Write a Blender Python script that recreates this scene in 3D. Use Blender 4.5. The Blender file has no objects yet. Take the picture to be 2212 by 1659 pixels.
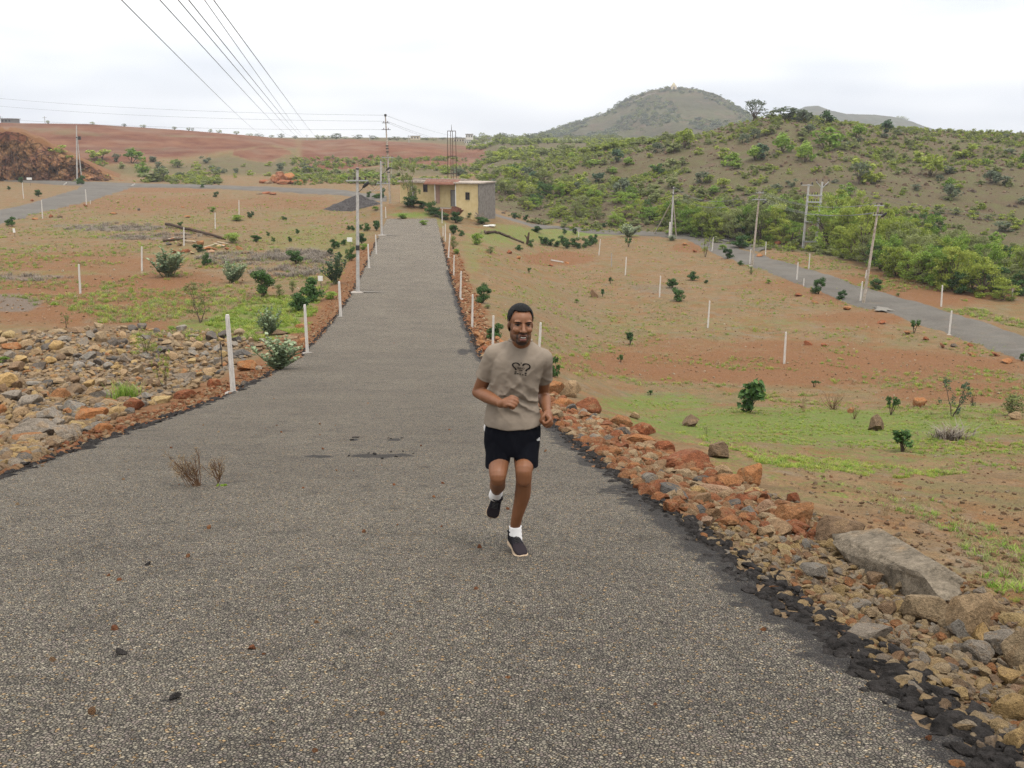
import bpy, bmesh, math, random
import numpy as np
from mathutils import Vector, Matrix
from mathutils.bvhtree import BVHTree

# ------------------------------------------------------------------ camera, sky, sun, exposure
S = bpy.context.scene
COL = S.collection
PITCH = math.radians(14.6)
FPX = 2037.0                      # focal length measured on a 2212 px wide print of the photograph
cam_data = bpy.data.cameras.new('camera')
cam = bpy.data.objects.new('camera', cam_data)
COL.objects.link(cam)
cam_data.sensor_width = 36.0
cam_data.lens = 36.0 * FPX / 2212.0
cam_data.clip_start = 0.05
cam_data.clip_end = 9000
cam.location = (0, 0, 0)
cam.rotation_euler = (math.radians(90) - PITCH, 0, 0)
S.camera = cam

CLOUDS = (10.2, 5.4, 3.18)
W = bpy.data.worlds.new('World')
S.world = W
W.use_nodes = True
wn, wl = W.node_tree.nodes, W.node_tree.links
wn.clear()
w_out = wn.new('ShaderNodeOutputWorld')
w_mix = wn.new('ShaderNodeMixShader')
w_bg1 = wn.new('ShaderNodeBackground')
w_bg2 = wn.new('ShaderNodeBackground')
w_sky = wn.new('ShaderNodeTexSky')
w_sky.sky_type = 'NISHITA'
w_sky.sun_disc = False
SUN_EL, SUN_ROT = math.radians(70), math.radians(35)
w_sky.sun_elevation = SUN_EL
w_sky.sun_rotation = SUN_ROT
w_bg1.inputs['Strength'].default_value = 0.1
wl.new(w_sky.outputs[0], w_bg1.inputs['Color'])
w_tc = wn.new('ShaderNodeTexCoord')
w_sep = wn.new('ShaderNodeSeparateXYZ')
wl.new(w_tc.outputs['Generated'], w_sep.inputs[0])
w_map = wn.new('ShaderNodeMapping')
w_map.inputs['Scale'].default_value = (1.6, 1.6, 7.0)
w_map.inputs['Location'].default_value = CLOUDS
wl.new(w_tc.outputs['Generated'], w_map.inputs['Vector'])
w_noise = wn.new('ShaderNodeTexNoise')
w_noise.inputs['Scale'].default_value = 1.35
w_noise.inputs['Detail'].default_value = 3
w_noise.inputs['Roughness'].default_value = 0.55
wl.new(w_map.outputs[0], w_noise.inputs['Vector'])
w_ramp = wn.new('ShaderNodeValToRGB')
w_ramp.color_ramp.elements[0].position = 0.32
w_ramp.color_ramp.elements[0].color = (0.575, 0.605, 0.665, 1)
w_ramp.color_ramp.elements[1].position = 0.62
w_ramp.color_ramp.elements[1].color = (1.0, 0.99, 0.965, 1)
wl.new(w_noise.outputs['Fac'], w_ramp.inputs['Fac'])
# overcast luminance: darker at the horizon, three times as bright overhead
w_cl = wn.new('ShaderNodeMath'); w_cl.operation = 'MAXIMUM'; w_cl.inputs[1].default_value = 0.0
wl.new(w_sep.outputs['Z'], w_cl.inputs[0])
w_mul = wn.new('ShaderNodeMath'); w_mul.operation = 'MULTIPLY_ADD'
w_mul.inputs[1].default_value = 1.35; w_mul.inputs[2].default_value = 0.88
wl.new(w_cl.outputs[0], w_mul.inputs[0])
wl.new(w_ramp.outputs['Color'], w_bg2.inputs['Color'])
wl.new(w_mul.outputs[0], w_bg2.inputs['Strength'])
w_mix.inputs[0].default_value = 0.92
wl.new(w_bg1.outputs[0], w_mix.inputs[1])
wl.new(w_bg2.outputs[0], w_mix.inputs[2])
wl.new(w_mix.outputs[0], w_out.inputs['Surface'])

sun_d = bpy.data.lights.new('sun', 'SUN')
sun_d.energy = 1.5
sun_d.angle = math.radians(11)
sun_d.color = (1.0, 0.95, 0.88)
sun = bpy.data.objects.new('sun', sun_d)
COL.objects.link(sun)
# light travels away from the sun's direction (sun high, a little behind and right of the camera)
sd = Vector((math.sin(SUN_ROT) * math.cos(SUN_EL), -math.cos(SUN_ROT) * math.cos(SUN_EL), math.sin(SUN_EL)))
w_sky.sun_rotation = math.pi - SUN_ROT
sun.rotation_euler = sd.to_track_quat('Z', 'Y').to_euler()

S.view_settings.view_transform = 'Standard'
S.view_settings.look = 'None'
S.view_settings.exposure = 0.55
S.view_settings.gamma = 1.0
S.render.engine = 'CYCLES'
S.cycles.use_denoising = True
S.cycles.denoising_prefilter = 'NONE'
S.cycles.max_bounces = 5
S.cycles.diffuse_bounces = 2
S.cycles.glossy_bounces = 1
S.cycles.transmission_bounces = 3
S.cycles.transparent_max_bounces = 6
S.cycles.volume_bounces = 0
S.cycles.use_adaptive_sampling = True
S.cycles.adaptive_threshold = 0.01

RNG = np.random.default_rng(7)
random.seed(7)

# ------------------------------------------------------------------ projection helpers
CP, SP = math.cos(PITCH), math.sin(PITCH)

def ray(px, py):
    """world direction through a point of the 2212 x 1659 print"""
    cx, cy = (px - 1106.0) / FPX, (829.5 - py) / FPX
    return np.array([cx, CP + cy * SP, -SP + cy * CP])

def project(X, Y, Z):
    d = Y * CP - Z * SP
    v = Y * SP + Z * CP
    d = np.where(d < 0.05, 0.05, d)
    return 1106.0 + FPX * X / d, 829.5 - FPX * v / d, d

def at(px, py, Y):
    """the world point seen at (px, py) that lies at world depth Y"""
    r = ray(px, py)
    return r * (Y / r[1])

def sstep(a, b, x):
    t = np.clip((x - a) / (b - a), 0, 1)
    return t * t * (3 - 2 * t)

# ------------------------------------------------------------------ value noise (numpy)
_perm = np.random.default_rng(3).random((256, 256))
def vnoise(x, y):
    xi, yi = np.floor(x).astype(int), np.floor(y).astype(int)
    fx, fy = x - xi, y - yi
    fx, fy = fx * fx * (3 - 2 * fx), fy * fy * (3 - 2 * fy)
    g = lambda i, j: _perm[(xi + i) & 255, (yi + j) & 255]
    return (g(0, 0) * (1 - fx) + g(1, 0) * fx) * (1 - fy) + (g(0, 1) * (1 - fx) + g(1, 1) * fx) * fy
def fbm(x, y, o=4):
    s, a, t = 0.0, 0.5, 0.0
    for k in range(o):
        s = s + a * vnoise(x * 2 ** k + 17 * k, y * 2 ** k + 31 * k); t += a; a *= 0.5
    return s / t

# ------------------------------------------------------------------ terrain
def smooth_profile(pts, lo=-80, hi=3000, step=0.5, win=9):
    g = np.arange(lo, hi, step)
    v = np.interp(g, [p[0] for p in pts], [p[1] for p in pts])
    k = np.hanning(win); k /= k.sum()
    vp = np.pad(v, win, mode='edge')
    v = np.convolve(vp, k, mode='same')[win:-win]
    return lambda Y: np.interp(Y, g, v)

ROAD_Z = smooth_profile([(-80, 2.5), (-20, 2.2), (0, -1.53), (9.1, -3.35), (20, -5.5), (32, -7.4), (46, -8.65),
                         (56, -9.1), (66, -9.42), (83, -9.55), (121, -9.8), (200, -9.8), (3000, -9.8)], win=13)
RIGHT_Z = smooth_profile([(-80, 1.5), (-20, 1.3), (0, -1.95), (5, -3.0), (10, -4.15), (20, -6.75), (30, -9.2), (40, -11.2), (50, -12.2),
                          (60, -12.7), (80, -13.0), (120, -13.3), (3000, -13.3)], win=17)
def cx_road(Y): return -1.2 - 0.0952 * Y
HW = 3.13
def crest_left(px):
    return np.interp(px, [-600, 0, 200, 400, 560, 640, 680, 763, 828, 935, 1000, 1042, 1120],
                     [262, 265, 268, 281, 294, 303, 304, 301, 306, 310.5, 317, 330, 338])
def crest_right(px):
    return np.interp(px, [900, 1000, 1100, 1200, 1300, 1400, 1480, 1560, 1640, 1700, 1760, 1850, 1950, 2050, 2212, 2500, 3200],
                     [380, 372, 362, 345, 330, 312, 296, 275, 257, 252, 259, 271, 281, 286, 291, 297, 300])
def z_at(py, Y):
    """height that shows at picture row py from depth Y (centre column)"""
    cy = (829.5 - py) / FPX
    return Y * (-SP + cy * CP) / (CP + cy * SP)
HOUSE_P0 = np.array([-4.3, 124.0])
HOUSE_DIR = np.array([-0.92, 0.39])

def H(X, Y):
    X = np.asarray(X, float); Y = np.asarray(Y, float)
    u = X - cx_road(Y)
    zr = ROAD_Z(Y)
    Yp = np.maximum(Y, 1.0)
    px = 1106.0 + FPX * X / np.maximum(Y * CP + 9.5 * SP, 1.0)
    # near right: verge, then down to the lower field
    zf = RIGHT_Z(Y)
    wt = np.interp(Y, [0, 10, 50, 120, 200], [3.5, 5, 9, 18, 26])
    drop = np.interp(Y, [0, 6, 20, 50, 130], [0.10, 0.14, 0.2, 0.4, 0.2])
    zv = zr - drop * sstep(HW - 0.05, HW + 0.9, u)
    wr = sstep(HW + 0.4, HW + 0.4 + wt, u)
    z_right = zv * (1 - wr) + zf * wr
    # left: nearly level with the road
    z_left = zr - 0.10 * sstep(HW - 0.05, HW + 0.4, -u) - 0.22 * sstep(HW + 0.6, HW + 4.0, -u)
    z = np.where(u > 0, z_right, z_left)
    # low unevenness of the fields
    off = sstep(HW + 0.2, HW + 2.5, np.abs(u))
    amp = np.interp(Y, [0, 10, 40, 120], [0.05, 0.14, 0.26, 0.3])
    z = z + off * amp * (fbm(X * 0.35 + 5, Y * 0.3, 4) - 0.5) * 1.6
    z = z + off * (fbm(X * 2.1, Y * 2.1 + 9, 3) - 0.5) * np.interp(Y, [0, 30, 80], [0.13, 0.17, 0.0])
    # house pad
    d = np.stack([X - HOUSE_P0[0], Y - HOUSE_P0[1]], -1)
    s = d @ HOUSE_DIR
    t = d @ np.array([0.39, 0.92])
    dist = np.hypot(np.maximum(np.maximum(-s, s - 12.4), 0), np.maximum(np.maximum(-t, t - 5), 0))
    pad = -10.45 + 1.95 * np.clip(s / 9.0, -0.15, 1)
    wp = 1 - sstep(0.6, 9, dist)
    z = z * (1 - wp) + pad * wp
    # ----- far left: valley, graded red slope, plateau
    yc = crest_left(px)
    cY = np.interp(px, [-600, 200, 560, 700, 1120], [330, 350, 390, 420, 420])
    zc = z_at(yc, cY)
    base = -9.6
    sL = sstep(235, cY, Y) * 0.55 + 0.45 * np.clip((Y - 245) / (cY - 245), 0, 1)
    zl = np.where(Y < cY, base + (zc - base) * sL, zc + (0.6 - zc) * sstep(cY, cY + 330, Y))
    zl = np.where(Y > cY, np.maximum(zl, 0) * 0 + zl, zl)
    zl = zl + ((fbm(X * .028 + 7, Y * .03, 5) - .5) * 4.2 + (fbm(X * .11, Y * .05 + 2, 3) - .5) * 1.6) * sstep(252, 285, Y) * (1 - sstep(cY - 40, cY - 4, Y))
    # quarried bank at the far left
    cut_top = np.interp(px, [-600, 60, 80, 180, 262, 275], [14, 11.5, 10.5, 5.0, 0.6, 0])
    face = 226 + 3.0 * (fbm(px * 0.02, px * 0.0 + 3, 3) - 0.5)
    zq = cut_top * sstep(face, face + 3.2, Y) * (1 - 0.35 * sstep(face + 8, face + 60, Y))
    zq = zq * (1 - 1.0 * sstep(face + 60, face + 110, Y))
    rough = (fbm(X * 0.35, Y * 1.5 + 40, 4) - 0.5)
    zl = np.maximum(zl, base + zq * (1 + 0.25 * rough))
    # ----- far right: scrub hill
    r0 = np.interp(px, [1000, 1100, 1300, 1500, 1850, 2100, 2400, 3200], [160, 150, 138, 128, 112, 100, 92, 85])
    r1 = 218.0
    ych = crest_right(px)
    zch = z_at(ych, r1)
    sH = np.clip((Y - r0) / (r1 - r0), 0, 1)
    sH = 0.35 * sH * sH * (3 - 2 * sH) + 0.65 * np.sin(sH * math.pi / 2) ** 1.1
    hb = z
    zh = hb + (zch - hb) * sH
    hump = (fbm(X * 0.045, Y * 0.045 + 3, 4) - 0.5) * 5.0 * sstep(r0 + 6, r0 + 40, Y) * (1 - sstep(r1 - 45, r1 - 8, Y))
    zh = zh + hump
    zh = np.where(Y > r1, zch + (0.2 - 2.0 - zch) * sstep(r1, r1 + 190, Y) + 1.6 * sstep(520, 760, Y), zh)
    # ----- join
    side = sstep(985, 1085, px)
    far = zl * (1 - side) + zh * side
    wfar = sstep(185, 235, Y)
    wfar = np.where(px > 1035, np.maximum(wfar, sstep(985, 1085, px) * sstep(90, 140, Y)), wfar)
    z = z * (1 - wfar) + far * wfar
    return z

def hit(px, py, y0=1.2, y1=2600.0):
    """first terrain point along the ray through (px, py)"""
    r = ray(px, py)
    Y = y0 * (y1 / y0) ** np.linspace(0, 1, 560)
    P = np.outer(Y / r[1], r)
    below = P[:, 2] <= H(P[:, 0], P[:, 1])
    if not below.any():
        i = len(Y) - 1
        return P[i]
    i = int(np.argmax(below))
    a, b = Y[max(i - 1, 0)], Y[i]
    for _ in range(22):
        m = 0.5 * (a + b); p = r * (m / r[1])
        if p[2] <= float(H(p[0], p[1])): b = m
        else: a = m
    return r * (b / r[1])

def hits(pts, y0=1.2, y1=2600.0):
    R = np.array([ray(x, y) for x, y in pts]); R = R / R[:, 1:2]
    Y = y0 * (y1 / y0) ** np.linspace(0, 1, 560)
    P = R[:, None, :] * Y[None, :, None]
    below = P[..., 2] <= H(P[..., 0], P[..., 1])
    i = np.where(below.any(1), below.argmax(1), len(Y) - 1)
    a, b = Y[np.maximum(i - 1, 0)], Y[i]
    for _ in range(20):
        m = .5 * (a + b); q = R * m[:, None]
        under = q[:, 2] <= H(q[:, 0], q[:, 1])
        b = np.where(under, m, b); a = np.where(under, a, m)
    return R * b[:, None]
def depth_of(p): return p[1] * CP - p[2] * SP

# ------------------------------------------------------------------ mesh / object helpers
def mesh_np(name, V, F, mats=(), smooth=False, fattr=None, vattr=None, midx=None):
    """V (n,3); F (m,k) array or list of tuples"""
    me = bpy.data.meshes.new(name)
    V = np.asarray(V, np.float32)
    if isinstance(F, np.ndarray) and F.ndim == 2:
        m, k = F.shape
        me.vertices.add(len(V)); me.vertices.foreach_set('co', V.ravel())
        me.loops.add(m * k); me.loops.foreach_set('vertex_index', F.astype(np.int32).ravel())
        me.polygons.add(m)
        me.polygons.foreach_set('loop_start', np.arange(0, m * k, k, dtype=np.int32))
        me.polygons.foreach_set('loop_total', np.full(m, k, np.int32))
        me.update(calc_edges=True)
    else:
        me.from_pydata([tuple(map(float, v)) for v in V], [], [tuple(int(i) for i in f) for f in F])
    for m_ in mats: me.materials.append(m_)
    if midx is not None: me.polygons.foreach_set('material_index', np.asarray(midx, np.int32))
    me.polygons.foreach_set('use_smooth', np.full(len(me.polygons), bool(smooth)))
    if vattr:
        for k_, (typ, a) in vattr.items():
            at_ = me.attributes.new(k_, typ, 'POINT')
            at_.data.foreach_set('color' if typ == 'FLOAT_COLOR' else ('vector' if typ == 'FLOAT_VECTOR' else 'value'), np.asarray(a, np.float32 if typ != 'INT' else np.int32).ravel())
    me.update()
    return me

def link(name, data, parent=None, loc=None, rot=None, scale=None):
    o = bpy.data.objects.new(name, data)
    COL.objects.link(o)
    if parent is not None: o.parent = parent
    if loc is not None: o.location = tuple(float(c) for c in loc)
    if rot is not None: o.rotation_euler = rot
    if scale is not None: o.scale = scale if hasattr(scale, '__len__') else (scale,) * 3
    return o

def tag(o, label=None, cat=None, group=None, kind=None):
    if label: o['label'] = label
    if cat: o['category'] = cat
    if group: o['group'] = group
    if kind: o['kind'] = kind
    return o

def empty(name, loc, rot=None):
    o = link(name, None, loc=loc, rot=rot)
    o.empty_display_size = 0.2
    return o

class MB:
    """collects simple shapes into one mesh"""
    def __init__(s): s.V = []; s.F = []; s.n = 0
    def add(s, V, F):
        s.V.append(np.asarray(V, float)); s.F += [tuple(i + s.n for i in f) for f in F]; s.n += len(V); return s
    def box(s, c, size, R=None):
        x, y, z = np.array(size) / 2
        V = np.array([(-x, -y, -z), (x, -y, -z), (x, y, -z), (-x, y, -z), (-x, -y, z), (x, -y, z), (x, y, z), (-x, y, z)])
        if R is not None: V = V @ np.array(R).T
        return s.add(V + np.array(c), [(0, 3, 2, 1), (4, 5, 6, 7), (0, 1, 5, 4), (1, 2, 6, 5), (2, 3, 7, 6), (3, 0, 4, 7)])
    def bar(s, a, b, w, h=None):
        """square bar from a to b"""
        a, b = np.array(a, float), np.array(b, float)
        h = h or w
        d = b - a; L = np.linalg.norm(d); d /= L
        up = np.array([0, 0, 1.0]) if abs(d[2]) < 0.9 else np.array([0, 1.0, 0])
        x = np.cross(up, d); x /= np.linalg.norm(x); y = np.cross(d, x)
        return s.box((a + b) / 2, (w, h, L), R=np.stack([x, y, d], 1))
    def tube(s, pts, rad, n=6, caps=True):
        V, F = tube(pts, rad, n, caps); return s.add(V, F)
    def mesh(s, name, mats=(), smooth=False):
        return mesh_np(name, np.concatenate(s.V), s.F, mats, smooth)
    def build(s, name, m, parent=None, loc=None, rot=None, smooth=False):
        return link(name, s.mesh(name, [m] if m else [], smooth), parent, loc, rot)

def tube(pts, rad, n=6, caps=True):
    pts = np.asarray(pts, float)
    k = len(pts)
    rad = np.full(k, rad) if np.isscalar(rad) else np.asarray(rad, float)
    T = np.gradient(pts, axis=0); T /= np.linalg.norm(T, axis=1, keepdims=True) + 1e-9
    up = np.array([0.0, 0, 1]) if abs(T[0][2]) < 0.9 else np.array([0.0, 1, 0])
    V = []
    x = np.cross(up, T[0]); x /= np.linalg.norm(x)
    for i in range(k):
        x = x - T[i] * (x @ T[i]); x /= np.linalg.norm(x) + 1e-9
        y = np.cross(T[i], x)
        a = np.arange(n) * 2 * math.pi / n
        V.append(pts[i] + rad[i] * (np.outer(np.cos(a), x) + np.outer(np.sin(a), y)))
    V = np.concatenate(V)
    F = [(i * n + j, i * n + (j + 1) % n, (i + 1) * n + (j + 1) % n, (i + 1) * n + j) for i in range(k - 1) for j in range(n)]
    if caps:
        F.append(tuple(range(n - 1, -1, -1))); F.append(tuple((k - 1) * n + j for j in range(n)))
    return V, F

# ------------------------------------------------------------------ material helpers
class NT:
    def __init__(s, name):
        s.m = bpy.data.materials.new(name); s.m.use_nodes = True
        s.t = s.m.node_tree; s.t.nodes.clear()
        s.out = s.t.nodes.new('ShaderNodeOutputMaterial')
    def n(s, typ, **kw):
        nd = s.t.nodes.new(typ)
        for k, v in kw.items():
            if k in nd.inputs: 
                if hasattr(v, 'is_linked'): s.t.links.new(v, nd.inputs[k])
                else: nd.inputs[k].default_value = v
            else: setattr(nd, k, v)
        return nd
    def l(s, a, b): s.t.links.new(a, b)
    def mix(s, f, a, b, mode='MIX'):
        nd = s.t.nodes.new('ShaderNodeMix'); nd.data_type = 'RGBA'; nd.blend_type = mode
        for v, i in ((f, 0), (a, 6), (b, 7)):
            if hasattr(v, 'is_linked'): s.l(v, nd.inputs[i])
            else: nd.inputs[i].default_value = v if i == 0 else (tuple(v) + (1,) if len(v) == 3 else v)
        return nd.outputs[2]
    def math(s, op, a, b=0.5, c=None, clamp=False):
        nd = s.t.nodes.new('ShaderNodeMath'); nd.operation = op; nd.use_clamp = clamp
        for i, v in enumerate((a, b) if c is None else (a, b, c)):
            if hasattr(v, 'is_linked'): s.l(v, nd.inputs[i])
            else: nd.inputs[i].default_value = v
        return nd.outputs[0]
    def ramp(s, f, stops, interp='LINEAR'):
        nd = s.t.nodes.new('ShaderNodeValToRGB'); nd.color_ramp.interpolation = interp
        e = nd.color_ramp.elements
        while len(e) < len(stops): e.new(0.5)
        for i, (p, c) in enumerate(stops):
            e[i].position = p
            e[i].color = (c, c, c, 1) if np.isscalar(c) else tuple(c) + (1,)
        if hasattr(f, 'is_linked'): s.l(f, nd.inputs[0])
        return nd.outputs[0]
    def pos(s): return s.t.nodes.new('ShaderNodeNewGeometry').outputs['Position']
    def objc(s): return s.t.nodes.new('ShaderNodeTexCoord').outputs['Object']
    def noise(s, vec, scale, detail=4, rough=0.55, out='Fac'):
        nd = s.n('ShaderNodeTexNoise', Scale=scale, Detail=detail, Roughness=rough)
        if vec is not None: s.l(vec, nd.inputs['Vector'])
        return nd.outputs[out]
    def voro(s, vec, scale, feature='F1', out='Distance', rand=1.0):
        nd = s.n('ShaderNodeTexVoronoi', Scale=scale, feature=feature)
        nd.inputs['Randomness'].default_value = rand
        s.l(vec, nd.inputs['Vector'])
        return nd.outputs[out]
    def done(s, col, rough=0.9, spec=0.2, bump=None, bdist=0.01, bstr=1.0, extra=None):
        b = s.n('ShaderNodeBsdfPrincipled')
        for v, k in ((col, 'Base Color'), (rough, 'Roughness'), (spec, 'Specular IOR Level')):
            if hasattr(v, 'is_linked'): s.l(v, b.inputs[k])
            else: b.inputs[k].default_value = (tuple(v) + (1,)) if k == 'Base Color' else v
        if bump is not None:
            bn = s.n('ShaderNodeBump'); bn.inputs['Distance'].default_value = bdist; bn.inputs['Strength'].default_value = bstr
            s.l(bump, bn.inputs['Height']); s.l(bn.outputs[0], b.inputs['Normal'])
        if extra:
            for k, v in extra.items(): b.inputs[k].default_value = v
        s.l(b.outputs[0], s.out.inputs[0])
        s.bsdf = b
        return s.m

def plain(name, col, rough=0.8, spec=0.2, var=0.15, scale=6.0, bump=0.0, metal=0.0):
    t = NT(name)
    p = t.objc()
    n = t.noise(p, scale, 5)
    c = t.mix(n, tuple(x * (1 - var) for x in col), tuple(min(x * (1 + var), 1) for x in col))
    return t.done(c, rough, spec, bump=t.noise(p, scale * 6, 4) if bump else None, bdist=bump or 0.01, extra={'Metallic': metal})
# ------------------------------------------------------------------ ground sheet
rowsY = np.concatenate([[-70, -40, -24, -14, -8, -4, -1.5, 0.2, 1.0], 1.5 * (620 / 1.5) ** np.linspace(0, 1, 640), np.linspace(640, 2700, 46)])
tt = np.concatenate([np.linspace(-2.2, -0.64, 26)[:-1], np.linspace(-0.64, 0.64, 470), np.linspace(0.64, 2.2, 26)[1:]])
GY, GT = np.meshgrid(rowsY, tt, indexing='ij')
GX = np.clip(GT * (np.abs(GY) + 6), -2600, 2600)
GZ = H(GX, GY)
Gu = GX - cx_road(GY)
gpx, gpy, gd = project(GX, np.maximum(GY, 1.0), GZ)

_wx = 150 * (fbm(GX * .33, GY * .13, 4) - .5) + 60 * (fbm(GX * 1.5, GY * .7, 3) - .5)
_wy = (fbm(GX * .21 + 40, GY * .21, 4) - .5) * 1.1
def blob(x, y, rx, ry, s):
    q = ((gpx + _wx * min(1, rx / 150) - x) / rx) ** 2 + ((gpy - y) / ry + _wy) ** 2
    return s * np.clip(1.3 - q, 0, 1)
def blobs(L):
    a = np.zeros_like(GX)
    for b in L: a = np.maximum(a, blob(*b))
    return a
soil = blobs([(200, 640, 330, 70, .9), (150, 565, 330, 30, .6), (330, 712, 260, 22, .75), (300, 440, 330, 22, .55), (330, 410, 160, 8, .6), (620, 440, 160, 25, .55),
              (1720, 790, 620, 42, 1.0), (2110, 850, 260, 34, .9), (1500, 745, 230, 20, .55), (1215, 557, 95, 16, 1.0), (1330, 600, 230, 18, .35),
              (1700, 745, 200, 14, .75), (1950, 765, 260, 16, .6), (1500, 535, 70, 14, .8), (1700, 615, 130, 20, .55), (1950, 625, 260, 60, .75), (1850, 690, 160, 22, .7),
              (1750, 560, 180, 24, .45), (2150, 1180, 90, 60, .5), (1950, 1130, 200, 70, .32), (2140, 1400, 120, 140, .45), (900, 455, 40, 20, .3), (640, 385, 110, 12, .7)])
green = blobs([(600, 690, 190, 40, .65), (470, 700, 130, 16, .6), (430, 545, 160, 22, .35), (660, 520, 130, 40, .45), (760, 540, 50, 60, .5), (120, 590, 160, 8, .4),
               (1790, 915, 560, 48, .70), (1420, 870, 150, 30, .6), (1850, 985, 420, 40, .42), (2000, 925, 280, 30, .68), (1560, 1010, 160, 50, .4),
               (1130, 510, 150, 26, .6), (1020, 560, 40, 60, .45), (1300, 500, 130, 12, .9), (1450, 700, 400, 20, .35), (1150, 640, 90, 26, .4), (1800, 1060, 300, 40, .3),
               (880, 462, 70, 8, .8), (930, 480, 60, 14, .5), (1900, 660, 200, 12, .3), (400, 475, 300, 12, .35), (160, 500, 150, 14, .35), (650, 460, 80, 10, .4)])
grey = blobs([(40, 652, 90, 20, .9), (60, 600, 130, 9, .6), (240, 492, 150, 9, .7), (320, 512, 120, 8, .6), (640, 552, 90, 16, .6), (560, 560, 60, 10, .5),
              (1420, 625, 90, 12, .5), (1700, 660, 170, 12, .35), (1400, 850, 200, 12, .4), (1350, 1010, 60, 60, .25), (1380, 800, 120, 20, .3)])
stone = blobs([(230, 820, 380, 112, 1.0), (480, 760, 130, 40, .9), (1180, 690, 170, 90, .5), (1450, 620, 200, 45, .35)])
off_r = np.abs(Gu)
vergeL = sstep(-5.4, -4.2, Gu) * (Gu < 0) * sstep(3, 9, GY) * (1 - sstep(70, 110, GY))
vergeR = (1 - sstep(4.1, 5.0, Gu + 1.2 * (fbm(GX * .8, GY * .8, 3) - .5))) * (Gu > 0) * (1 - sstep(75, 110, GY))
soil = np.maximum(soil, np.maximum(vergeL, vergeR * np.interp(GY, [0, 5, 9], [.35, .55, .95])))
green = green * (1 - np.maximum(vergeL, vergeR))
stone = np.maximum(stone, vergeR * np.interp(GY, [0, 7, 10], [1, 1, .1])) * (1 - vergeL)
# far country
farL = sstep(225, 262, GY) * (1 - sstep(1000, 1070, gpx))
red = farL * (1 - sstep(400, 470, GY)) * sstep(246, 275, GY) * (1 - sstep(600, 690, gpx)) * (sstep(-3.6, 0.5, GZ + 5 * (fbm(GX * .02, GY * .02) - .5) - np.interp(gpx, [0, 200, 420, 640], [-4, -5.5, -4.5, -1])))
red = np.maximum(red, sstep(620, 680, gpx) * sstep(265, 290, GY) * (1 - sstep(1020, 1075, gpx)) * (1 - sstep(425, 480, GY)))
red = np.maximum(red, blob(565, 332, 66, 15, 1.2))
red = np.maximum(red, (1 - sstep(600, 690, gpx)) * sstep(330, 360, GY) * (1 - sstep(430, 560, GY)) * .9)
quarry = (1 - sstep(262, 285, gpx)) * sstep(222, 226, GY) * (1 - sstep(250, 275, GY)) * (GZ > -8.9)
soil = np.maximum(soil, quarry * .85)
soil = soil * (1 - farL * (1 - quarry)); green = np.maximum(green * (1 - farL), farL * (1 - red) * .42); grey = grey * (1 - farL)
farR = sstep(1000, 1080, gpx) * sstep(-2, 10, GY - np.interp(gpx, [1000, 1100, 1300, 1500, 1850, 2100, 2400], [160, 150, 138, 126, 100, 84, 80]))
hill = farR * (1 - sstep(420, 600, GY))
plain_far = sstep(460, 600, GY)
soil = soil * (1 - farR) * (1 - plain_far); grey *= (1 - farR); green = green * (1 - farR)
hill = np.maximum(np.maximum(hill, plain_far * .5), farL * (1 - red) * .6); green = np.maximum(green, plain_far * .4)

inside = sstep(HW - 0.1, HW - 0.45, off_r) * (GY < 124)
GZ2 = GZ - 0.07 * inside
# flatten small pieces under the rubble so the stones sit into it
n_r, n_c = GX.shape
idx = np.arange(n_r * n_c).reshape(n_r, n_c)
GF = np.stack([idx[:-1, :-1], idx[:-1, 1:], idx[1:, 1:], idx[1:, :-1]], -1).reshape(-1, 4)
zA = np.stack([soil, green, grey, np.ones_like(soil)], -1).reshape(-1, 4)
zB = np.stack([np.clip(red, 0, 1), hill, stone, np.ones_like(soil)], -1).reshape(-1, 4)

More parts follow.
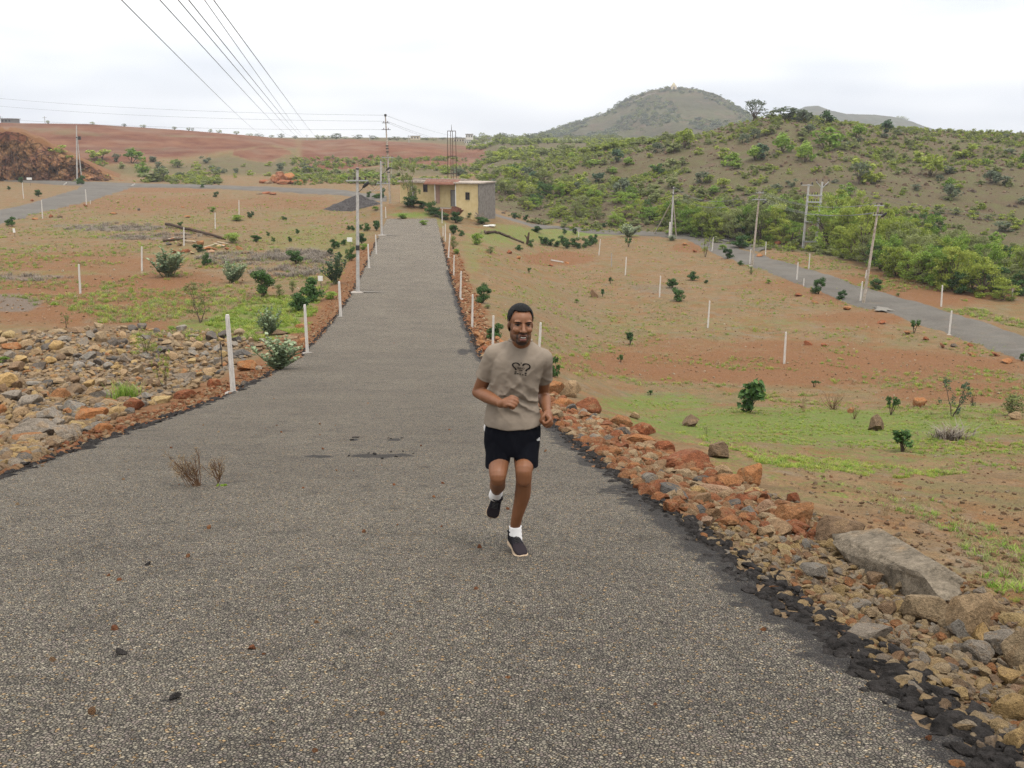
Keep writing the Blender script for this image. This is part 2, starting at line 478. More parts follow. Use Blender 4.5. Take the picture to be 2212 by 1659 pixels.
def ground_material():
    t = NT('earth')
    p = t.pos()
    nA = t.noise(p, 0.22, 7, .62); nB = t.noise(p, 1.7, 6, .6); nC = t.noise(p, 9.0, 5, .6); nD = t.noise(p, 48.0, 3, .6)
    cl = t.noise(p, 2.2, 8, .72)
    a1 = t.n('ShaderNodeAttribute', attribute_name='zoneA'); a2 = t.n('ShaderNodeAttribute', attribute_name='zoneB')
    s1 = t.n('ShaderNodeSeparateColor'); s2 = t.n('ShaderNodeSeparateColor')
    t.l(a1.outputs['Color'], s1.inputs[0]); t.l(a2.outputs['Color'], s2.inputs[0])
    brk = t.noise(p, 13.0, 7, .75)
    def w(ch, nz, k=1.3, lo=.36, hi=.66):
        nz = t.math('ADD', t.math('MULTIPLY', nz, .5), t.math('MULTIPLY', brk, .5))
        v = t.math('MULTIPLY_ADD', t.math('SUBTRACT', nz, .5), k, ch)
        # the noise only matters where the zone is present
        v = t.math('MULTIPLY', v, t.math('MINIMUM', t.math('MULTIPLY', ch, 6), 1.0))
        return t.ramp(v, [(lo, 0.0), (hi, 1.0)])
    base = t.mix(t.ramp(nB, [(.35, 0.0), (.65, 1.0)]), (.190, .120, .062), (.136, .090, .048))
    base = t.mix(t.math('MULTIPLY', t.ramp(nA, [(.48, 0.0), (.62, 1.0)]), .42), base, (.108, .104, .042))
    base = t.mix(t.math('MULTIPLY', t.ramp(t.noise(p, 0.6, 6, .65), [(.47, 0.0), (.60, 1.0)]), .62), base, (.165, .078, .030))
    base = t.mix(t.math('MULTIPLY', t.ramp(t.noise(p, 1.1, 9, .78), [(.50, 0.0), (.60, 1.0)]), .48), base, (.100, .102, .042))
    base = t.mix(t.math('MULTIPLY', t.ramp(t.noise(p, .75, 9, .75), [(.54, 0.0), (.63, 1.0)]), .55), base, (.150, .125, .092))
    base = t.mix(t.math('MULTIPLY', t.ramp(t.noise(p, 5.5, 8, .8), [(.56, 0.0), (.66, 1.0)]), .7), base, (.060, .044, .026))  # dark brown specks: small plants, and soil shadows put into the colour
    sc = t.mix(t.ramp(nC, [(.3, 0.0), (.7, 1.0)]), (.118, .048, .020), (.186, .092, .042))
    col = t.mix(t.math('MULTIPLY', w(s1.outputs[0], cl, 2.6), .82), base, sc)
    gc = t.mix(t.ramp(nC, [(.3, 0.0), (.7, 1.0)]), (.070, .118, .020), (.130, .165, .036))
    gmask = t.math('MULTIPLY', w(s1.outputs[1], t.noise(p, 2.3, 9, .75), 3.4), t.ramp(nD, [(.25, .45), (.55, .95)]))
    col = t.mix(gmask, col, gc)
    grc = t.mix(nC, (.085, .074, .060), (.150, .130, .108))
    col = t.mix(t.math('MULTIPLY', w(s1.outputs[2], cl, 1.4), .75), col, grc)
    stc = t.mix(t.ramp(nC, [(.35, 0.0), (.65, 1.0)]), (.085, .058, .034), (.20, .142, .082))
    col = t.mix(t.math('MULTIPLY', w(s2.outputs[2], cl, 1.2), .8), col, stc)
    hc = t.mix(t.ramp(t.noise(p, .35, 8, .7), [(.36, 0.0), (.62, 1.0)]), (.092, .062, .040), (.090, .088, .036))
    hc = t.mix(t.math('MULTIPLY', t.ramp(t.noise(p, 1.3, 6, .7), [(.5, 0.0), (.7, 1.0)]), .6), hc, (.050, .038, .024))
    hc = t.mix(t.math('MULTIPLY', t.ramp(t.noise(p, 4.2, 7, .75), [(.50, 0.0), (.64, 1.0)]), .65), hc, (.060, .043, .026))
    hc = t.mix(t.math('MULTIPLY', t.ramp(t.noise(p, 2.4, 7, .75), [(.54, 0.0), (.66, 1.0)]), .6), hc, (.135, .100, .064))
    col = t.mix(w(s2.outputs[1], cl, .5), col, hc)
    rc = t.mix(t.ramp(t.noise(p, .12, 7, .65), [(.35, 0.0), (.65, 1.0)]), (.098, .034, .018), (.160, .076, .042))
    rc = t.mix(t.math('MULTIPLY', t.ramp(t.noise(p, .05, 5, .6), [(.5, 0.0), (.62, 1.0)]), .5), rc, (.16, .112, .074))
    mpr = t.n('ShaderNodeMapping'); mpr.inputs['Scale'].default_value = (.012, .012, .55); t.l(p, mpr.inputs['Vector'])
    rc = t.mix(t.math('MULTIPLY', t.ramp(t.noise(mpr.outputs[0], 1.0, 7, .65), [(.5, 0.0), (.6, 1.0)]), .55), rc, (.080, .026, .015))
    rc = t.mix(t.math('MULTIPLY', t.ramp(t.noise(p, .045, 9, .7), [(.56, 0.0), (.66, 1.0)]), .5), rc, (.105, .098, .045))
    col = t.mix(w(s2.outputs[0], t.noise(p, .08, 7, .65), .9), col, rc)
    # loose pebbles and crumbs of earth
    vd = t.voro(p, 26.0); vc = t.voro(p, 26.0, out='Color')
    peb = t.ramp(vd, [(.16, 1.0), (.24, 0.0)])
    hsv = t.n('ShaderNodeSeparateColor'); t.l(vc, hsv.inputs[0])
    pebm = t.math('MULTIPLY', peb, t.math('GREATER_THAN', hsv.outputs[0], .72))
    pc = t.mix(hsv.outputs[1], (.07, .05, .036), (.27, .185, .105))
    col = t.mix(t.math('MULTIPLY', pebm, .8), col, pc)
    vd2 = t.voro(p, 7.0); vc2 = t.voro(p, 7.0, out='Color')
    h2 = t.n('ShaderNodeSeparateColor'); t.l(vc2, h2.inputs[0])
    pm2 = t.math('MULTIPLY', t.ramp(vd2, [(.12, 1.0), (.2, 0.0)]), t.math('GREATER_THAN', h2.outputs[0], .82))
    col = t.mix(t.math('MULTIPLY', pm2, .65), col, t.mix(h2.outputs[1], (.10, .05, .028), (.25, .17, .10)))
    col = t.mix(1.0, col, t.ramp(t.noise(p, 21.0, 6, .75), [(.32, .68), (.5, 1.0), (.68, 1.26)]), 'MULTIPLY')
    col = t.mix(1.0, col, t.ramp(t.noise(p, 85.0, 3, .7), [(.3, .80), (.7, 1.18)]), 'MULTIPLY')
    hgt = t.math('ADD', t.math('MULTIPLY', nC, .5), t.math('ADD', t.math('MULTIPLY', nD, .3), t.math('ADD', t.math('MULTIPLY', pebm, .35), t.math('MULTIPLY', pm2, .8))))
    return t.done(col, .95, .1, bump=hgt, bdist=.075, bstr=1.0)
M_EARTH = ground_material()
ground = link('ground', mesh_np('ground', np.stack([GX, GY, GZ2], -1).reshape(-1, 3), GF, [M_EARTH], smooth=True,
                                vattr={'zoneA': ('FLOAT_COLOR', zA), 'zoneB': ('FLOAT_COLOR', zB)}))
tag(ground, kind='structure')

# ------------------------------------------------------------------ roads
def asphalt_material(name='asphalt', near=True):
    t = NT(name)
    p = t.pos()
    d1 = t.voro(p, 74.0); c1 = t.voro(p, 74.0, out='Color')
    e1 = t.voro(p, 74.0, feature='DISTANCE_TO_EDGE')
    s = t.n('ShaderNodeSeparateColor'); t.l(c1, s.inputs[0])
    chip = t.ramp(s.outputs[0], [(0.0, (.062, .057, .054)), (.15, (.118, .106, .092)), (.42, (.180, .170, .144)), (.62, (.160, .134, .126)), (.78, (.200, .186, .154)), (.92, (.270, .246, .198)), (.975, (.27, .19, .105))])
    gap = t.ramp(e1, [(.02, 0.04), (.17, 1.0)])
    big = t.noise(p, .5, 6, .65); mid = t.noise(p, 3.5, 6, .7)
    col = t.mix(1.0, chip, gap, 'MULTIPLY')
    tint = t.mix(t.ramp(big, [(.35, 0.0), (.65, 1.0)]), (1.12, 1.05, .95), (1.44, 1.36, 1.22))
    col = t.mix(1.0, col, tint, 'MULTIPLY')
    col = t.mix(1.0, col, t.ramp(mid, [(.28, .60), (.44, 1.0), (.75, 1.15)]), 'MULTIPLY')
    wa = t.n('ShaderNodeAttribute', attribute_name='worn')
    wm = t.math('MULTIPLY', t.ramp(t.math('ADD', wa.outputs['Fac'], t.math('MULTIPLY', t.math('SUBTRACT', t.noise(p, 9.0, 7, .75), .5), 1.9)), [(.54, 0.0), (.74, 1.0)]), t.ramp(wa.outputs['Fac'], [(.05, 0.0), (.3, 1.0)]))
    col = t.mix(t.math('MULTIPLY', wm, .85), col, (.026, .023, .022))
    # dusting of earth in streaks
    col = t.mix(t.math('MULTIPLY', t.ramp(t.noise(p, .9, 7, .7), [(.55, 0.0), (.8, 1.0)]), .22), col, (.15, .11, .075))
    hgt = t.math('ADD', t.math('MULTIPLY', t.ramp(e1, [(0.0, 0.0), (.35, 1.0)]), t.math('MULTIPLY_ADD', s.outputs[1], .8, .4)), t.math('MULTIPLY', mid, .9))
    return t.done(col, .9, .25, bump=hgt, bdist=.016, bstr=1.0)
M_ASPH = asphalt_material()

def edge_noise(Y, s):
    return 0.16 * (fbm(Y * 0.9 + s, Y * 0 + s, 3) - .5) + 0.16 * (fbm(Y * 4.2 + s, Y * 0 + 3 * s, 3) - .5)
rY = np.concatenate([np.linspace(-12, 1.4, 20), 1.5 * (123 / 1.5) ** np.linspace(0, 1, 620)])
cols = np.concatenate([[-1.004, -1.0, -.985, -.95], np.linspace(-.9, .9, 60), [.95, .985, 1.0, 1.004]])
RY, RC = np.meshgrid(rY, cols, indexing='ij')
hwL = HW + edge_noise(RY, 11.0); hwR = HW + edge_noise(RY, 47.0)
RU = np.where(RC < 0, RC * hwL, RC * hwR)
RX = cx_road(RY) + RU
tail = sstep(116, 123, RY)
RZ = ROAD_Z(RY) + 0.02 + 0.035 * (fbm(RX * .6, RY * .6, 3) - .5) + 0.012 * (fbm(RX * 5, RY * 5, 3) - .5) * (RY < 40)
RZ -= np.where(np.abs(RC) > 1.0, 0.22, 0.0) + np.where((np.abs(RC) > .96) & (np.abs(RC) <= 1.0), 0.02 * fbm(RX * 9, RY * 9, 2), 0)
RZ += .05 * (fbm(RX * 7 + 3, RY * 7, 3) - .5) * sstep(.93, 1.0, np.abs(RC)) * (RY < 40)
n_r, n_c = RX.shape
idx = np.arange(n_r * n_c).reshape(n_r, n_c)
RF = np.stack([idx[:-1, :-1], idx[:-1, 1:], idx[1:, 1:], idx[1:, :-1]], -1).reshape(-1, 4)
rpx, rpy, _ = project(RX, np.maximum(RY, 1), RZ)
worn = np.zeros_like(RX)
for x_, y_, a_, b_, k_ in ((765, 950, 16, 4, 1), (853, 950, 18, 4, 1), (690, 986, 46, 5, .9), (810, 985, 70, 6, 1), (870, 983, 30, 5, .9), (1310, 1060, 40, 10, .8), (1440, 1010, 50, 9, .8), (1150, 1000, 40, 8, .55), (900, 850, 60, 5, .5), (560, 960, 60, 7, .5), (380, 1512, 26, 7, .9), (262, 1420, 20, 6, .9), (1000, 760, 18, 10, .9), (1360, 1340, 60, 12, .5), (800, 1240, 90, 14, .45)):
    worn = np.maximum(worn, k_ * np.clip(1.2 - ((rpx - x_) / a_) ** 2 - ((rpy - y_) / b_) ** 2, 0, 1))
worn = np.maximum(worn, .95 * sstep(.86, .985, RC + .06 * (fbm(RY * 1.3, RY * 0 + 8, 3) - .5)) * (RY < 70)); worn = np.maximum(worn, .7 * sstep(.93, 1.0, -RC) * (RY < 70))
road = link('road', mesh_np('road', np.stack([RX, RY, RZ], -1).reshape(-1, 3), RF, [M_ASPH], smooth=True, vattr={'worn': ('FLOAT', worn)}))
tag(road, kind='structure')

def strip(name, A, B, lift=.1, nu=9, dens=1.0, seed=1, mat_=None):
    """a lane between two edges, given as points on the photograph, laid on the terrain"""
    A, B = hits(A), hits(B)
    def resample(P, n):
        L = np.concatenate([[0], np.cumsum(np.linalg.norm(np.diff(P[:, :2], axis=0), axis=1))])
        q = np.linspace(0, L[-1], n)
        return np.stack([np.interp(q, L, P[:, k]) for k in range(2)], 1), L[-1]
    n = max(8, int(np.linalg.norm(np.diff(A[:, :2], axis=0), axis=1).sum() / dens))
    a, _ = resample(A, n); b, _ = resample(B, n)
    w = np.linspace(0, 1, nu)
    e = (fbm(np.arange(n) * .31 + seed, np.zeros(n) + seed, 3) - .5) * .12
    e2 = (fbm(np.arange(n) * .31 + seed + 50, np.zeros(n) + seed, 3) - .5) * .12
    ww = w[None, :] + (1 - w[None, :]) * e[:, None] + w[None, :] * e2[:, None]
    P = a[:, None, :] * (1 - ww[..., None]) + b[:, None, :] * ww[..., None]
    z = H(P[..., 0], P[..., 1]) + lift
    z[:, 0] -= lift * 1.4; z[:, -1] -= lift * 1.4
    V = np.concatenate([P, z[..., None]], -1).reshape(-1, 3)
    idx = np.arange(n * nu).reshape(n, nu)
    F = np.stack([idx[:-1, :-1], idx[:-1, 1:], idx[1:, 1:], idx[1:, :-1]], -1).reshape(-1, 4)
    o = link(name, mesh_np(name, V, F, [mat_ or M_ASPH2], smooth=True))
    # faces must look up
    nz = np.cross(V[F[0][1]] - V[F[0][0]], V[F[0][2]] - V[F[0][0]])[2]
    if nz < 0: o.data.flip_normals()
    return tag(o, kind='structure')

def far_asphalt():
    t = NT('worn asphalt')
    p = t.pos()
    big = t.noise(p, .35, 6, .65); fine = t.noise(p, 9, 4, .7)
    col = t.mix(t.ramp(big, [(.35, 0.0), (.65, 1.0)]), (.080, .070, .058), (.112, .100, .083))
    col = t.mix(1.0, col, t.ramp(fine, [(.3, .7), (.7, 1.2)]), 'MULTIPLY')
    col = t.mix(t.math('MULTIPLY', t.ramp(t.noise(p, .6, 6, .7), [(.55, 0.0), (.8, 1.0)]), .5), col, (.15, .10, .062))
    return t.done(col, .92, .2, bump=fine, bdist=.02)
M_ASPH2 = far_asphalt()
strip('lane', [(1471, 511), (1521, 539), (1560, 557), (1622, 578), (1726, 617), (1852, 664), (1950, 690), (2040, 718), (2110, 745), (2212, 784), (2420, 860)],
      [(1545, 512), (1580, 527), (1622, 543), (1705, 567), (1831, 606), (1956, 644), (2081, 682), (2207, 723), (2420, 800)], seed=3, dens=.8)
strip('cross_lane', [(1030, 459), (1071, 467), (1203, 494), (1291, 506), (1446, 515), (1560, 526), (1640, 545)],
      [(1030, 455), (1071, 462), (1203, 487), (1291, 497), (1446, 504), (1530, 507), (1600, 515), (1660, 533)], seed=8, dens=1.2, lift=.14)
strip('far_lane', [(-220, 560), (-60, 505), (0, 487), (60, 469), (130, 450), (200, 434), (245, 420), (290, 404)],
      [(-220, 500), (-60, 464), (0, 452), (60, 440), (110, 426), (150, 412), (170, 404), (188, 397)], seed=5, dens=1.5, lift=.16)
strip('far_cross_lane', [(-200, 396), (0, 391), (130, 400), (250, 405), (420, 407), (560, 413), (690, 420), (760, 425), (835, 436)],
      [(-200, 386), (0, 386), (130, 391), (250, 396), (420, 399), (560, 404), (690, 408), (760, 412), (835, 424)], seed=6, dens=2.0, lift=.2)

# ------------------------------------------------------------------ mountains
def mountain_material(name, a, b, c):
    t = NT(name)
    p = t.pos()
    n1 = t.noise(p, .012, 8, .65); n2 = t.noise(p, .06, 6, .7)
    mp = t.n('ShaderNodeMapping'); mp.inputs['Scale'].default_value = (.006, .006, .16); t.l(p, mp.inputs['Vector'])
    n3 = t.noise(mp.outputs[0], 1.0, 6, .6)
    col = t.mix(t.ramp(n1, [(.42, 0.0), (.56, 1.0)]), a, b)
    col = t.mix(t.math('MULTIPLY', t.ramp(n2, [(.50, 0.0), (.60, 1.0)]), .75), col, c)
    col = t.mix(1.0, col, t.ramp(t.noise(p, .22, 5, .7), [(.35, .7), (.65, 1.2)]), 'MULTIPLY')
    col = t.mix(t.math('MULTIPLY', t.ramp(n3, [(.52, 0.0), (.62, 1.0)]), .5), col, tuple(x * .62 for x in a))
    return t.done(col, 1.0, .05, bump=n2, bdist=2.0)
def mountain(name, D, prof, half, m, base=-3.0, depth=420, seed=1):
    """prof: skyline as photograph points; the flanks fall towards and away from the camera"""
    xs = np.linspace(prof[0][0], prof[-1][0], 220)
    ys = np.interp(xs, [q[0] for q in prof], [q[1] for q in prof])
    top = z_at(ys, D) - base
    v = np.linspace(-1, 1, 120)
    XX = (xs - 1106) / FPX * D * 1.0
    X = XX[None, :] + 0 * v[:, None]
    f = np.abs(v)[:, None]
    prof_v = np.clip(1 - f ** 1.25, 0, 1) * (1 - .18 * np.sin(f * math.pi))
    wdt = depth * (0.35 + .65 * np.clip(top / top.max(), 0, 1))[None, :]
    Y = D + v[:, None] * wdt
    X = X * (Y / D) * .0 + X
    Z = base + top[None, :] * prof_v
    ridge = (fbm(X * .016 + seed, Y * .004 + seed, 5) - .5) * 16 * (top / top.max())[None, :] * np.sin(np.clip(f, 0, 1) * math.pi)
    gully = (fbm(X * .05 + seed, Y * .016, 4) - .5) * 6 * np.clip(top / top.max(), 0, 1)[None, :] * np.sin(np.clip(f, 0, 1) * math.pi)
    Z = Z + ridge + gully + (fbm(X * .08, Y * .05 + seed, 4) - .5) * 2.0 * np.clip(top / 20, 0, 1)[None, :]
    n_r, n_c = Z.shape
    idx = np.arange(n_r * n_c).reshape(n_r, n_c)
    F = np.stack([idx[:-1, :-1], idx[:-1, 1:], idx[1:, 1:], idx[1:, :-1]], -1).reshape(-1, 4)
    o = link(name, mesh_np(name, np.stack([X, Y, Z], -1).reshape(-1, 3), F, [m], smooth=True))
    tag(o, kind='structure')
    return o, X, Y, Z
M_MT1 = mountain_material('mountain scrub', (.056, .050, .028), (.070, .068, .032), (.092, .062, .040))
M_MT2 = mountain_material('far mountain scrub', (.042, .046, .026), (.058, .060, .032), (.075, .055, .038))
MT_D = 1150.0
mt, MX, MY, MZ = mountain('mountain', MT_D, [(1020, 303), (1090, 301), (1130, 299), (1160, 291), (1200, 279), (1245, 262), (1290, 249), (1320, 234), (1340, 219), (1365, 205), (1395, 194), (1420, 190), (1455, 189),
                                             (1500, 194), (1530, 205), (1560, 222), (1590, 243), (1620, 262), (1660, 280), (1720, 298), (1780, 305)], 0, M_MT1, base=-3, depth=330, seed=4)
mt2, *_ = mountain('far_mountain', 1750.0, [(1560, 305), (1620, 276), (1670, 256), (1690, 240), (1715, 230), (1740, 228), (1770, 239), (1800, 246), (1850, 247), (1900, 252), (1935, 262), (1965, 275), (2010, 292), (2080, 303)], 0, M_MT2, base=-4, depth=360, seed=9)
mt_bvh = BVHTree.FromPolygons([tuple(v.co) for v in mt.data.vertices], [tuple(p.vertices) for p in mt.data.polygons])
def hit_mt(px, py):
    r = Vector(ray(px, py)).normalized()
    q = mt_bvh.ray_cast(Vector((0, 0, 0)), r)
    return None if q[0] is None else np.array(q[0])
# pale footpath up the mountain
M_PATH = plain('pale path', (.17, .155, .125), .95, .1, .1, .05)
pp = [(1195, 286), (1213, 279), (1240, 268), (1262, 262), (1285, 254), (1305, 244), (1325, 236), (1338, 228), (1356, 222), (1385, 211), (1400, 204), (1418, 200), (1412, 194)]
pts = []
for (xa, ya), (xb, yb) in zip(pp[:-1], pp[1:]):
    for k in range(6):
        q = hit_mt(xa + (xb - xa) * k / 6, ya + 1.5 + (yb - ya) * k / 6)
        if q is not None: pts.append(q)
pts = np.array(pts)
Vp = np.concatenate([pts + [0, -1.2, .3], pts + [0, .8, .9]]); k = len(pts)
tag(link('footpath', mesh_np('footpath', Vp, [(i, i + 1, k + i + 1, k + i) for i in range(k - 1)], [M_PATH])), kind='structure')

# the quarried bank at the far left, cut into rough blocks
def bank():
    px = np.linspace(-130, 268, 260); v = np.linspace(0, 1, 70)
    PX, VV = np.meshgrid(px, v)
    top = np.interp(PX, [-130, 0, 60, 78, 110, 180, 235, 268], [12.6, 11.6, 10.8, 9.8, 7.6, 4.6, 1.6, .2])
    top = top * (1 + .10 * (fbm(PX * .06, PX * 0 + 5, 4) - .5))
    blk = np.floor(fbm(PX * .05 + 3, VV * 3.2 + 2, 3) * 9) / 9
    rough = (fbm(PX * .05, VV * 4, 4) - .5) * 2.8 + (blk - .5) * 4.2 + (fbm(PX * .2, VV * 12, 3) - .5) * .7
    Yb = 224.2 + 3.4 * VV + rough * np.sin(np.clip(VV * 1.15, 0, 1) * math.pi) ** .5 * np.clip(top / 5, .1, 1)
    X = (PX - 1106) / FPX * (Yb * CP + 9 * SP)
    Z0 = H(X, np.full_like(X, 221.0))
    Z = Z0 - .3 + (top + .3) * VV + (fbm(PX * .06, VV * 3 + 4, 3) - .5) * .5 * VV
    n_r, n_c = Z.shape; idx = np.arange(n_r * n_c).reshape(n_r, n_c)
    F = np.stack([idx[:-1, :-1], idx[:-1, 1:], idx[1:, 1:], idx[1:, :-1]], -1).reshape(-1, 4)
    t = NT('cut rock'); p = t.pos()
    n1 = t.noise(p, .35, 8, .7); n2 = t.noise(p, 1.6, 6, .7); v1 = t.voro(p, .55, feature='DISTANCE_TO_EDGE')
    col = t.mix(t.ramp(n1, [(.40, 0.0), (.58, 1.0)]), (.120, .050, .030), (.235, .125, .055))
    col = t.mix(t.math('MULTIPLY', t.ramp(n2, [(.48, 0.0), (.62, 1.0)]), .7), col, (.058, .034, .024))
    col = t.mix(t.math('MULTIPLY', t.ramp(t.noise(p, .9, 5, .6), [(.6, 0.0), (.68, 1.0)]), .8), col, (.225, .145, .070))
    vb = t.voro(p, .42, out='Color'); sb = t.n('ShaderNodeSeparateColor'); t.l(vb, sb.inputs[0])
    col = t.mix(1.0, col, t.ramp(sb.outputs[0], [(0, .45), (.4, .95), (1, 1.45)]), 'MULTIPLY')
    sz = t.n('ShaderNodeSeparateXYZ'); t.l(p, sz.inputs[0])
    zt = t.math('ADD', sz.outputs[2], t.math('MULTIPLY', t.math('SUBTRACT', t.noise(p, .3, 5, .6), .5), 7.0))
    col = t.mix(t.math('MULTIPLY', t.ramp(t.math('MULTIPLY_ADD', zt, .12, .62), [(.45, 0.0), (.62, 1.0)]), .75), col, (.115, .036, .022))
    col = t.mix(t.ramp(t.noise(p, .62, 5, .6), [(.60, 0.0), (.66, .85)]), col, (.022, .014, .011))
    col = t.mix(1.0, col, t.ramp(v1, [(.0, .35), (.12, 1.0)]), 'MULTIPLY')
    o = link('cliff', mesh_np('cliff', np.stack([X, Yb, Z], -1).reshape(-1, 3), F, [t.done(col, .95, .1, bump=n2, bdist=.6)], smooth=False))
    tag(o, kind='structure')
bank()
# ------------------------------------------------------------------ labels that single things out
ORD = ['', 'second ', 'third ', 'fourth ', 'fifth ', 'sixth ', 'seventh ', 'eighth ', 'ninth ', 'tenth ', 'eleventh ', 'twelfth ', 'thirteenth ', 'fourteenth ', 'fifteenth ']
LABEL_USED = set()
def label_by_landmark(items, marks):
    """items: (object, px, py, phrase); marks: (px, py, words). Each label: the phrase and how near it lies to a landmark."""
    by = {}
    for it in items: by.setdefault(it[3], []).append(it)
    for ph, L in by.items():
        P = np.array([(i[1], i[2] * 1.6) for i in L]); Q = np.array([(m[0], m[1] * 1.6) for m in marks])
        D = np.linalg.norm(P[:, None] - Q[None], axis=2)
        R = np.argsort(np.argsort(D, axis=0), axis=0)
        for k, it in enumerate(L):
            for j in sorted(range(len(marks)), key=lambda j: (R[k, j], D[k, j])):
                r = R[k, j]
                lab = f'{ph}, {ORD[r]}nearest to {marks[j][2]}' if r < len(ORD) else f'{ph} lying far from {marks[j][2]}'
                if lab not in LABEL_USED: break
            LABEL_USED.add(lab)
            it[0]['label'] = lab

# ------------------------------------------------------------------ scattering of uncountable stuff
def scatter(name, protos, P, rot, sc, idx=None):
    col = bpy.data.collections.new(name + ' kinds')
    for k, me in enumerate(protos):
        o = bpy.data.objects.new(f'{name} kind {k:02d}', me); col.objects.link(o)
    n = len(P)
    if idx is None: idx = RNG.integers(0, len(protos), n)
    rot = np.asarray(rot, float)
    if rot.ndim == 1: rot = np.stack([np.zeros(n), np.zeros(n), rot], 1)
    me = bpy.data.meshes.new(name)
    me.vertices.add(n); me.vertices.foreach_set('co', np.asarray(P, np.float32).ravel())
    sc = np.asarray(sc, float)
    if sc.ndim == 1: sc = np.stack([sc] * 3, 1)
    for k, typ, a in (('sc', 'FLOAT_VECTOR', sc), ('rt', 'FLOAT_VECTOR', rot), ('id', 'INT', idx)):
        at_ = me.attributes.new(k, typ, 'POINT')
        at_.data.foreach_set('vector' if typ == 'FLOAT_VECTOR' else 'value', np.asarray(a, np.int32 if typ == 'INT' else np.float32).ravel())
    o = link(name, me)
    ng = bpy.data.node_groups.new(name, 'GeometryNodeTree')
    ng.interface.new_socket('Geometry', in_out='INPUT', socket_type='NodeSocketGeometry')
    ng.interface.new_socket('Geometry', in_out='OUTPUT', socket_type='NodeSocketGeometry')
    gi, go = ng.nodes.new('NodeGroupInput'), ng.nodes.new('NodeGroupOutput')
    ci = ng.nodes.new('GeometryNodeCollectionInfo'); ci.inputs['Collection'].default_value = col
    ci.inputs['Separate Children'].default_value = True; ci.inputs['Reset Children'].default_value = True
    ip = ng.nodes.new('GeometryNodeInstanceOnPoints'); ip.inputs['Pick Instance'].default_value = True
    def na(nm, typ):
        nd = ng.nodes.new('GeometryNodeInputNamedAttribute'); nd.data_type = typ; nd.inputs['Name'].default_value = nm
        return nd.outputs['Attribute']
    L = ng.links
    L.new(gi.outputs[0], ip.inputs['Points']); L.new(ci.outputs[0], ip.inputs['Instance'])
    L.new(na('id', 'INT'), ip.inputs['Instance Index'])
    L.new(na('rt', 'FLOAT_VECTOR'), ip.inputs['Rotation']); L.new(na('sc', 'FLOAT_VECTOR'), ip.inputs['Scale'])
    L.new(ip.outputs[0], go.inputs[0])
    md = o.modifiers.new('scatter', 'NODES'); md.node_group = ng
    return tag(o, kind='stuff')

# ------------------------------------------------------------------ rocks
_ico = {}
def ico(sub):
    if sub not in _ico:
        bm = bmesh.new(); bmesh.ops.create_icosphere(bm, subdivisions=sub, radius=1)
        bm.verts.ensure_lookup_table()
        _ico[sub] = (np.array([v.co[:] for v in bm.verts]), np.array([[v.index for v in f.verts] for f in bm.faces])); bm.free()
    return _ico[sub]
def rock_mesh(name, seed, sub, kind, mats):
    r = np.random.default_rng(seed)
    V, F = ico(sub); V = V.copy()
    if kind == 'round':
        for _ in range(13):
            n = r.normal(size=3); n /= np.linalg.norm(n); d = r.uniform(.55, .9)
            V -= n * np.maximum(0, V @ n - d)[:, None] * .92
        nz = fbm(V[:, 0] * 1.7 + seed, V[:, 1] * 1.7 + V[:, 2] * 1.3 + seed, 4) - .5
        V *= (1 + .20 * nz)[:, None] * (1 + .06 * (fbm(V[:, 0] * 6 + seed, V[:, 1] * 6 + V[:, 2] * 5, 3) - .5))[:, None]
    else:
        ncut = 13 if kind == 'angular' else 9
        for _ in range(ncut):
            n = r.normal(size=3); n /= np.linalg.norm(n); d = r.uniform(.36, .72)
            V -= n * np.maximum(0, V @ n - d)[:, None]
        nz = fbm(V[:, 0] * 2.6 + seed, V[:, 1] * 2.6 + V[:, 2] * 2.2 + seed, 4) - .5
        V *= (1 + .09 * nz)[:, None]
    V -= (V.max(0) + V.min(0)) / 2
    V /= (V.max(0) - V.min(0)) / 2
    return mesh_np(name, V, F, mats, smooth=False)
def rock_material(name, per_object=True):
    t = NT(name)
    p = t.objc()
    oi = t.n('ShaderNodeObjectInfo')
    wv = t.n('ShaderNodeVectorMath', operation='ADD'); t.l(p, wv.inputs[0])
    cmb = t.n('ShaderNodeCombineXYZ'); t.l(t.math('MULTIPLY', oi.outputs['Random'], 40), cmb.inputs[0]); t.l(cmb.outputs[0], wv.inputs[1])
    q = wv.outputs[0]
    if per_object: base = oi.outputs['Color']
    else:
        base = t.ramp(oi.outputs['Random'], per_object_stops[name])
    n1 = t.noise(q, 1.3, 7, .65); n2 = t.noise(q, 5.5, 6, .7); n3 = t.noise(q, 22, 4, .7)
    col = t.mix(1.0, base, t.ramp(n2, [(.3, .62), (.5, 1.0), (.75, 1.28)]), 'MULTIPLY')
    # patches where the rind has flaked off, and clinging earth
    col = t.mix(t.math('MULTIPLY', t.ramp(n1, [(.54, 0.0), (.60, 1.0)]), .5), col, (.260, .170, .090))
    col = t.mix(t.math('MULTIPLY', t.ramp(t.noise(q, 2.1, 7, .7), [(.62, 0.0), (.68, 1.0)]), .5), col, (.085, .068, .056))
    col = t.mix(1.0, col, t.ramp(n3, [(.3, .78), (.65, 1.12)]), 'MULTIPLY')
    w_ = t.pos()
    g1 = t.noise(w_, 17, 6, .75); g2 = t.noise(w_, 70, 4, .7)
    col = t.mix(1.0, col, t.ramp(g1, [(.30, .62), (.5, 1.0), (.7, 1.3)]), 'MULTIPLY')
    col = t.mix(1.0, col, t.ramp(g2, [(.30, .75), (.65, 1.18)]), 'MULTIPLY')
    hgt = t.math('ADD', t.math('MULTIPLY', n2, .5), t.math('ADD', t.math('MULTIPLY', g1, .35), t.math('MULTIPLY', g2, .12)))
    return t.done(col, .92, .15, bump=hgt, bdist=.10, bstr=.9)
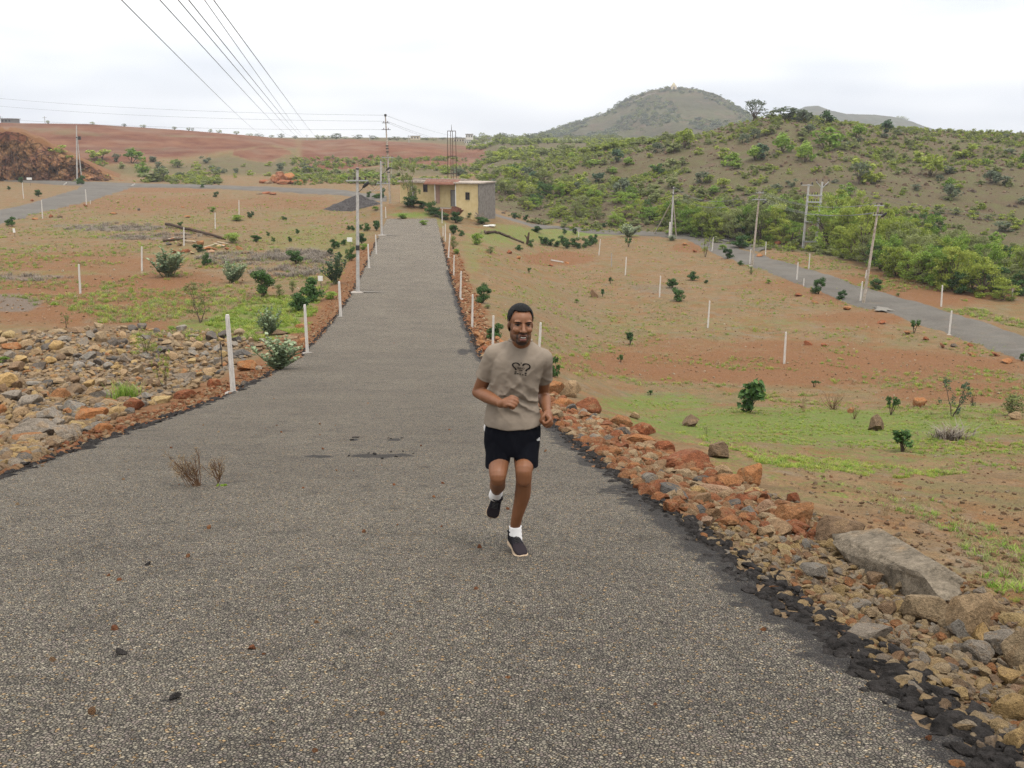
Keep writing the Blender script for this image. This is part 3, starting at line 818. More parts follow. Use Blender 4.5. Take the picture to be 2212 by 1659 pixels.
TAN, YEL, ORA, RED, GRY, DRK, BRN, PNK = (.285, .200, .115), (.330, .225, .100), (.270, .120, .048), (.205, .072, .032), (.205, .175, .140), (.105, .090, .076), (.180, .118, .070), (.290, .180, .110)
CNAME = {TAN: 'tan', YEL: 'yellowish', ORA: 'orange', RED: 'rust red', GRY: 'grey', DRK: 'dark grey', BRN: 'brown', PNK: 'pinkish'}
per_object_stops = {
    'rubble mix': [(0, DRK), (.14, GRY), (.4, TAN), (.65, BRN), (.85, YEL), (.97, ORA)],
    'hill pebbles': [(0, (.10, .07, .048)), (.5, (.13, .082, .052)), (.8, (.075, .055, .042))],
    'tan gravel': [(0, TAN), (.3, YEL), (.55, (.32, .24, .15)), (.72, GRY), (.85, BRN), (.95, ORA)],
    'orange clods': [(0, ORA), (.35, RED), (.6, (.20, .095, .042)), (.85, TAN)],
    'field pebbles': [(0, TAN), (.2, (.21, .135, .075)), (.45, PNK), (.65, (.22, .11, .05)), (.82, BRN), (.93, (.32, .26, .18))],
}
M_ROCK = rock_material('rock')
ROUND = [rock_mesh('boulder', 100 + k, 4, 'round', [M_ROCK]) for k in range(8)]
ANG = [rock_mesh('boulder', 200 + k, 4, 'angular', [M_ROCK]) for k in range(8)]
BLOCK = [rock_mesh('boulder', 300 + k, 4, 'block', [M_ROCK]) for k in range(6)]
ST_R = [rock_mesh('stone', 400 + k, 3, 'round', [M_ROCK]) for k in range(6)]
ST_A = [rock_mesh('stone', 500 + k, 3, 'angular', [M_ROCK]) for k in range(12)]

BOULDERS = []; STONES = []
def vary(c, a=.12):
    f = 1 + RNG.uniform(-a, a); g = RNG.uniform(-a, a) * .5
    return (c[0] * f * (1 + g), c[1] * f, c[2] * f * (1 - g), 1)
def put_rock(px, py, w, h, c, kind='round', yaw=None, name='boulder', tilt=0.0, deep=.8, sink=.16, lst=None, label=None, group=None):
    b = hit(px, py)
    d = depth_of(b)
    Wd = w * d / FPX / 2; Hh = h * d / FPX / 2 * 1.12
    yaw = RNG.uniform(-.5, .5) if yaw is None else yaw
    D = Wd * deep
    me = {'round': ROUND, 'angular': ANG, 'block': BLOCK, 'sr': ST_R, 'sa': ST_A}[kind]
    me = me[int(RNG.integers(len(me)))]
    Y = b[1] + D * .45; X = b[0] * Y / b[1]
    z = float(H(X, Y))
    o = link(name, me, loc=(X, Y, min(z, b[2] + .6 * (z - b[2])) + Hh * (1 - sink * 2)), rot=(RNG.uniform(-.2, .2), tilt + RNG.uniform(-.12, .12), yaw), scale=(Wd, D, Hh))
    o.color = vary(c)
    tag(o, label, 'rock' if name == 'stone' else 'boulder', group)
    if lst is not None: lst.append((o, px, py - h / 2, c, kind, w))
    return o
def z7(x, y, w, h): return 1152.1 + .4792 * x, 745.5 + .4792 * y, .4792 * w, .4792 * h
def z8(x, y, w, h): return 1355.4 + .3873 * x, 1084.3 + .3873 * y, .3873 * w, .3873 * h
def z6(x, y, w, h): return .2205 * x, 677.7 + .2205 * y, .2205 * w, .2205 * h
GR = 'boulders along the road verge'
GL = 'boulders of the rubble bank'
for (x, y, w, h, c, k) in [
    (165, 235, 110, 85, TAN, 'round'), (95, 225, 90, 75, ORA, 'round'), (130, 280, 110, 45, ORA, 'round'), (245, 305, 120, 75, RED, 'round'), (455, 330, 45, 32, TAN, 'round'),
    (385, 375, 115, 70, ORA, 'round'), (402, 412, 75, 48, DRK, 'angular'), (490, 405, 120, 62, RED, 'round'), (468, 450, 150, 55, ORA, 'round'), (330, 500, 140, 40, ORA, 'round'),
    (588, 495, 105, 72, RED, 'round'), (690, 577, 222, 102, RED, 'round'), (832, 508, 95, 82, BRN, 'round'), (845, 605, 95, 80, TAN, 'round'), (975, 625, 120, 95, ORA, 'round'),
    (880, 655, 130, 75, ORA, 'round'), (820, 685, 165, 60, PNK, 'round'), (615, 690, 165, 72, DRK, 'block'), (735, 695, 90, 70, YEL, 'round'), (955, 732, 100, 68, RED, 'round'),
    (1167, 712, 66, 52, RED, 'round'), (745, 773, 112, 58, DRK, 'angular'), (510, 580, 70, 40, ORA, 'round'), (640, 622, 70, 45, RED, 'round'), (730, 590, 60, 42, ORA, 'round'), (575, 592, 36, 38, GRY, 'angular'),
    (1040, 770, 110, 78, PNK, 'round'), (1000, 690, 110, 50, YEL, 'angular'), (1174, 818, 175, 118, ORA, 'round'), (1375, 905, 205, 145, BRN, 'round'), (1535, 985, 155, 150, PNK, 'round'),
    (1265, 1068, 150, 105, GRY, 'angular'), (1070, 800, 80, 45, GRY, 'angular'), (1160, 830, 90, 45, GRY, 'angular'), (1262, 865, 65, 50, ORA, 'angular'), (710, 366, 82, 58, BRN, 'angular'), (1545, 387, 88, 88, BRN, 'angular'),
    (1212, 288, 36, 22, BRN, 'angular'), (1740, 278, 62, 42, ORA, 'round'), (2168, 335, 60, 38, TAN, 'round'), (1432, 305, 42, 26, ORA, 'round'), (230, 440, 90, 42, DRK, 'block'), (340, 440, 60, 40, GRY, 'angular')]:
    put_rock(*z7(x, y, w, h), c, k, lst=BOULDERS, group=GR)
for (x, y, w, h, c, k) in [(1650, 668, 265, 165, TAN, 'round'), (1895, 760, 250, 280, TAN, 'round'), (1850, 770, 170, 150, GRY, 'angular'), (2065, 872, 180, 165, GRY, 'angular'), (2165, 930, 190, 250, TAN, 'round'), (1330, 778, 280, 90, GRY, 'block'),
                           (1615, 975, 105, 92, TAN, 'angular'), (2160, 1392, 170, 165, YEL, 'round'), (1835, 1490, 90, 50, ORA, 'angular'), (1650, 500, 190, 150, BRN, 'angular'), (1780, 1045, 105, 75, YEL, 'angular'), (1450, 640, 120, 90, BRN, 'angular'), (1360, 650, 110, 70, TAN, 'angular')]:
    put_rock(*z8(x, y, w, h), c, k, lst=BOULDERS, group=GR, deep=.65)
for (x, y, w, h, c, k) in [(345, 1232, 500, 215, GRY, 'angular'), (290, 1265, 350, 85, ORA, 'round'), (905, 1052, 310, 140, ORA, 'round'), (1315, 942, 215, 130, RED, 'round'), (1590, 872, 220, 72, YEL, 'round'), (1815, 832, 230, 92, RED, 'round'),
                           (85, 718, 215, 155, YEL, 'round'), (585, 852, 215, 132, ORA, 'round'), (505, 1052, 270, 150, GRY, 'angular'), (770, 1142, 165, 105, YEL, 'angular'), (1000, 1152, 200, 90, ORA, 'round'), (487, 492, 140, 76, YEL, 'round'),
                           (385, 548, 195, 82, DRK, 'block'), (685, 412, 195, 100, TAN, 'angular'), (760, 194, 210, 60, BRN, 'block'), (570, 190, 180, 42, TAN, 'block'), (1805, 655, 235, 100, GRY, 'block'), (1920, 722, 105, 90, TAN, 'angular'), (2060, 602, 140, 72, TAN, 'angular'),
                           (1640, 302, 130, 52, TAN, 'angular'), (1120, 320, 125, 80, DRK, 'angular'), (130, 855, 190, 100, GRY, 'angular'), (230, 1030, 170, 130, TAN, 'angular'), (760, 960, 240, 120, GRY, 'angular'), (1090, 905, 240, 60, TAN, 'block'), (1170, 965, 150, 60, YEL, 'round'),
                           (1450, 725, 120, 90, BRN, 'angular'), (110, 350, 190, 65, ORA, 'round'), (270, 350, 140, 110, TAN, 'angular'), (900, 795, 130, 90, TAN, 'angular'), (1000, 820, 220, 90, GRY, 'block'), (20, 1000, 110, 120, ORA, 'round'), (15, 890, 100, 110, TAN, 'angular'),
                           (2100, 715, 150, 90, RED, 'round'), (20, 1245, 110, 60, RED, 'round'), (560, 690, 130, 60, TAN, 'angular'), (1790, 540, 110, 50, BRN, 'angular'), (1860, 320, 100, 45, TAN, 'angular'), (350, 720, 160, 60, GRY, 'angular'), (1900, 240, 100, 40, GRY, 'angular')]:
    put_rock(*z6(x, y, w, h), c, k, lst=BOULDERS, group=GL, deep=.7)
def rz(x, y, w, h): return .36766 * x, 542.2 + .36766 * y, .36766 * w, .36766 * h
for (x, y, w, h, c, k) in [(1455, 702, 130, 66, ORA, 'round'), (1450, 790, 80, 34, DRK, 'block'), (1505, 700, 70, 30, GRY, 'angular'), (1420, 625, 120, 50, DRK, 'angular'), (1650, 495, 110, 36, BRN, 'block'), (1700, 520, 90, 36, TAN, 'angular'), (1525, 500, 50, 30, TAN, 'angular'), (1785, 545, 70, 40, ORA, 'round'), (1765, 460, 60, 36, ORA, 'round'), (1720, 560, 60, 40, BRN, 'angular')]:
    put_rock(*rz(x, y, w, h), c, k, lst=BOULDERS, group=GL, deep=.7)

# the long grey slab, built to its own outline
def slab():
    a = hit(*z8(1130, 290, 0, 0)[:2]); b = hit(*z8(1640, 640, 0, 0)[:2])
    d = depth_of(a)
    L = np.linalg.norm(a - b) * 1.02
    V, F = ico(4); V = V.copy()
    r = np.random.default_rng(5)
    V = np.sign(V) * np.abs(V) ** .62
    for n_, dd in (((0, .25, 1), .42), ((.5, -.8, .3), .62), ((-1, .2, .2), .82), ((1, .1, .35), .8), ((.1, .9, .3), .7), ((.2, -.6, .75), .62)):
        n = np.array(n_, float); n /= np.linalg.norm(n); V -= n * np.maximum(0, V @ n - dd)[:, None]
    V *= (1 + .24 * (fbm(V[:, 0] * 3, V[:, 1] * 3 + V[:, 2] * 2, 5) - .5))[:, None]
    V -= (V.max(0) + V.min(0)) / 2; V /= (V.max(0) - V.min(0)) / 2
    V *= np.array([L / 2, .20, .11])
    c = (a + b) / 2 + np.array([.20, .12, 0.0])
    yaw = math.atan2(b[1] - a[1], b[0] - a[0])
    pitch = math.atan2(float(H(b[0], b[1])) - float(H(a[0], a[1])), np.hypot(b[0] - a[0], b[1] - a[1]))
    o = link('boulder', mesh_np('boulder', V, F, [M_ROCK], smooth=False), loc=(c[0], c[1], float(H(c[0], c[1])) + .11), rot=(.42, -pitch, yaw))
    o.color = (.175, .142, .102, 1)
    tag(o, 'long flat grey slab of rock lying aslant on tan gravel beside the road', 'boulder', GR)
slab()

# stones one can still tell apart
def in_poly(x, y, P):
    c = False
    for i in range(len(P)):
        (x1, y1), (x2, y2) = P[i], P[i - 1]
        if (y1 > y) != (y2 > y) and x < (x2 - x1) * (y - y1) / (y2 - y1) + x1: c = not c
    return c
RUB = [(-40, 730), (120, 712), (300, 708), (460, 716), (560, 728), (590, 748), (545, 770), (500, 800), (430, 835), (340, 870), (250, 905), (150, 955), (60, 1005), (-40, 1030)]
taken = [(b[1], b[2], b[5] * .42) for b in BOULDERS]
def stones_in(n, sample, sizes, colours, grp, kinds=('sa', 'sa', 'sr'), hk=(.5, .8)):
    k = 0; tries = 0
    while k < n and tries < 9000:
        tries += 1
        px, py = sample()
        p = hit(px, py); d = depth_of(p)
        s = RNG.uniform(*sizes) ** 1.0
        w = s * FPX / d
        if any((px - a) ** 2 + ((py - w * .25 - b) * 1.5) ** 2 < (r * .7 + w * .42) ** 2 for a, b, r in taken): continue
        taken.append((px, py - w * .25, w * .5))
        c = colours[int(RNG.integers(len(colours)))]
        put_rock(px, py, w, w * RNG.uniform(*hk), c, kinds[int(RNG.integers(len(kinds)))], yaw=RNG.uniform(0, 6.3), name='stone', tilt=RNG.uniform(-.4, .4), deep=RNG.uniform(.6, 1.0), sink=.2, lst=STONES, group=grp)
        k += 1
def s_rub():
    while True:
        x, y = RNG.uniform(-20, 590), 1025 - 315 * RNG.random() ** .75
        if in_poly(x, y, RUB): return x, y
stones_in(88, s_rub, (.30, .62), [TAN, GRY, TAN, DRK, BRN, TAN, GRY, YEL], 'stones of the rubble bank')
stones_in(95, s_rub, (.18, .34), [TAN, GRY, BRN, DRK, BRN, GRY, TAN, YEL], 'stones of the rubble bank')
def s_right(y0, y1):
    def f():
        Y = y0 * (y1 / y0) ** RNG.random(); u = RNG.uniform(HW + .22, HW + 1.35)
        X = cx_road(Y) + u
        a, b, _ = project(X, Y, H(X, Y)); return float(a), float(b)
    return f
stones_in(55, s_right(2.4, 7.0), (.07, .17), [TAN, YEL, TAN, YEL, GRY, BRN, PNK], 'stones along the road verge', hk=(.55, .85))
stones_in(60, s_right(7, 40), (.16, .42), [ORA, RED, ORA, TAN, ORA, GRY, DRK, RED], 'stones along the road verge', kinds=('sr', 'sr', 'sa'))
marks_rock = [(504, 768, 'the post beside the rubble bank'), (603, 770, 'the pale milkweed at the road edge'), (1115, 930, 'the running man'), (1890, 1230, 'the long grey slab'), (66, 945, 'the biggest grey boulder'),
              (441, 1010, 'the dry twigs on the road'), (664, 720, 'the second post beyond the rubble'), (1617, 860, 'the big leafy bush in the grass'), (1483, 998, 'the big red boulder'), (1820, 1130, 'the brown boulder above the slab'),
              (272, 850, 'the bright green grass clump'), (150, 712, 'the flat slab atop the rubble'), (20, 815, 'the yellow boulder at the photo edge'), (330, 760, 'the pale sapling in the rubble'), (480, 770, 'the thin black rod'),
              (1000, 700, 'the road posts behind the man'), (1760, 1225, 'the grey boulder with tan patch'), (2150, 1600, 'the lower corner of the photo'), (1555, 970, 'the round boulder on the grass'), (285, 880, 'the red boulder by the verge')]
SHAPE = {'round': 'rounded', 'angular': 'angular', 'block': 'flat blocky', 'sr': 'rounded', 'sa': 'angular'}
label_by_landmark([(o, x, y, f"{'large' if w > 75 else 'mid-sized' if w > 42 else 'small'} {SHAPE[k]} {CNAME[c]} boulder") for o, x, y, c, k, w in BOULDERS], marks_rock)
label_by_landmark([(o, x, y, f"{'bulky' if w > 34 else 'middling' if w > 22 else 'small'} {SHAPE[k]} {CNAME[c]} stone") for o, x, y, c, k, w in STONES], marks_rock)

# finer rubble, gravel and clods
def kinds_of(mname, seed, n=6, sub=2):
    m = rock_material(mname, per_object=False)
    return [rock_mesh(mname, seed + k, sub, 'block' if k % 3 == 0 else 'angular', [m]) for k in range(n)]
def spread(n, fn, s0, s1, pw=2.0, sink=.25):
    P = []; Sx = []
    XY = fn(n)
    z = H(XY[:, 0], XY[:, 1])
    s = s0 + (s1 - s0) * RNG.random(len(XY)) ** pw
    P = np.stack([XY[:, 0], XY[:, 1], z + s * (.5 - sink) * .7], 1)
    sc = np.stack([s, s * RNG.uniform(.6, 1, len(s)), s * RNG.uniform(.45, .8, len(s))], 1) / 2
    rot = np.stack([RNG.uniform(-.4, .4, len(s)), RNG.uniform(-.4, .4, len(s)), RNG.uniform(0, 6.28, len(s))], 1)
    return P, rot, sc
def by_px_poly(P):
    P = np.array(P)
    def f(n):
        out = []
        while len(out) < n:
            x, y = RNG.uniform(P[:, 0].min(), P[:, 0].max()), RNG.uniform(P[:, 1].min(), P[:, 1].max())
            if in_poly(x, y, [tuple(q) for q in P]): out.append((x, y))
        # positions between a coarse grid of terrain hits, so as not to march every ray
        gx = np.linspace(P[:, 0].min(), P[:, 0].max(), 24); gy = np.linspace(P[:, 1].min(), P[:, 1].max(), 24)
        G = hits([(a, b) for b in gy for a in gx])[:, :2].reshape(24, 24, 2)
        o = np.array(out)
        fx = np.clip((o[:, 0] - gx[0]) / (gx[-1] - gx[0]) * 23, 0, 22.999); fy = np.clip((o[:, 1] - gy[0]) / (gy[-1] - gy[0]) * 23, 0, 22.999)
        i, j = fy.astype(int), fx.astype(int); a, b = (fy - i)[:, None], (fx - j)[:, None]
        return (G[i, j] * (1 - a) + G[i + 1, j] * a) * (1 - b) + (G[i, j + 1] * (1 - a) + G[i + 1, j + 1] * a) * b
    return f
def by_u(u0, u1, y0, y1, pu=1.0):
    def f(n):
        Y = y0 * (y1 / y0) ** RNG.random(n); u = u0 + (u1 - u0) * RNG.random(n) ** pu
        return np.stack([cx_road(Y) + u, Y], 1)
    return f
scatter('rubble', kinds_of('rubble mix', 600), *spread(5200, by_px_poly(RUB), .06, .26, 2.2))
scatter('gravel', kinds_of('tan gravel', 620), *spread(9000, by_u(HW + .05, HW + 1.75, 1.7, 10, .9), .018, .085, 2.0))
scatter('orange_rubble', kinds_of('orange clods', 640), *spread(7500, by_u(HW + .05, HW + 1.45, 7.0, 85, .9), .03, .22, 2.4))
scatter('verge_rubble', kinds_of('orange clods', 640), *spread(6500, by_u(-HW - 1.05, -HW - .05, 6, 85), .02, .13, 2.2))
scatter('field_pebbles', kinds_of('field pebbles', 660), *spread(6000, by_px_poly([(1180, 800), (1300, 690), (1500, 640), (2420, 800), (2420, 1500), (2230, 1560), (2000, 1220), (1560, 960)]), .012, .07, 3.0))
scatter('field_stones', kinds_of('field pebbles', 680), *spread(3600, by_px_poly([(1010, 540), (1500, 540), (2230, 800), (2230, 900), (1220, 800), (1090, 680)]), .03, .16, 3.2))
scatter('left_field_stones', kinds_of('field pebbles', 690), *spread(2600, by_px_poly([(-20, 480), (300, 410), (740, 430), (700, 620), (560, 700), (-20, 700)]), .04, .22, 3.2))

# broken edge of the asphalt
def tar_material():
    t = NT('tar lump')
    p = t.pos()
    n = t.noise(p, 14, 6, .7)
    col = t.mix(t.ramp(n, [(.35, 0.0), (.7, 1.0)]), (.012, .0108, .010), (.058, .051, .047))
    return t.done(col, .95, .06, bump=t.noise(p, 42, 5, .7), bdist=.04)
M_TAR = tar_material()
TARK = [rock_mesh('asphalt_chunk', 700 + k, 3, 'angular', [M_TAR]) for k in range(10)]
def chunk(u, Y, s, flat):
    X = cx_road(Y) + u
    o = link('asphalt_chunk', TARK[int(RNG.integers(10))], parent=road, loc=(X, Y, float(ROAD_Z(Y)) - .035 + s * .14), rot=(RNG.uniform(-.3, .3), RNG.uniform(-.3, .3), RNG.uniform(0, 6.3)), scale=(s * RNG.uniform(.5, .9), s * RNG.uniform(.4, .6), s * flat))
for k in range(70):
    Y = 2.3 * (17 / 2.3) ** RNG.random()
    chunk(HW + RNG.normal(.06, .05), Y, RNG.uniform(.025, .07), RNG.uniform(.3, .55))
for k in range(60):
    Y = 6.5 * (24 / 6.5) ** RNG.random()
    chunk(-HW - RNG.normal(.0, .06), Y, RNG.uniform(.08, .24), RNG.uniform(.14, .3))
Yt = 2.0 * (95 / 2.0) ** RNG.random(5200); sd_ = np.where(RNG.random(5200) < .62, 1, -1)
ut = sd_ * (HW + RNG.normal(.05, .075, 5200))
st = RNG.uniform(.015, .075, 5200) * np.interp(Yt, [0, 10, 90], [.9, 1.0, 1.5])
o = scatter('asphalt_crumbs', TARK, np.stack([cx_road(Yt) + ut, Yt, ROAD_Z(Yt) - .01 + st * .2], 1), RNG.uniform(0, 6.28, 5200), np.stack([st * .7, st * .6, st * .4], 1))
o.parent = road
# torn dark scars in the surface behind the runner
for cx_, cy_, n_, wx_ in ((765, 950, 3, 12), (853, 950, 3, 12), (800, 985, 6, 44), (860, 984, 3, 24), (322, 1226, 1, 1), (262, 1420, 1, 1), (380, 1512, 1, 1)):
    for k in range(n_):
        q = hit(cx_ + RNG.normal(0, wx_ * .8), cy_ + RNG.normal(0, 3.5)); s_ = RNG.uniform(.012, .034)
        link('asphalt_chunk', TARK[int(RNG.integers(10))], parent=road, loc=(q[0], q[1], float(ROAD_Z(q[1])) + .026), rot=(RNG.uniform(-.15, .15), RNG.uniform(-.15, .15), RNG.uniform(0, 6.28)), scale=(s_ * 1.0, s_ * .6, s_ * .35))
# clods dropped on the carriageway
Yc = 2.2 * (40 / 2.2) ** RNG.random(110); uc = RNG.uniform(-HW + .1, HW - .1, 110); scs = RNG.uniform(.006, .020, 110)
scatter('road_grit', kinds_of('orange clods', 640), np.stack([cx_road(Yc) + uc, Yc, ROAD_Z(Yc) + .022], 1), RNG.uniform(0, 6.28, 110), scs)
# ------------------------------------------------------------------ plants
def leaf_material(name, a, b, c, trans=.25):
    """colours by leaf (tint) and by plant (object random)"""
    t = NT(name)
    at_ = t.n('ShaderNodeAttribute', attribute_name='tint')
    oi = t.n('ShaderNodeObjectInfo')
    f = t.math('MULTIPLY_ADD', t.math('SUBTRACT', oi.outputs['Random'], .5), .5, at_.outputs['Fac'], clamp=True)
    col = t.ramp(f, [(.08, a), (.5, b), (.95, c)])
    d = t.n('ShaderNodeBsdfPrincipled'); t.l(col, d.inputs['Base Color']); d.inputs['Roughness'].default_value = .6; d.inputs['Specular IOR Level'].default_value = .18
    tr = t.n('ShaderNodeBsdfTranslucent'); t.l(col, tr.inputs['Color'])
    mx = t.n('ShaderNodeMixShader'); mx.inputs[0].default_value = trans
    t.l(d.outputs[0], mx.inputs[1]); t.l(tr.outputs[0], mx.inputs[2]); t.l(mx.outputs[0], t.out.inputs[0])
    return t.m
L_DARK = leaf_material('deep green leaf', (.022, .050, .012), (.040, .092, .020), (.085, .150, .035))
L_BRIGHT = leaf_material('bright green leaf', (.085, .160, .020), (.180, .275, .038), (.300, .375, .070), .42)
L_YEL = leaf_material('yellow green leaf', (.130, .175, .022), (.240, .290, .042), (.370, .395, .080), .42)
L_OLIVE = leaf_material('olive leaf', (.125, .145, .048), (.190, .215, .072), (.270, .290, .115), .42)
L_GREY = leaf_material('grey green leaf', (.070, .090, .052), (.105, .130, .074), (.150, .175, .105), .35)
L_MILK = leaf_material('pale milkweed leaf', (.120, .170, .085), (.215, .275, .150), (.350, .390, .250))
L_BLUE = leaf_material('blue green leaf', (.035, .070, .038), (.060, .105, .052), (.095, .150, .075))
L_DRY = leaf_material('dry straw', (.150, .095, .045), (.230, .160, .080), (.300, .230, .130), .1)
M_BARK = plain('bark', (.085, .062, .045), .95, .1, .35, 14, .02)
M_STEM = plain('green stem', (.12, .13, .06), .8, .2, .2, 14)
M_TWIG = plain('brown twig', (.105, .060, .034), .9, .1, .3, 30)

def leaves(clumps, L, Wd, r, up=.4, shell=.5, fold=.12, oval=False):
    """clumps: (centre, radius or radii, count) -> V, F, tint"""
    Vs, Ts = [], []
    for c, rad, n in clumps:
        d = r.normal(size=(n, 3)); d /= np.linalg.norm(d, axis=1, keepdims=True)
        q = r.random(n) ** shell
        p = np.array(c) + d * q[:, None] * np.array(rad)
        nrm = d * .7 + r.normal(size=(n, 3)) * .6 + np.array([0, 0, up]); nrm /= np.linalg.norm(nrm, axis=1, keepdims=True)
        ax = np.cross(nrm, r.normal(size=(n, 3))); ax /= np.linalg.norm(ax, axis=1, keepdims=True)
        bx = np.cross(nrm, ax)
        s = r.uniform(.65, 1.3, n)[:, None]
        l, w = L * s, Wd * s
        if oval:
            quad = [p - ax * l * .5, p - ax * l * .15 + bx * w * .5 + nrm * fold * w, p + ax * l * .22 + bx * w * .46 + nrm * fold * w, p + ax * l * .5, p + ax * l * .22 - bx * w * .46 + nrm * fold * w, p - ax * l * .15 - bx * w * .5 + nrm * fold * w]
        else:
            quad = [p - ax * l * .5, p + bx * w * .5 + nrm * fold * w, p + ax * l * .5, p - bx * w * .5 + nrm * fold * w]
        Vs.append(np.stack(quad, 1).reshape(-1, 3))
        tint = np.clip(r.normal(.5, .2, n), 0, 1)
        Ts.append(np.repeat(tint, len(quad)))
    V = np.concatenate(Vs); k = 6 if oval else 4
    F = np.arange(len(V)).reshape(-1, k)
    return V, F, np.concatenate(Ts)
def foliage_mesh(name, cl, L, Wd, r, m, **k):
    V, F, T = leaves(cl, L, Wd, r, **k)
    V[:, 2] = np.maximum(V[:, 2], .005)
    return mesh_np(name, V, F, [m], vattr={'tint': ('FLOAT', T)})
def stems_mesh(name, paths, rads, m, n=5):
    mb = MB()
    for p, rr in zip(paths, rads): mb.tube(p, rr, n)
    return mb.mesh(name, [m])
def curve_to(a, b, r, wob=.08, k=5):
    a, b = np.array(a, float), np.array(b, float)
    t = np.linspace(0, 1, k)[:, None]
    L = np.linalg.norm(b - a)
    return a + (b - a) * t + np.concatenate([[np.zeros(3)], np.cumsum(r.normal(size=(k - 1, 3)) * wob * L / k, 0)]) * np.sin(t * math.pi)
def fit(*mm):
    """scale the meshes of one plant together so that it is 1 high and at most 1 wide"""
    V = np.concatenate([np.array([v.co[:] for v in m.vertices]) for m in mm])
    h = np.percentile(V[:, 2], 99.5); w = np.percentile(np.abs(V[:, :2]), 99) * 2
    for m in mm:
        a = np.array([v.co[:] for v in m.vertices], np.float32); a[:, 2] /= h; a[:, :2] /= w
        m.vertices.foreach_set('co', a.ravel()); m.update()
    return mm
def kind_bush(seed, m, n=1100, leaf=.085, dense=.5, nm='bush', clumps=11):
    r = np.random.default_rng(seed)
    cl = []
    for k in range(clumps):
        a = r.uniform(0, 6.28); q = r.uniform(0, .36); z = r.uniform(.18, .8)
        q *= math.sqrt(max(.1, 1 - abs(z - .42) ** 1.5))
        cl.append(((math.cos(a) * q, math.sin(a) * q, z), np.array([.2, .2, .16]) * r.uniform(.7, 1.2), n // clumps))
    f = foliage_mesh('foliage', cl, leaf, leaf * .55, r, m, up=.6, shell=.45)
    s = stems_mesh('stem', [curve_to((r.normal(0, .03), r.normal(0, .03), -.03), np.array(c[0]) * [1, 1, .95], r) for c in cl[:7]], [np.linspace(.018, .005, 5)] * 7, M_BARK)
    return fit(f, s)
def kind_sapling(seed, m, n=420, leaf=.12):
    r = np.random.default_rng(seed)
    cl = [((r.normal(0, .16), r.normal(0, .16), r.uniform(.5, .88)), r.uniform(.1, .19), n // 8) for k in range(8)]
    f = foliage_mesh('foliage', cl, leaf, leaf * .6, r, m, up=.6)
    s = stems_mesh('stem', [curve_to((0, 0, -.03), c[0], r) for c in cl], [np.linspace(.022, .006, 5)] * 8, M_BARK)
    return fit(f, s)
def kind_milk(seed, m=None, n=24, leaf=.17):
    m = m or L_MILK
    r = np.random.default_rng(seed)
    V, T, paths = [], [], []
    for k in range(n):
        a = r.uniform(0, 6.28); q = r.uniform(.08, .5) ; h = r.uniform(.45, 1.0) * (1.05 - q * .7)
        p = curve_to((r.normal(0, .04), r.normal(0, .04), -.02), (math.cos(a) * q, math.sin(a) * q, h), r, .1, 7)
        paths.append(p)
        for j in np.linspace(.28, 1, 9):
            i = min(int(j * 6), 5); c = p[i] + (p[i + 1] - p[i]) * (j * 6 - i)
            b = r.uniform(0, 6.28)
            for sgn in (0, math.pi):
                d = np.array([math.cos(b + sgn), math.sin(b + sgn), r.uniform(.15, .8)]); d /= np.linalg.norm(d)
                side = np.cross(d, [0, 0, 1]); side /= np.linalg.norm(side); nn = np.cross(side, d)
                l = leaf * r.uniform(.6, 1.1) * (1.15 - .45 * j); w = l * .62
                V.append(np.stack([c, c + d * l * .3 + side * w * .45 + nn * .02, c + d * l * .7 + side * w * .42 + nn * .03, c + d * l, c + d * l * .7 - side * w * .42 + nn * .03, c + d * l * .3 - side * w * .45 + nn * .02]))
                T.append(np.full(6, np.clip(r.normal(.35 + .3 * j, .17), 0, 1)))
    V = np.concatenate(V); F = np.arange(len(V)).reshape(-1, 6)
    f = mesh_np('foliage', V, F, [m], vattr={'tint': ('FLOAT', np.concatenate(T))})
    return fit(f, stems_mesh('stem', paths, [np.linspace(.014, .006, 7)] * n, M_STEM))
def kind_sparse(seed, m, n=700, leaf=.05, spreadw=.42, trunks=3):
    r = np.random.default_rng(seed)
    paths, rads, cl = [], [], []
    for k in range(trunks):
        top = np.array([r.normal(0, spreadw * .5), r.normal(0, spreadw * .5), r.uniform(.75, 1.0)])
        p = curve_to((r.normal(0, .03), r.normal(0, .03), -.03), top, r, .22, 8); paths.append(p); rads.append(np.linspace(.016, .004, 8))
        for j in range(7):
            i = r.integers(2, 8); e = p[i] + np.array([r.normal(0, .16), r.normal(0, .16), r.uniform(.02, .18)])
            paths.append(curve_to(p[i], e, r, .15, 4)); rads.append(np.linspace(.006, .0025, 4))
            cl.append((e, r.uniform(.06, .12), n // (7 * trunks)))
    f = foliage_mesh('foliage', cl, leaf, leaf * .5, r, m, shell=.6)
    return fit(f, stems_mesh('stem', paths, rads, M_BARK, 4))
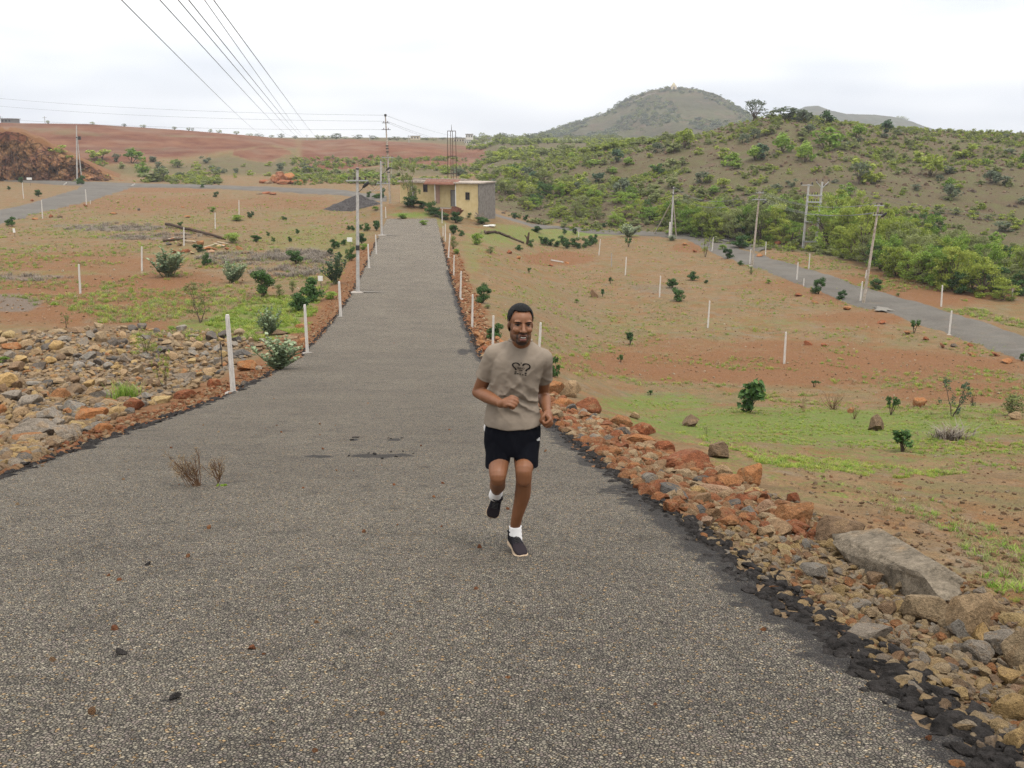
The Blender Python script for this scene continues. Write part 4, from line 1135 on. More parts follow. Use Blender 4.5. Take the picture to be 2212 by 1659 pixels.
def kind_blades(seed, m, n=160, h=1.0, w=.02, spreadw=.3, bend=.35, name='foliage'):
    r = np.random.default_rng(seed)
    V, T = [], []
    for k in range(n):
        b = np.array([r.normal(0, spreadw * .45), r.normal(0, spreadw * .45), 0]); a = r.uniform(0, 6.28)
        d = np.array([math.cos(a), math.sin(a), 0]); hh = h * r.uniform(.4, 1.0); ww = w * r.uniform(.6, 1.3)
        side = np.array([-d[1], d[0], 0]) * ww
        mid = b + d * bend * hh * .25 + np.array([0, 0, hh * .6]); tip = b + d * bend * hh * r.uniform(.5, 1.3) + np.array([0, 0, hh])
        V += [b - side, b + side, mid + side * .7, mid - side * .7, mid - side * .7, mid + side * .7, tip + side * .1, tip - side * .1]
        T += [np.clip(r.normal(.5, .22), 0, 1)] * 8
    V = np.array(V)
    return mesh_np(name, V, np.arange(len(V)).reshape(-1, 4), [m], vattr={'tint': ('FLOAT', np.array(T))})
def kind_tree(seed, m, n=3400, leaf=.046, trunk=True, flat=1.0, low=-.05):
    r = np.random.default_rng(seed)
    cl, paths, rads = [], [], []
    K = 34
    for k in range(K):
        a = r.uniform(0, 6.28); z = r.uniform(max(low + .06, .03), .93); q = .46 * math.sqrt(max(.05, 1 - ((z - .48) / .56) ** 2)) * r.uniform(.2, 1.0) ** .6
        cl.append(((math.cos(a) * q, math.sin(a) * q, z), np.array([.13, .13, .085 * flat]) * r.uniform(.65, 1.25), int(n / K * r.uniform(.6, 1.4))))
    fork = np.array([r.normal(0, .03), r.normal(0, .03), .24])
    paths.append(curve_to((0, 0, -.04), fork, r, .15, 5)); rads.append(np.linspace(.034, .024, 5))
    for c in cl[:16]:
        paths.append(curve_to(fork * r.uniform(.5, 1), np.array(c[0]), r, .2, 5)); rads.append(np.linspace(.016, .003, 5))
    f = foliage_mesh('crown', cl, leaf, leaf * .6, r, m, up=.5, shell=.42)
    s = stems_mesh('trunk', paths, rads, M_BARK, 5)
    f.name = 'crown'; s.name = 'trunk'
    return fit(f, s)

K_DARK = [kind_bush(10 + k, L_DARK, 1900, .084) for k in range(5)]
K_BRIGHT = [kind_bush(20 + k, L_BRIGHT, 1100, .072) for k in range(3)]
K_LEAFY = [kind_bush(30 + k, L_DARK, 420, .17) for k in range(3)]
K_BLUE = [kind_sparse(40 + k, L_BLUE, 900, .05, .5) for k in range(2)]
K_SAP = [kind_sapling(50 + k, L_DARK) for k in range(3)]
K_MILK = [kind_milk(60 + k) for k in range(3)]
K_MILKT = [kind_milk(66, L_BLUE, 20, .14)]
K_SPARSE = [kind_sparse(70 + k, L_OLIVE, 900, .045) for k in range(3)]
K_PALE = [kind_sparse(76 + k, L_YEL, 1100, .04, .5, 4) for k in range(2)]
K_OLIVE = [kind_bush(80 + k, L_OLIVE, 800, .075) for k in range(2)]
def k_grass(seed, m):
    f = kind_blades(seed, m, 260, 1.0, .012, .55, .5); return fit(f, stems_mesh('stem', [np.array([[0, 0, -.02], [0, 0, .2]])], [.01], M_STEM, 3))
K_GRASS = [k_grass(90, L_YEL), k_grass(91, L_BRIGHT)]
def k_dry(seed):
    r = np.random.default_rng(seed); paths = [curve_to((r.normal(0, .05), r.normal(0, .05), 0), (r.normal(0, .35), r.normal(0, .3), r.uniform(.5, 1)), r, .2, 5) for _ in range(26)]
    f = foliage_mesh('foliage', [(p[-1], .09, 10) for p in paths], .05, .02, r, L_DRY)
    return fit(f, stems_mesh('stem', paths, [np.linspace(.012, .003, 5)] * 26, M_TWIG, 4))
K_DRY = [k_dry(95), k_dry(96)]

PLANTS = []
def plant(kinds, px, py, w, h, name, label=None, group=None, phrase=None, pos=None, cat=None, single=False, d=None):
    b = hit(px, py) if pos is None else np.array(pos, float)
    dd = depth_of(b) if d is None else d
    wm, hm = w * dd / FPX, h * dd / FPX * 1.03
    f, s = kinds[int(RNG.integers(len(kinds)))]
    sc = (wm, wm, hm); rz_ = RNG.uniform(0, 6.28)
    o = empty(name, b - [0, 0, .02], (0, 0, rz_)); o.scale = sc
    link(f.name.split('.')[0], f, o); link(s.name.split('.')[0], s, o)
    tag(o, label, cat or name.replace('_', ' '), group)
    if phrase: PLANTS.append((o, px, py - h / 2, phrase))
    return o
GB = 'planted bushes on the plots'
GM = 'milkweed bushes'
B = [  # x, base y, width, height, kind, phrase
    (364, 597, 78, 58, K_MILK, 'broad pale milkweed bush'), (504, 611, 56, 46, K_MILK, 'broad pale milkweed bush'), (603, 798, 96, 74, K_MILK, 'large-leaved pale milkweed'), (585, 722, 58, 62, K_MILK, 'upright pale milkweed'),
    (724, 614, 58, 64, K_MILKT, 'tall blue-green milkweed'), (1358, 512, 42, 27, K_MILK, 'broad pale milkweed bush'), (1380 + 70, 520, 20, 12, K_MILK, 'low pale milkweed'),
    (568, 641, 46, 56, K_DARK, 'tall dark green bush'), (640, 570, 38, 29, K_DARK, 'rounded dark green bush'), (447, 573, 21, 27, K_DARK, 'small dark green bush'), (604, 640, 22, 26, K_OLIVE, 'small dull olive bush'),
    (632, 631, 18, 26, K_OLIVE, 'small dull olive bush'), (676, 652, 50, 50, K_DARK, 'rounded dark green bush'), (645, 672, 45, 40, K_DARK, 'rounded dark green bush'), (713, 646, 35, 17, K_BRIGHT, 'low bright green bush'), (759, 563, 24, 30, K_DARK, 'rounded dark green bush'),
    (434, 697, 78, 86, K_SPARSE, 'sparse thin-stemmed olive bush'), (143, 708, 27, 33, K_SPARSE, 'small sparse olive bush'), (357, 842, 52, 88, K_PALE, 'pale airy sapling'), (318, 772, 84, 58, K_PALE, 'pale airy sapling'), (272, 862, 84, 40, K_GRASS, 'tall bright grass clump'),
    (8, 782, 28, 13, K_BRIGHT, 'low bright green bush'), (372, 718, 24, 14, K_BRIGHT, 'low bright green bush'), (722, 537, 20, 20, K_DARK, 'small dark green bush'), (743, 530, 14, 13, K_DARK, 'small dark green bush'), (715, 552, 15, 16, K_DARK, 'small dark green bush'),
    (733, 561, 13, 17, K_DARK, 'small dark green bush'), (814, 498, 18, 21, K_DARK, 'small dark green bush'), (793, 499, 18, 17, K_DARK, 'small dark green bush'), (780, 495, 12, 11, K_DARK, 'small dark green bush'), (753, 497, 10, 10, K_DARK, 'small dark green bush'), (762, 498, 11, 11, K_DARK, 'small dark green bush'),
    (782, 528, 22, 24, K_DARK, 'small dark green bush'), (786, 540, 24, 14, K_BRIGHT, 'low bright green bush'), (1042, 654, 37, 40, K_DARK, 'rounded dark green bush'), (1054, 667, 18, 10, K_OLIVE, 'low olive bush'), (979, 538, 20, 28, K_OLIVE, 'small dull olive bush'), (987, 549, 16, 12, K_BRIGHT, 'low bright green bush'),
    (979, 506, 22, 20, K_DARK, 'small dark green bush'), (996, 510, 16, 14, K_DARK, 'small dark green bush'), (1029, 529, 32, 25, K_BRIGHT, 'rounded bright green bush'), (1040, 514, 14, 14, K_BLUE, 'small airy blue-green bush'), (1060, 548, 20, 16, K_OLIVE, 'small dull olive bush'), (1072, 735, 34, 36, K_DARK, 'rounded dark green bush'),
    (539, 471, 12, 13, K_DARK, 'small dark green bush'), (545, 465, 9, 9, K_DARK, 'small dark green bush'), (510, 476, 34, 12, K_BRIGHT, 'low bright green bush'), (460, 458, 20, 11, K_BRIGHT, 'low bright green bush'), (437, 407, 8, 9, K_DARK, 'small dark green bush'), (467, 426, 13, 12, K_DARK, 'small dark green bush'),
    (391, 493, 13, 14, K_DARK, 'small dark green bush'), (502, 524, 44, 20, K_BRIGHT, 'low bright green bush'), (553, 523, 22, 15, K_DARK, 'small dark green bush'), (429, 545, 26, 18, K_DARK, 'small dark green bush'), (613, 475, 12, 8, K_DARK, 'small dark green bush'), (626, 523, 8, 12, K_DARK, 'small dark green bush'),
    (590, 522, 9, 10, K_DARK, 'small dark green bush'), (642, 505, 9, 11, K_DARK, 'small dark green bush'), (579, 510, 8, 10, K_DARK, 'small dark green bush'), (177, 400, 17, 20, K_DARK, 'small dark green bush'), (26, 489, 20, 20, K_DARK, 'rounded dark green bush'), (84, 425, 15, 15, K_DARK, 'small dark green bush'),
    (47, 395, 12, 12, K_DARK, 'small dark green bush'), (19, 410, 8, 8, K_DARK, 'small dark green bush'),
    (1599, 535, 42, 27, K_DARK, 'broad dark green bush'), (1572, 559, 24, 23, K_DARK, 'rounded dark green bush'), (1561, 540, 20, 12, K_BRIGHT, 'low bright green bush'), (1600, 573, 14, 10, K_DARK, 'small dark green bush'), (1622, 592, 14, 17, K_OLIVE, 'small dull olive bush'), (1358, 533, 18, 19, K_SAP, 'small leafy sapling'),
    (1497, 605, 25, 18, K_DARK, 'small dark green bush'), (1453, 622, 25, 21, K_DARK, 'rounded dark green bush'), (1461, 650, 32, 27, K_DARK, 'rounded dark green bush'), (1318, 613, 11, 15, K_SAP, 'small leafy sapling'), (1302, 641, 13, 17, K_SAP, 'small leafy sapling'), (1361, 745, 24, 28, K_SAP, 'small leafy sapling'),
    (1767, 635, 29, 35, K_DARK, 'rounded dark green bush'), (1817, 647, 22, 20, K_DARK, 'rounded dark green bush'), (1894, 627, 30, 26, K_DARK, 'rounded dark green bush'), (1974, 720, 25, 30, K_SAP, 'small leafy sapling'), (1660, 613, 14, 10, K_BRIGHT, 'low bright green bush'), (1143, 590, 11, 12, K_SAP, 'small leafy sapling'),
    (1526, 612, 10, 8, K_DARK, 'small dark green bush'), (1246, 655, 12, 10, K_BRIGHT, 'low bright green bush'), (1524, 555, 30, 48, K_PALE, 'pale airy sapling'),
    (1617, 890, 64, 74, K_LEAFY, 'big leafy green bush'), (1924, 896, 30, 42, K_SAP, 'stout leafy sapling'), (1948, 976, 54, 50, K_SAP, 'stout leafy sapling'), (2058, 900, 74, 80, K_BLUE, 'airy blue-green bush'), (2184, 896, 60, 46, K_OLIVE, 'broad olive bush'), (2044, 948, 50, 34, K_DRY, 'dry brown bush'),
    (1526, 941, 18, 24, K_SPARSE, 'small sparse olive bush'), (1341, 783, 15, 18, K_SAP, 'small leafy sapling'), (1196, 814, 28, 42, K_LEAFY, 'leafy green bush'), (1758, 836, 24, 15, K_SAP, 'small leafy sapling'), (1845, 905, 26, 34, K_DRY, 'dry brown bush'), (2100, 870, 30, 26, K_DRY, 'dry brown bush'), (1800, 885, 60, 44, K_DRY, 'dry brown bush'),
    (2208, 780, 12, 18, K_DARK, 'small dark green bush'), (1405, 852, 14, 10, K_SAP, 'small leafy sapling'), (2195, 1300, 34, 16, K_GRASS, 'tall bright grass clump'), (1940, 640, 12, 8, K_OLIVE, 'small dull olive bush')]
for x, y, w, h, k, ph in B: plant(k, x, y, w, h, 'bush', phrase=ph, group=GM if 'milkweed' in ph else GB)
zz = lambda x, y: (1070.8 + .2206 * x, 406.6 + .2206 * y)
for x, y, w, h in [(480, 560, 85, 80), (545, 565, 95, 70), (600, 575, 70, 60), (655, 550, 100, 85), (700, 590, 90, 65), (770, 575, 110, 95), (800, 590, 70, 60), (880, 580, 95, 95), (930, 570, 90, 105), (975, 550, 60, 95), (440, 520, 50, 50), (230, 610, 80, 55), (345, 580, 60, 80), (670, 450, 45, 55), (780, 450, 60, 60), (1065, 380, 60, 45), (400, 430, 110, 60), (190, 300, 70, 60), (295, 315, 55, 55), (410, 335, 65, 45)]:
    q = zz(x, y); plant(K_DARK, q[0], q[1], w * .2206, h * .2206, 'bush', phrase='dark green hedge bush', group='hedge bushes beyond the right plot')
# clumps by the house
for x, y, w, h in [(1000, 1140, 190, 110), (1090, 1150, 110, 70), (1180, 1210, 120, 130), (1230, 1235, 140, 90), (1330, 1270, 120, 70), (1430, 1300, 130, 110), (1575, 1255, 60, 60), (650, 1065, 110, 60), (690, 1060, 60, 110), (560, 1050, 50, 70), (1690, 1310, 150, 70), (900, 1255, 130, 50), (1110, 1320, 100, 50), (620, 1170, 80, 40)]:
    plant(K_DARK if h > 55 else K_BRIGHT, 677.7 + .2144 * x, 203.3 + .2144 * y, w * .2144, h * .2144, 'bush', phrase='dark bush by the house' if h > 55 else 'low bright bush by the road end', group='bushes round the yellow house')

# dry twigs lying on the road
def dry_twig():
    r = np.random.default_rng(8)
    b = hit(441, 1054); d = depth_of(b); k = d / FPX
    e = empty('dry_plant', b)
    main = np.array([(-.02, 0, .012), (.012, .01, .006), (.07, .01, .006), (.11, 0, .03), (.14, -.01, .09), (.16, -.01, .19)])
    paths, rads = [main], [np.linspace(.006, .003, 6)]
    tips = []
    for kx in range(46):
        if r.random() < .72:
            o = np.array([r.uniform(-.10, -.02), r.normal(0, .03), .01]); tpt = o + np.array([-.05 + r.normal(-.05, .07), r.normal(0, .07), r.uniform(.16, .36)])
        else:
            o = np.array([.125, r.normal(0, .02), r.uniform(.05, .1)]); tpt = o + np.array([r.normal(-.01, .05), r.normal(0, .05), r.uniform(.08, .2)])
        paths.append(curve_to(o, tpt, r, .12, 5)); rads.append(np.linspace(.0032, .0012, 5)); tips.append(tpt)
        stem = paths[-1]
        for _ in range(3):
            i = r.integers(2, 4); q = stem[i]
            paths.append(curve_to(q, q + np.array([r.normal(0, .03), r.normal(0, .03), r.uniform(.04, .1)]), r, .1, 3)); rads.append(np.linspace(.0016, .0008, 3))
    link('stem', stems_mesh('stem', paths, rads, M_TWIG, 4), e)
    link('foliage', foliage_mesh('foliage', [(t_, (.02, .02, .06), 9) for t_ in tips] + [(t_ * [.9, .9, .7], (.02, .02, .06), 8) for t_ in tips], .022, .005, r, L_DRY), e)
    link('leaf', foliage_mesh('leaf', [((.15, -.02, .025), (.05, .03, .018), 26)], .045, .028, r, L_BRIGHT), e)
    e.scale = (1.15, 1.15, 1.0)
    tag(e, 'dry brown twiggy plant with thin dead stems lying on the road', 'dry plant')
dry_twig()

# tall thin weed in the near field
def weed(px, py, h, label):
    r = np.random.default_rng(int(px)); b = hit(px, py); k = depth_of(b) / FPX
    paths = [curve_to((r.normal(0, .03), r.normal(0, .03), 0), (r.normal(0, .2), r.normal(0, .12), r.uniform(.55, 1)), r, .15, 6) for _ in range(9)]
    e = empty('weed', b); e.scale = (h * k,) * 3
    link('stem', stems_mesh('stem', paths, [np.linspace(.006, .002, 6)] * 9, plain('straw stem', (.30, .22, .12), .9, .1), 4), e)
    link('foliage', foliage_mesh('foliage', [(p[j], .05, 6) for p in paths for j in (3, 4, 5)], .05, .012, r, L_DRY), e)
    tag(e, label, 'weed')
weed(1914, 1114, 92, 'tall straw-coloured weed with a few bare stems in the near grass')
weed(1735, 890, 60, 'bare brown weed between the leafy bush and the red soil')

# ------------------------------------------------------------------ trees of the belt below the hill
K_TREE = [kind_tree(110 + k, L_BRIGHT) for k in range(3)] + [kind_tree(120 + k, L_YEL) for k in range(4)] + [kind_tree(130 + k, L_OLIVE) for k in range(3)]
K_TRD = [kind_tree(140 + k, L_DARK, low=.02) for k in range(2)]
TREES = []
def tree(kinds, px, py, w, h, phrase, group, name='tree'):
    o = plant(kinds, px, py, w, h, name, group=group, cat='tree')
    TREES.append((o, px, py - h / 2, phrase)); return o
GT_ = 'green trees of the belt below the scrub hill'
belt_front = [(1100, 452), (1200, 470), (1320, 490), (1430, 500), (1500, 512), (1560, 518), (1620, 523), (1700, 529), (1740, 532), (1790, 540), (1830, 558), (1900, 585), (1960, 604), (2020, 620), (2085, 637), (2150, 648), (2215, 640), (2600, 690)]
fx, fy = [q[0] for q in belt_front], [q[1] for q in belt_front]
def belt_tree(x, dy, w, h, yellow=None):
    y = np.interp(x, fx, fy) - dy
    u = RNG.random() if yellow is None else yellow
    if u < .10: K, ph = K_TRD, 'dark green tree'
    elif u < .42: K, ph = K_TREE[:3], 'bright green tree'
    elif u < .8: K, ph = K_TREE[3:7], 'yellow-green tree'
    else: K, ph = K_TREE[7:], 'dull olive tree'
    tree(K, x, y, w, h, ('tall ' if h > 70 else 'low ' if h < 36 else '') + ph, GT_)
for i in range(46):
    x = 1470 + 780 * (i + RNG.uniform(-.4, .4)) / 46
    big = np.interp(x, [1470, 1600, 1850, 2050, 2150, 2230], [.6, .7, 1.05, 1.0, .55, .7])
    if 2100 < x < 2190 or 1716 < x < 1788: continue
    belt_tree(x, RNG.uniform(0, 6), RNG.uniform(58, 100) * big, RNG.uniform(50, 112) * big)
for i in range(44):
    x = 1430 + 800 * (i + RNG.uniform(-.4, .4)) / 44
    big = np.interp(x, [1430, 1600, 1850, 2050, 2230], [.55, .7, 1.0, .95, .9])
    if 1722 < x < 1780: continue
    belt_tree(x, RNG.uniform(14, 40) * big + 2, RNG.uniform(58, 98) * big, RNG.uniform(56, 112) * big)
for i in range(34):
    x = 1480 + 740 * (i + RNG.uniform(-.4, .4)) / 34
    big = np.interp(x, [1480, 1600, 1850, 2050, 2230], [.5, .6, .9, .9, .9])
    belt_tree(x, RNG.uniform(44, 96) * big, RNG.uniform(48, 84) * big, RNG.uniform(40, 80) * big)
for i in range(44):
    x = RNG.uniform(1085, 1520)
    belt_tree(x, RNG.uniform(2, 66), RNG.uniform(24, 52), RNG.uniform(18, 36))
tree(K_TREE[3:7], 2122, 640, 92, 70, 'rounded yellow-green end tree of the belt', GT_)
tree(K_TREE[3:5], 2165, 648, 60, 34, 'low yellow-green end tree of the belt', GT_)
tree([K_TREE[0]], 1405, 470, 26, 22, 'bright green tree', GT_)

# ------------------------------------------------------------------ scrub on the hill and in the valley
def merge_kind(f, s, name):
    """foliage and stems as one small mesh, for plants too far off to show their parts"""
    a, b = np.array([v.co[:] for v in f.vertices]), np.array([v.co[:] for v in s.vertices])
    F = [tuple(p.vertices) for p in f.polygons] + [tuple(i + len(a) for i in p.vertices) for p in s.polygons]
    T = np.concatenate([np.array([d.value for d in f.attributes['tint'].data]), np.full(len(b), .5)])
    return mesh_np(name, np.concatenate([a, b]), F, [f.materials[0], s.materials[0]], vattr={'tint': ('FLOAT', T)}, midx=[0] * len(f.polygons) + [1] * len(s.polygons))
def scrub_kind(seed, m, n=300, leaf=.15):
    return merge_kind(*kind_bush(seed, m, n, leaf, clumps=9), 'shrub')
SC = {'yellow-green': [scrub_kind(150 + k, L_YEL) for k in range(3)], 'olive': [scrub_kind(160 + k, L_OLIVE) for k in range(3)], 'grey-green': [scrub_kind(170 + k, L_GREY) for k in range(3)], 'dark': [scrub_kind(180, L_DARK), scrub_kind(181, L_BLUE)], 'bright green': [scrub_kind(190 + k, L_BRIGHT) for k in range(2)]}
SHRUBS = []
def shrub(px, py, w, h, tone, group, name='shrub'):
    b = hit(px, py)
    k = depth_of(b) / FPX
    me = SC[tone][int(RNG.integers(len(SC[tone])))]
    o = link(name, me, loc=b - [0, 0, .1], rot=(0, 0, RNG.uniform(0, 6.28)), scale=(w * k, w * k, h * k * 1.05))
    tag(o, None, 'shrub', group)
    SHRUBS.append((o, px, py - h / 2, ('large ' if w > 36 else 'small ' if w < 20 else '') + tone + ' shrub'))
    return o
GH = 'shrubs scattered over the scrub hill'
for x, y, w, h, tn in [(1333, 350, 32, 28, 'dark'), (1268, 356, 24, 20, 'olive'), (1700, 262, 60, 30, 'grey-green'), (1735, 264, 40, 26, 'grey-green'), (1668, 258, 34, 18, 'olive'), (1787, 270, 36, 30, 'dark'), (1950, 272, 34, 20, 'olive'), (1912, 290, 34, 30, 'dark'), (1850, 300, 46, 30, 'bright green'), (1790, 322, 62, 44, 'bright green'), (1690, 330, 54, 42, 'bright green'),
                       (1630, 345, 44, 30, 'bright green'), (1648, 345, 40, 34, 'dark'), (1740, 350, 48, 44, 'bright green'), (1560, 342, 44, 26, 'yellow-green'), (1480, 318, 50, 38, 'yellow-green'), (1455, 330, 38, 22, 'olive'), (1420, 330, 26, 22, 'grey-green'), (1345, 422, 40, 36, 'grey-green'), (1290, 395, 28, 22, 'dark'), (1420, 378, 34, 24, 'dark'), (1455, 368, 40, 26, 'olive'),
                       (1520, 395, 36, 24, 'grey-green'), (1585, 360, 46, 30, 'bright green'), (1865, 395, 66, 50, 'yellow-green'), (2010, 380, 56, 44, 'yellow-green'), (1985, 350, 44, 24, 'yellow-green'), (2090, 340, 50, 26, 'yellow-green'), (2140, 395, 44, 26, 'grey-green'), (2050, 430, 40, 32, 'grey-green'), (1110, 384, 34, 28, 'dark'), (1150, 392, 30, 22, 'dark'), (1075, 378, 30, 20, 'olive'), (1230, 400, 26, 20, 'yellow-green')]:
    shrub(x, y, w, h, tn, GH)
tones = ['yellow-green'] * 6 + ['olive'] * 6 + ['grey-green'] * 3 + ['bright green'] * 2
n_ = 0
while n_ < 150:
    x = RNG.uniform(1010, 2225); yc_ = crest_right(x); yb_ = np.interp(x, fx, fy) - np.interp(x, [1100, 1500, 1850, 2212], [40, 60, 105, 120])
    if yb_ - yc_ < 8: continue
    y = RNG.uniform(yc_ + 4, yb_)
    f_ = (y - yc_) / max(yb_ - yc_, 1)
    s = RNG.uniform(15, 34) * (.75 + .5 * f_)
    shrub(x, y, s, s * RNG.uniform(.5, .85), tones[int(RNG.integers(len(tones)))], GH); n_ += 1
GV = 'shrubs in the valley before the red slope'
for x, y, w, h, tn in [(330, 392, 72, 30, 'olive'), (352, 390, 34, 34, 'dark'), (310, 382, 40, 34, 'bright green'), (285, 352, 50, 34, 'bright green'), (252, 350, 22, 20, 'grey-green'), (218, 345, 56, 24, 'yellow-green'), (128, 330, 40, 18, 'yellow-green'), (330, 350, 22, 14, 'dark'), (342, 362, 20, 14, 'dark'), (385, 362, 30, 18, 'olive'), (446, 352, 26, 16, 'grey-green'), (465, 374, 26, 18, 'dark'), (484, 374, 16, 12, 'dark'),
                       (388, 386, 20, 16, 'dark'), (412, 383, 22, 10, 'olive'), (510, 374, 18, 12, 'dark'), (606, 368, 26, 18, 'grey-green'), (665, 372, 24, 16, 'grey-green'), (700, 384, 30, 16, 'yellow-green'), (740, 390, 26, 14, 'bright green'), (430, 366, 20, 12, 'yellow-green'), (540, 378, 22, 12, 'yellow-green'), (266, 364, 18, 16, 'olive'), (150, 352, 24, 18, 'yellow-green'), (580, 380, 24, 10, 'yellow-green'), (800, 385, 30, 14, 'bright green'), (830, 392, 34, 16, 'yellow-green'),
                       (990, 380, 30, 18, 'dark'), (1030, 372, 30, 16, 'olive'), (1010, 392, 34, 18, 'yellow-green'), (965, 376, 28, 16, 'yellow-green')]:
    shrub(x, y, w * .95, h * .9, 'grey-green' if tn == 'dark' else tn, GV)
for i in range(14): shrub(RNG.uniform(170, 780), RNG.uniform(352, 388), RNG.uniform(10, 24), RNG.uniform(6, 14), tones[int(RNG.integers(len(tones)))], GV)
# lone trees on the ridge
ptree = kind_tree(199, L_GREY, 900, .06, low=.35)
tree([ptree], 1628, 264, 52, 46, 'lone spreading tree on the hill crest', 'lone trees')
tree([ptree], 1855, 398, 50, 46, 'thin-trunked tree on the hill slope', 'lone trees')
# the young tree by the house
plant([kind_sparse(201, L_OLIVE, 1300, .06, .45, 3)], 893, 448, 64, 94, 'tree', 'young loose-crowned tree standing before the yellow house', 'lone trees', cat='tree')

# ------------------------------------------------------------------ skyline trees
FT = [merge_kind(*kind_tree(210 + k, [L_GREY, L_OLIVE][k % 2], 420, .10, low=.3 * (k % 3) / 2), 'tree') for k in range(6)]
SKY = []
def sky_tree(px, top, h, w, D):
    X = (px - 1106) / FPX * D * .99
    z = float(H(X, D)); zt = z_at(top, D)
    hm = max(zt - z, 1.5)
    o = link('tree', FT[int(RNG.integers(6))], loc=(X, D, z - .2), rot=(0, 0, RNG.uniform(0, 6)), scale=(w * D / FPX, w * D / FPX, hm))
    tag(o, None, 'tree', 'trees along the skyline')
    SKY.append((o, px, top + h / 2, ('broad' if w > 18 else 'slender' if w < 11 else 'small') + ' skyline tree'))
for x, t_, h, w, D in [(552, 290, 12, 16, 480), (572, 288, 14, 20, 500), (598, 292, 10, 14, 500), (618, 288, 14, 16, 500), (648, 292, 10, 12, 520), (697, 290, 12, 14, 500), (712, 291, 12, 18, 520), (735, 287, 16, 22, 500), (728, 291, 10, 18, 540), (754, 294, 8, 14, 520), (780, 290, 12, 22, 500), (812, 292, 10, 18, 520), (820, 295, 8, 12, 540), (850, 296, 10, 16, 540), (862, 294, 10, 18, 520),
                       (880, 296, 9, 14, 560), (925, 298, 9, 22, 560), (940, 300, 8, 14, 560), (960, 296, 12, 18, 600), (1035, 298, 12, 18, 620), (1055, 297, 14, 18, 620), (1075, 294, 16, 22, 620), (1096, 294, 16, 24, 640), (1116, 295, 16, 24, 640), (1140, 292, 16, 24, 700), (1162, 298, 12, 20, 700), (905, 300, 8, 16, 600), (1015, 301, 10, 20, 640), (993, 303, 8, 18, 640), (1180, 305, 10, 20, 700), (1120, 310, 10, 18, 520),
                       (1060, 310, 8, 16, 480), (224, 274, 6, 11, 372), (330, 274, 9, 14, 380), (395, 279, 6, 10, 385), (425, 276, 9, 10, 385), (433, 276, 9, 6, 385), (488, 282, 9, 12, 388), (470, 285, 6, 10, 388), (130, 266, 6, 8, 360), (525, 288, 5, 14, 392), (290, 277, 5, 10, 378), (20, 260, 7, 14, 350)]:
    sky_tree(x, t_, h, w, D)
for x, y, s in [(1128, 300, 9), (1150, 297, 10), (1168, 291, 9), (1183, 288, 8), (1196, 283, 9), (1207, 279, 10), (1222, 274, 7), (1243, 268, 7), (1262, 262, 6), (1290, 252, 8), (1297, 249, 8), (1315, 240, 7), (1330, 229, 9), (1337, 222, 10), (1340, 214, 8), (1352, 213, 7), (1363, 208, 7), (1400, 196, 6), (1498, 197, 6), (1522, 205, 6), (1560, 226, 6), (1576, 236, 7), (1588, 246, 8), (1600, 256, 12), (1545, 218, 5)]:
    q = None; dy = 1
    while q is None and dy < 9: q = hit_mt(x, y + dy); dy += 1
    if q is None: continue
    k = q[1] / FPX
    o = link('tree', FT[int(RNG.integers(6))], loc=q - [0, 0, .3], rot=(0, 0, RNG.uniform(0, 6)), scale=(s * k * 1.1, s * k * 1.1, s * k))
    tag(o, None, 'tree', 'trees on the mountain ridge')
    SKY.append((o, x, y, 'tiny tree on the mountain ridge'))
for i in range(40):
    x = RNG.uniform(1040, 1330); D = RNG.uniform(470, 800)
    X = (x - 1106) / FPX * D
    o = link('tree', FT[int(RNG.integers(6))], loc=(X, D, float(H(X, D)) - .2), rot=(0, 0, RNG.uniform(0, 6)), scale=(RNG.uniform(4, 8), RNG.uniform(4, 8), RNG.uniform(2.5, 5)))
    tag(o, None, 'tree', 'trees on the plain below the mountain')
    SKY.append((o, x, 310, 'small tree below the mountain'))

# ------------------------------------------------------------------ grass and low growth nobody could count
def tufts(seed, m, n=16, w=.05): return kind_blades(seed, m, n, 1.0, w, .55, .8)
T_GREEN = [tufts(300 + k, [L_BRIGHT, L_YEL][k % 2], 22, .055) for k in range(4)]
T_DRY = [tufts(310 + k, [L_DRY, L_OLIVE, L_DRY, L_OLIVE][k], 14, .03) for k in range(4)]
T_MIX = T_GREEN + T_DRY
def turf(name, protos, n, poly, h0, h1, thr, seed, k=.5):
    XY = by_px_poly(poly)(n)
    u = np.abs(XY[:, 0] - cx_road(XY[:, 1]))
    q = fbm(XY[:, 0] * k + seed, XY[:, 1] * k, 4) + .25 * (fbm(XY[:, 0] * k * 5 + seed, XY[:, 1] * k * 5, 3) - .5)
    XY = XY[(q > thr) & (u > HW + .7)]
    n = len(XY)
    P = np.stack([XY[:, 0], XY[:, 1], H(XY[:, 0], XY[:, 1]) - .01], 1)
    s = h0 + (h1 - h0) * RNG.random(n) ** 1.8
    return scatter(name, protos, P, RNG.uniform(0, 6.28, n), np.stack([s * 1.3, s * 1.3, s], 1))
turf('grass', T_GREEN + T_DRY[:1], 15000, [(1330, 862), (1560, 858), (2240, 880), (2240, 1010), (1900, 1040), (1560, 990)], .025, .085, .50, 3)
turf('low_grass', T_DRY + T_GREEN[:1], 11000, [(1300, 840), (1360, 740), (2240, 760), (2420, 1100), (2300, 1500), (2060, 1160), (1700, 1010)], .02, .08, .52, 11)
turf('field_grass', T_DRY + T_GREEN[:2], 20000, [(1020, 500), (1460, 520), (2560, 860), (2560, 960), (1230, 820), (1080, 690)], .05, .20, .50, 21, .25)
turf('left_grass', T_DRY + T_GREEN[:2], 20000, [(-20, 480), (300, 412), (800, 440), (740, 600), (560, 740), (-20, 715)], .06, .28, .46, 31, .2)
turf('verge_grass', T_GREEN, 2500, [(440, 700), (560, 640), (700, 640), (660, 720), (560, 740)], .06, .22, .42, 41)
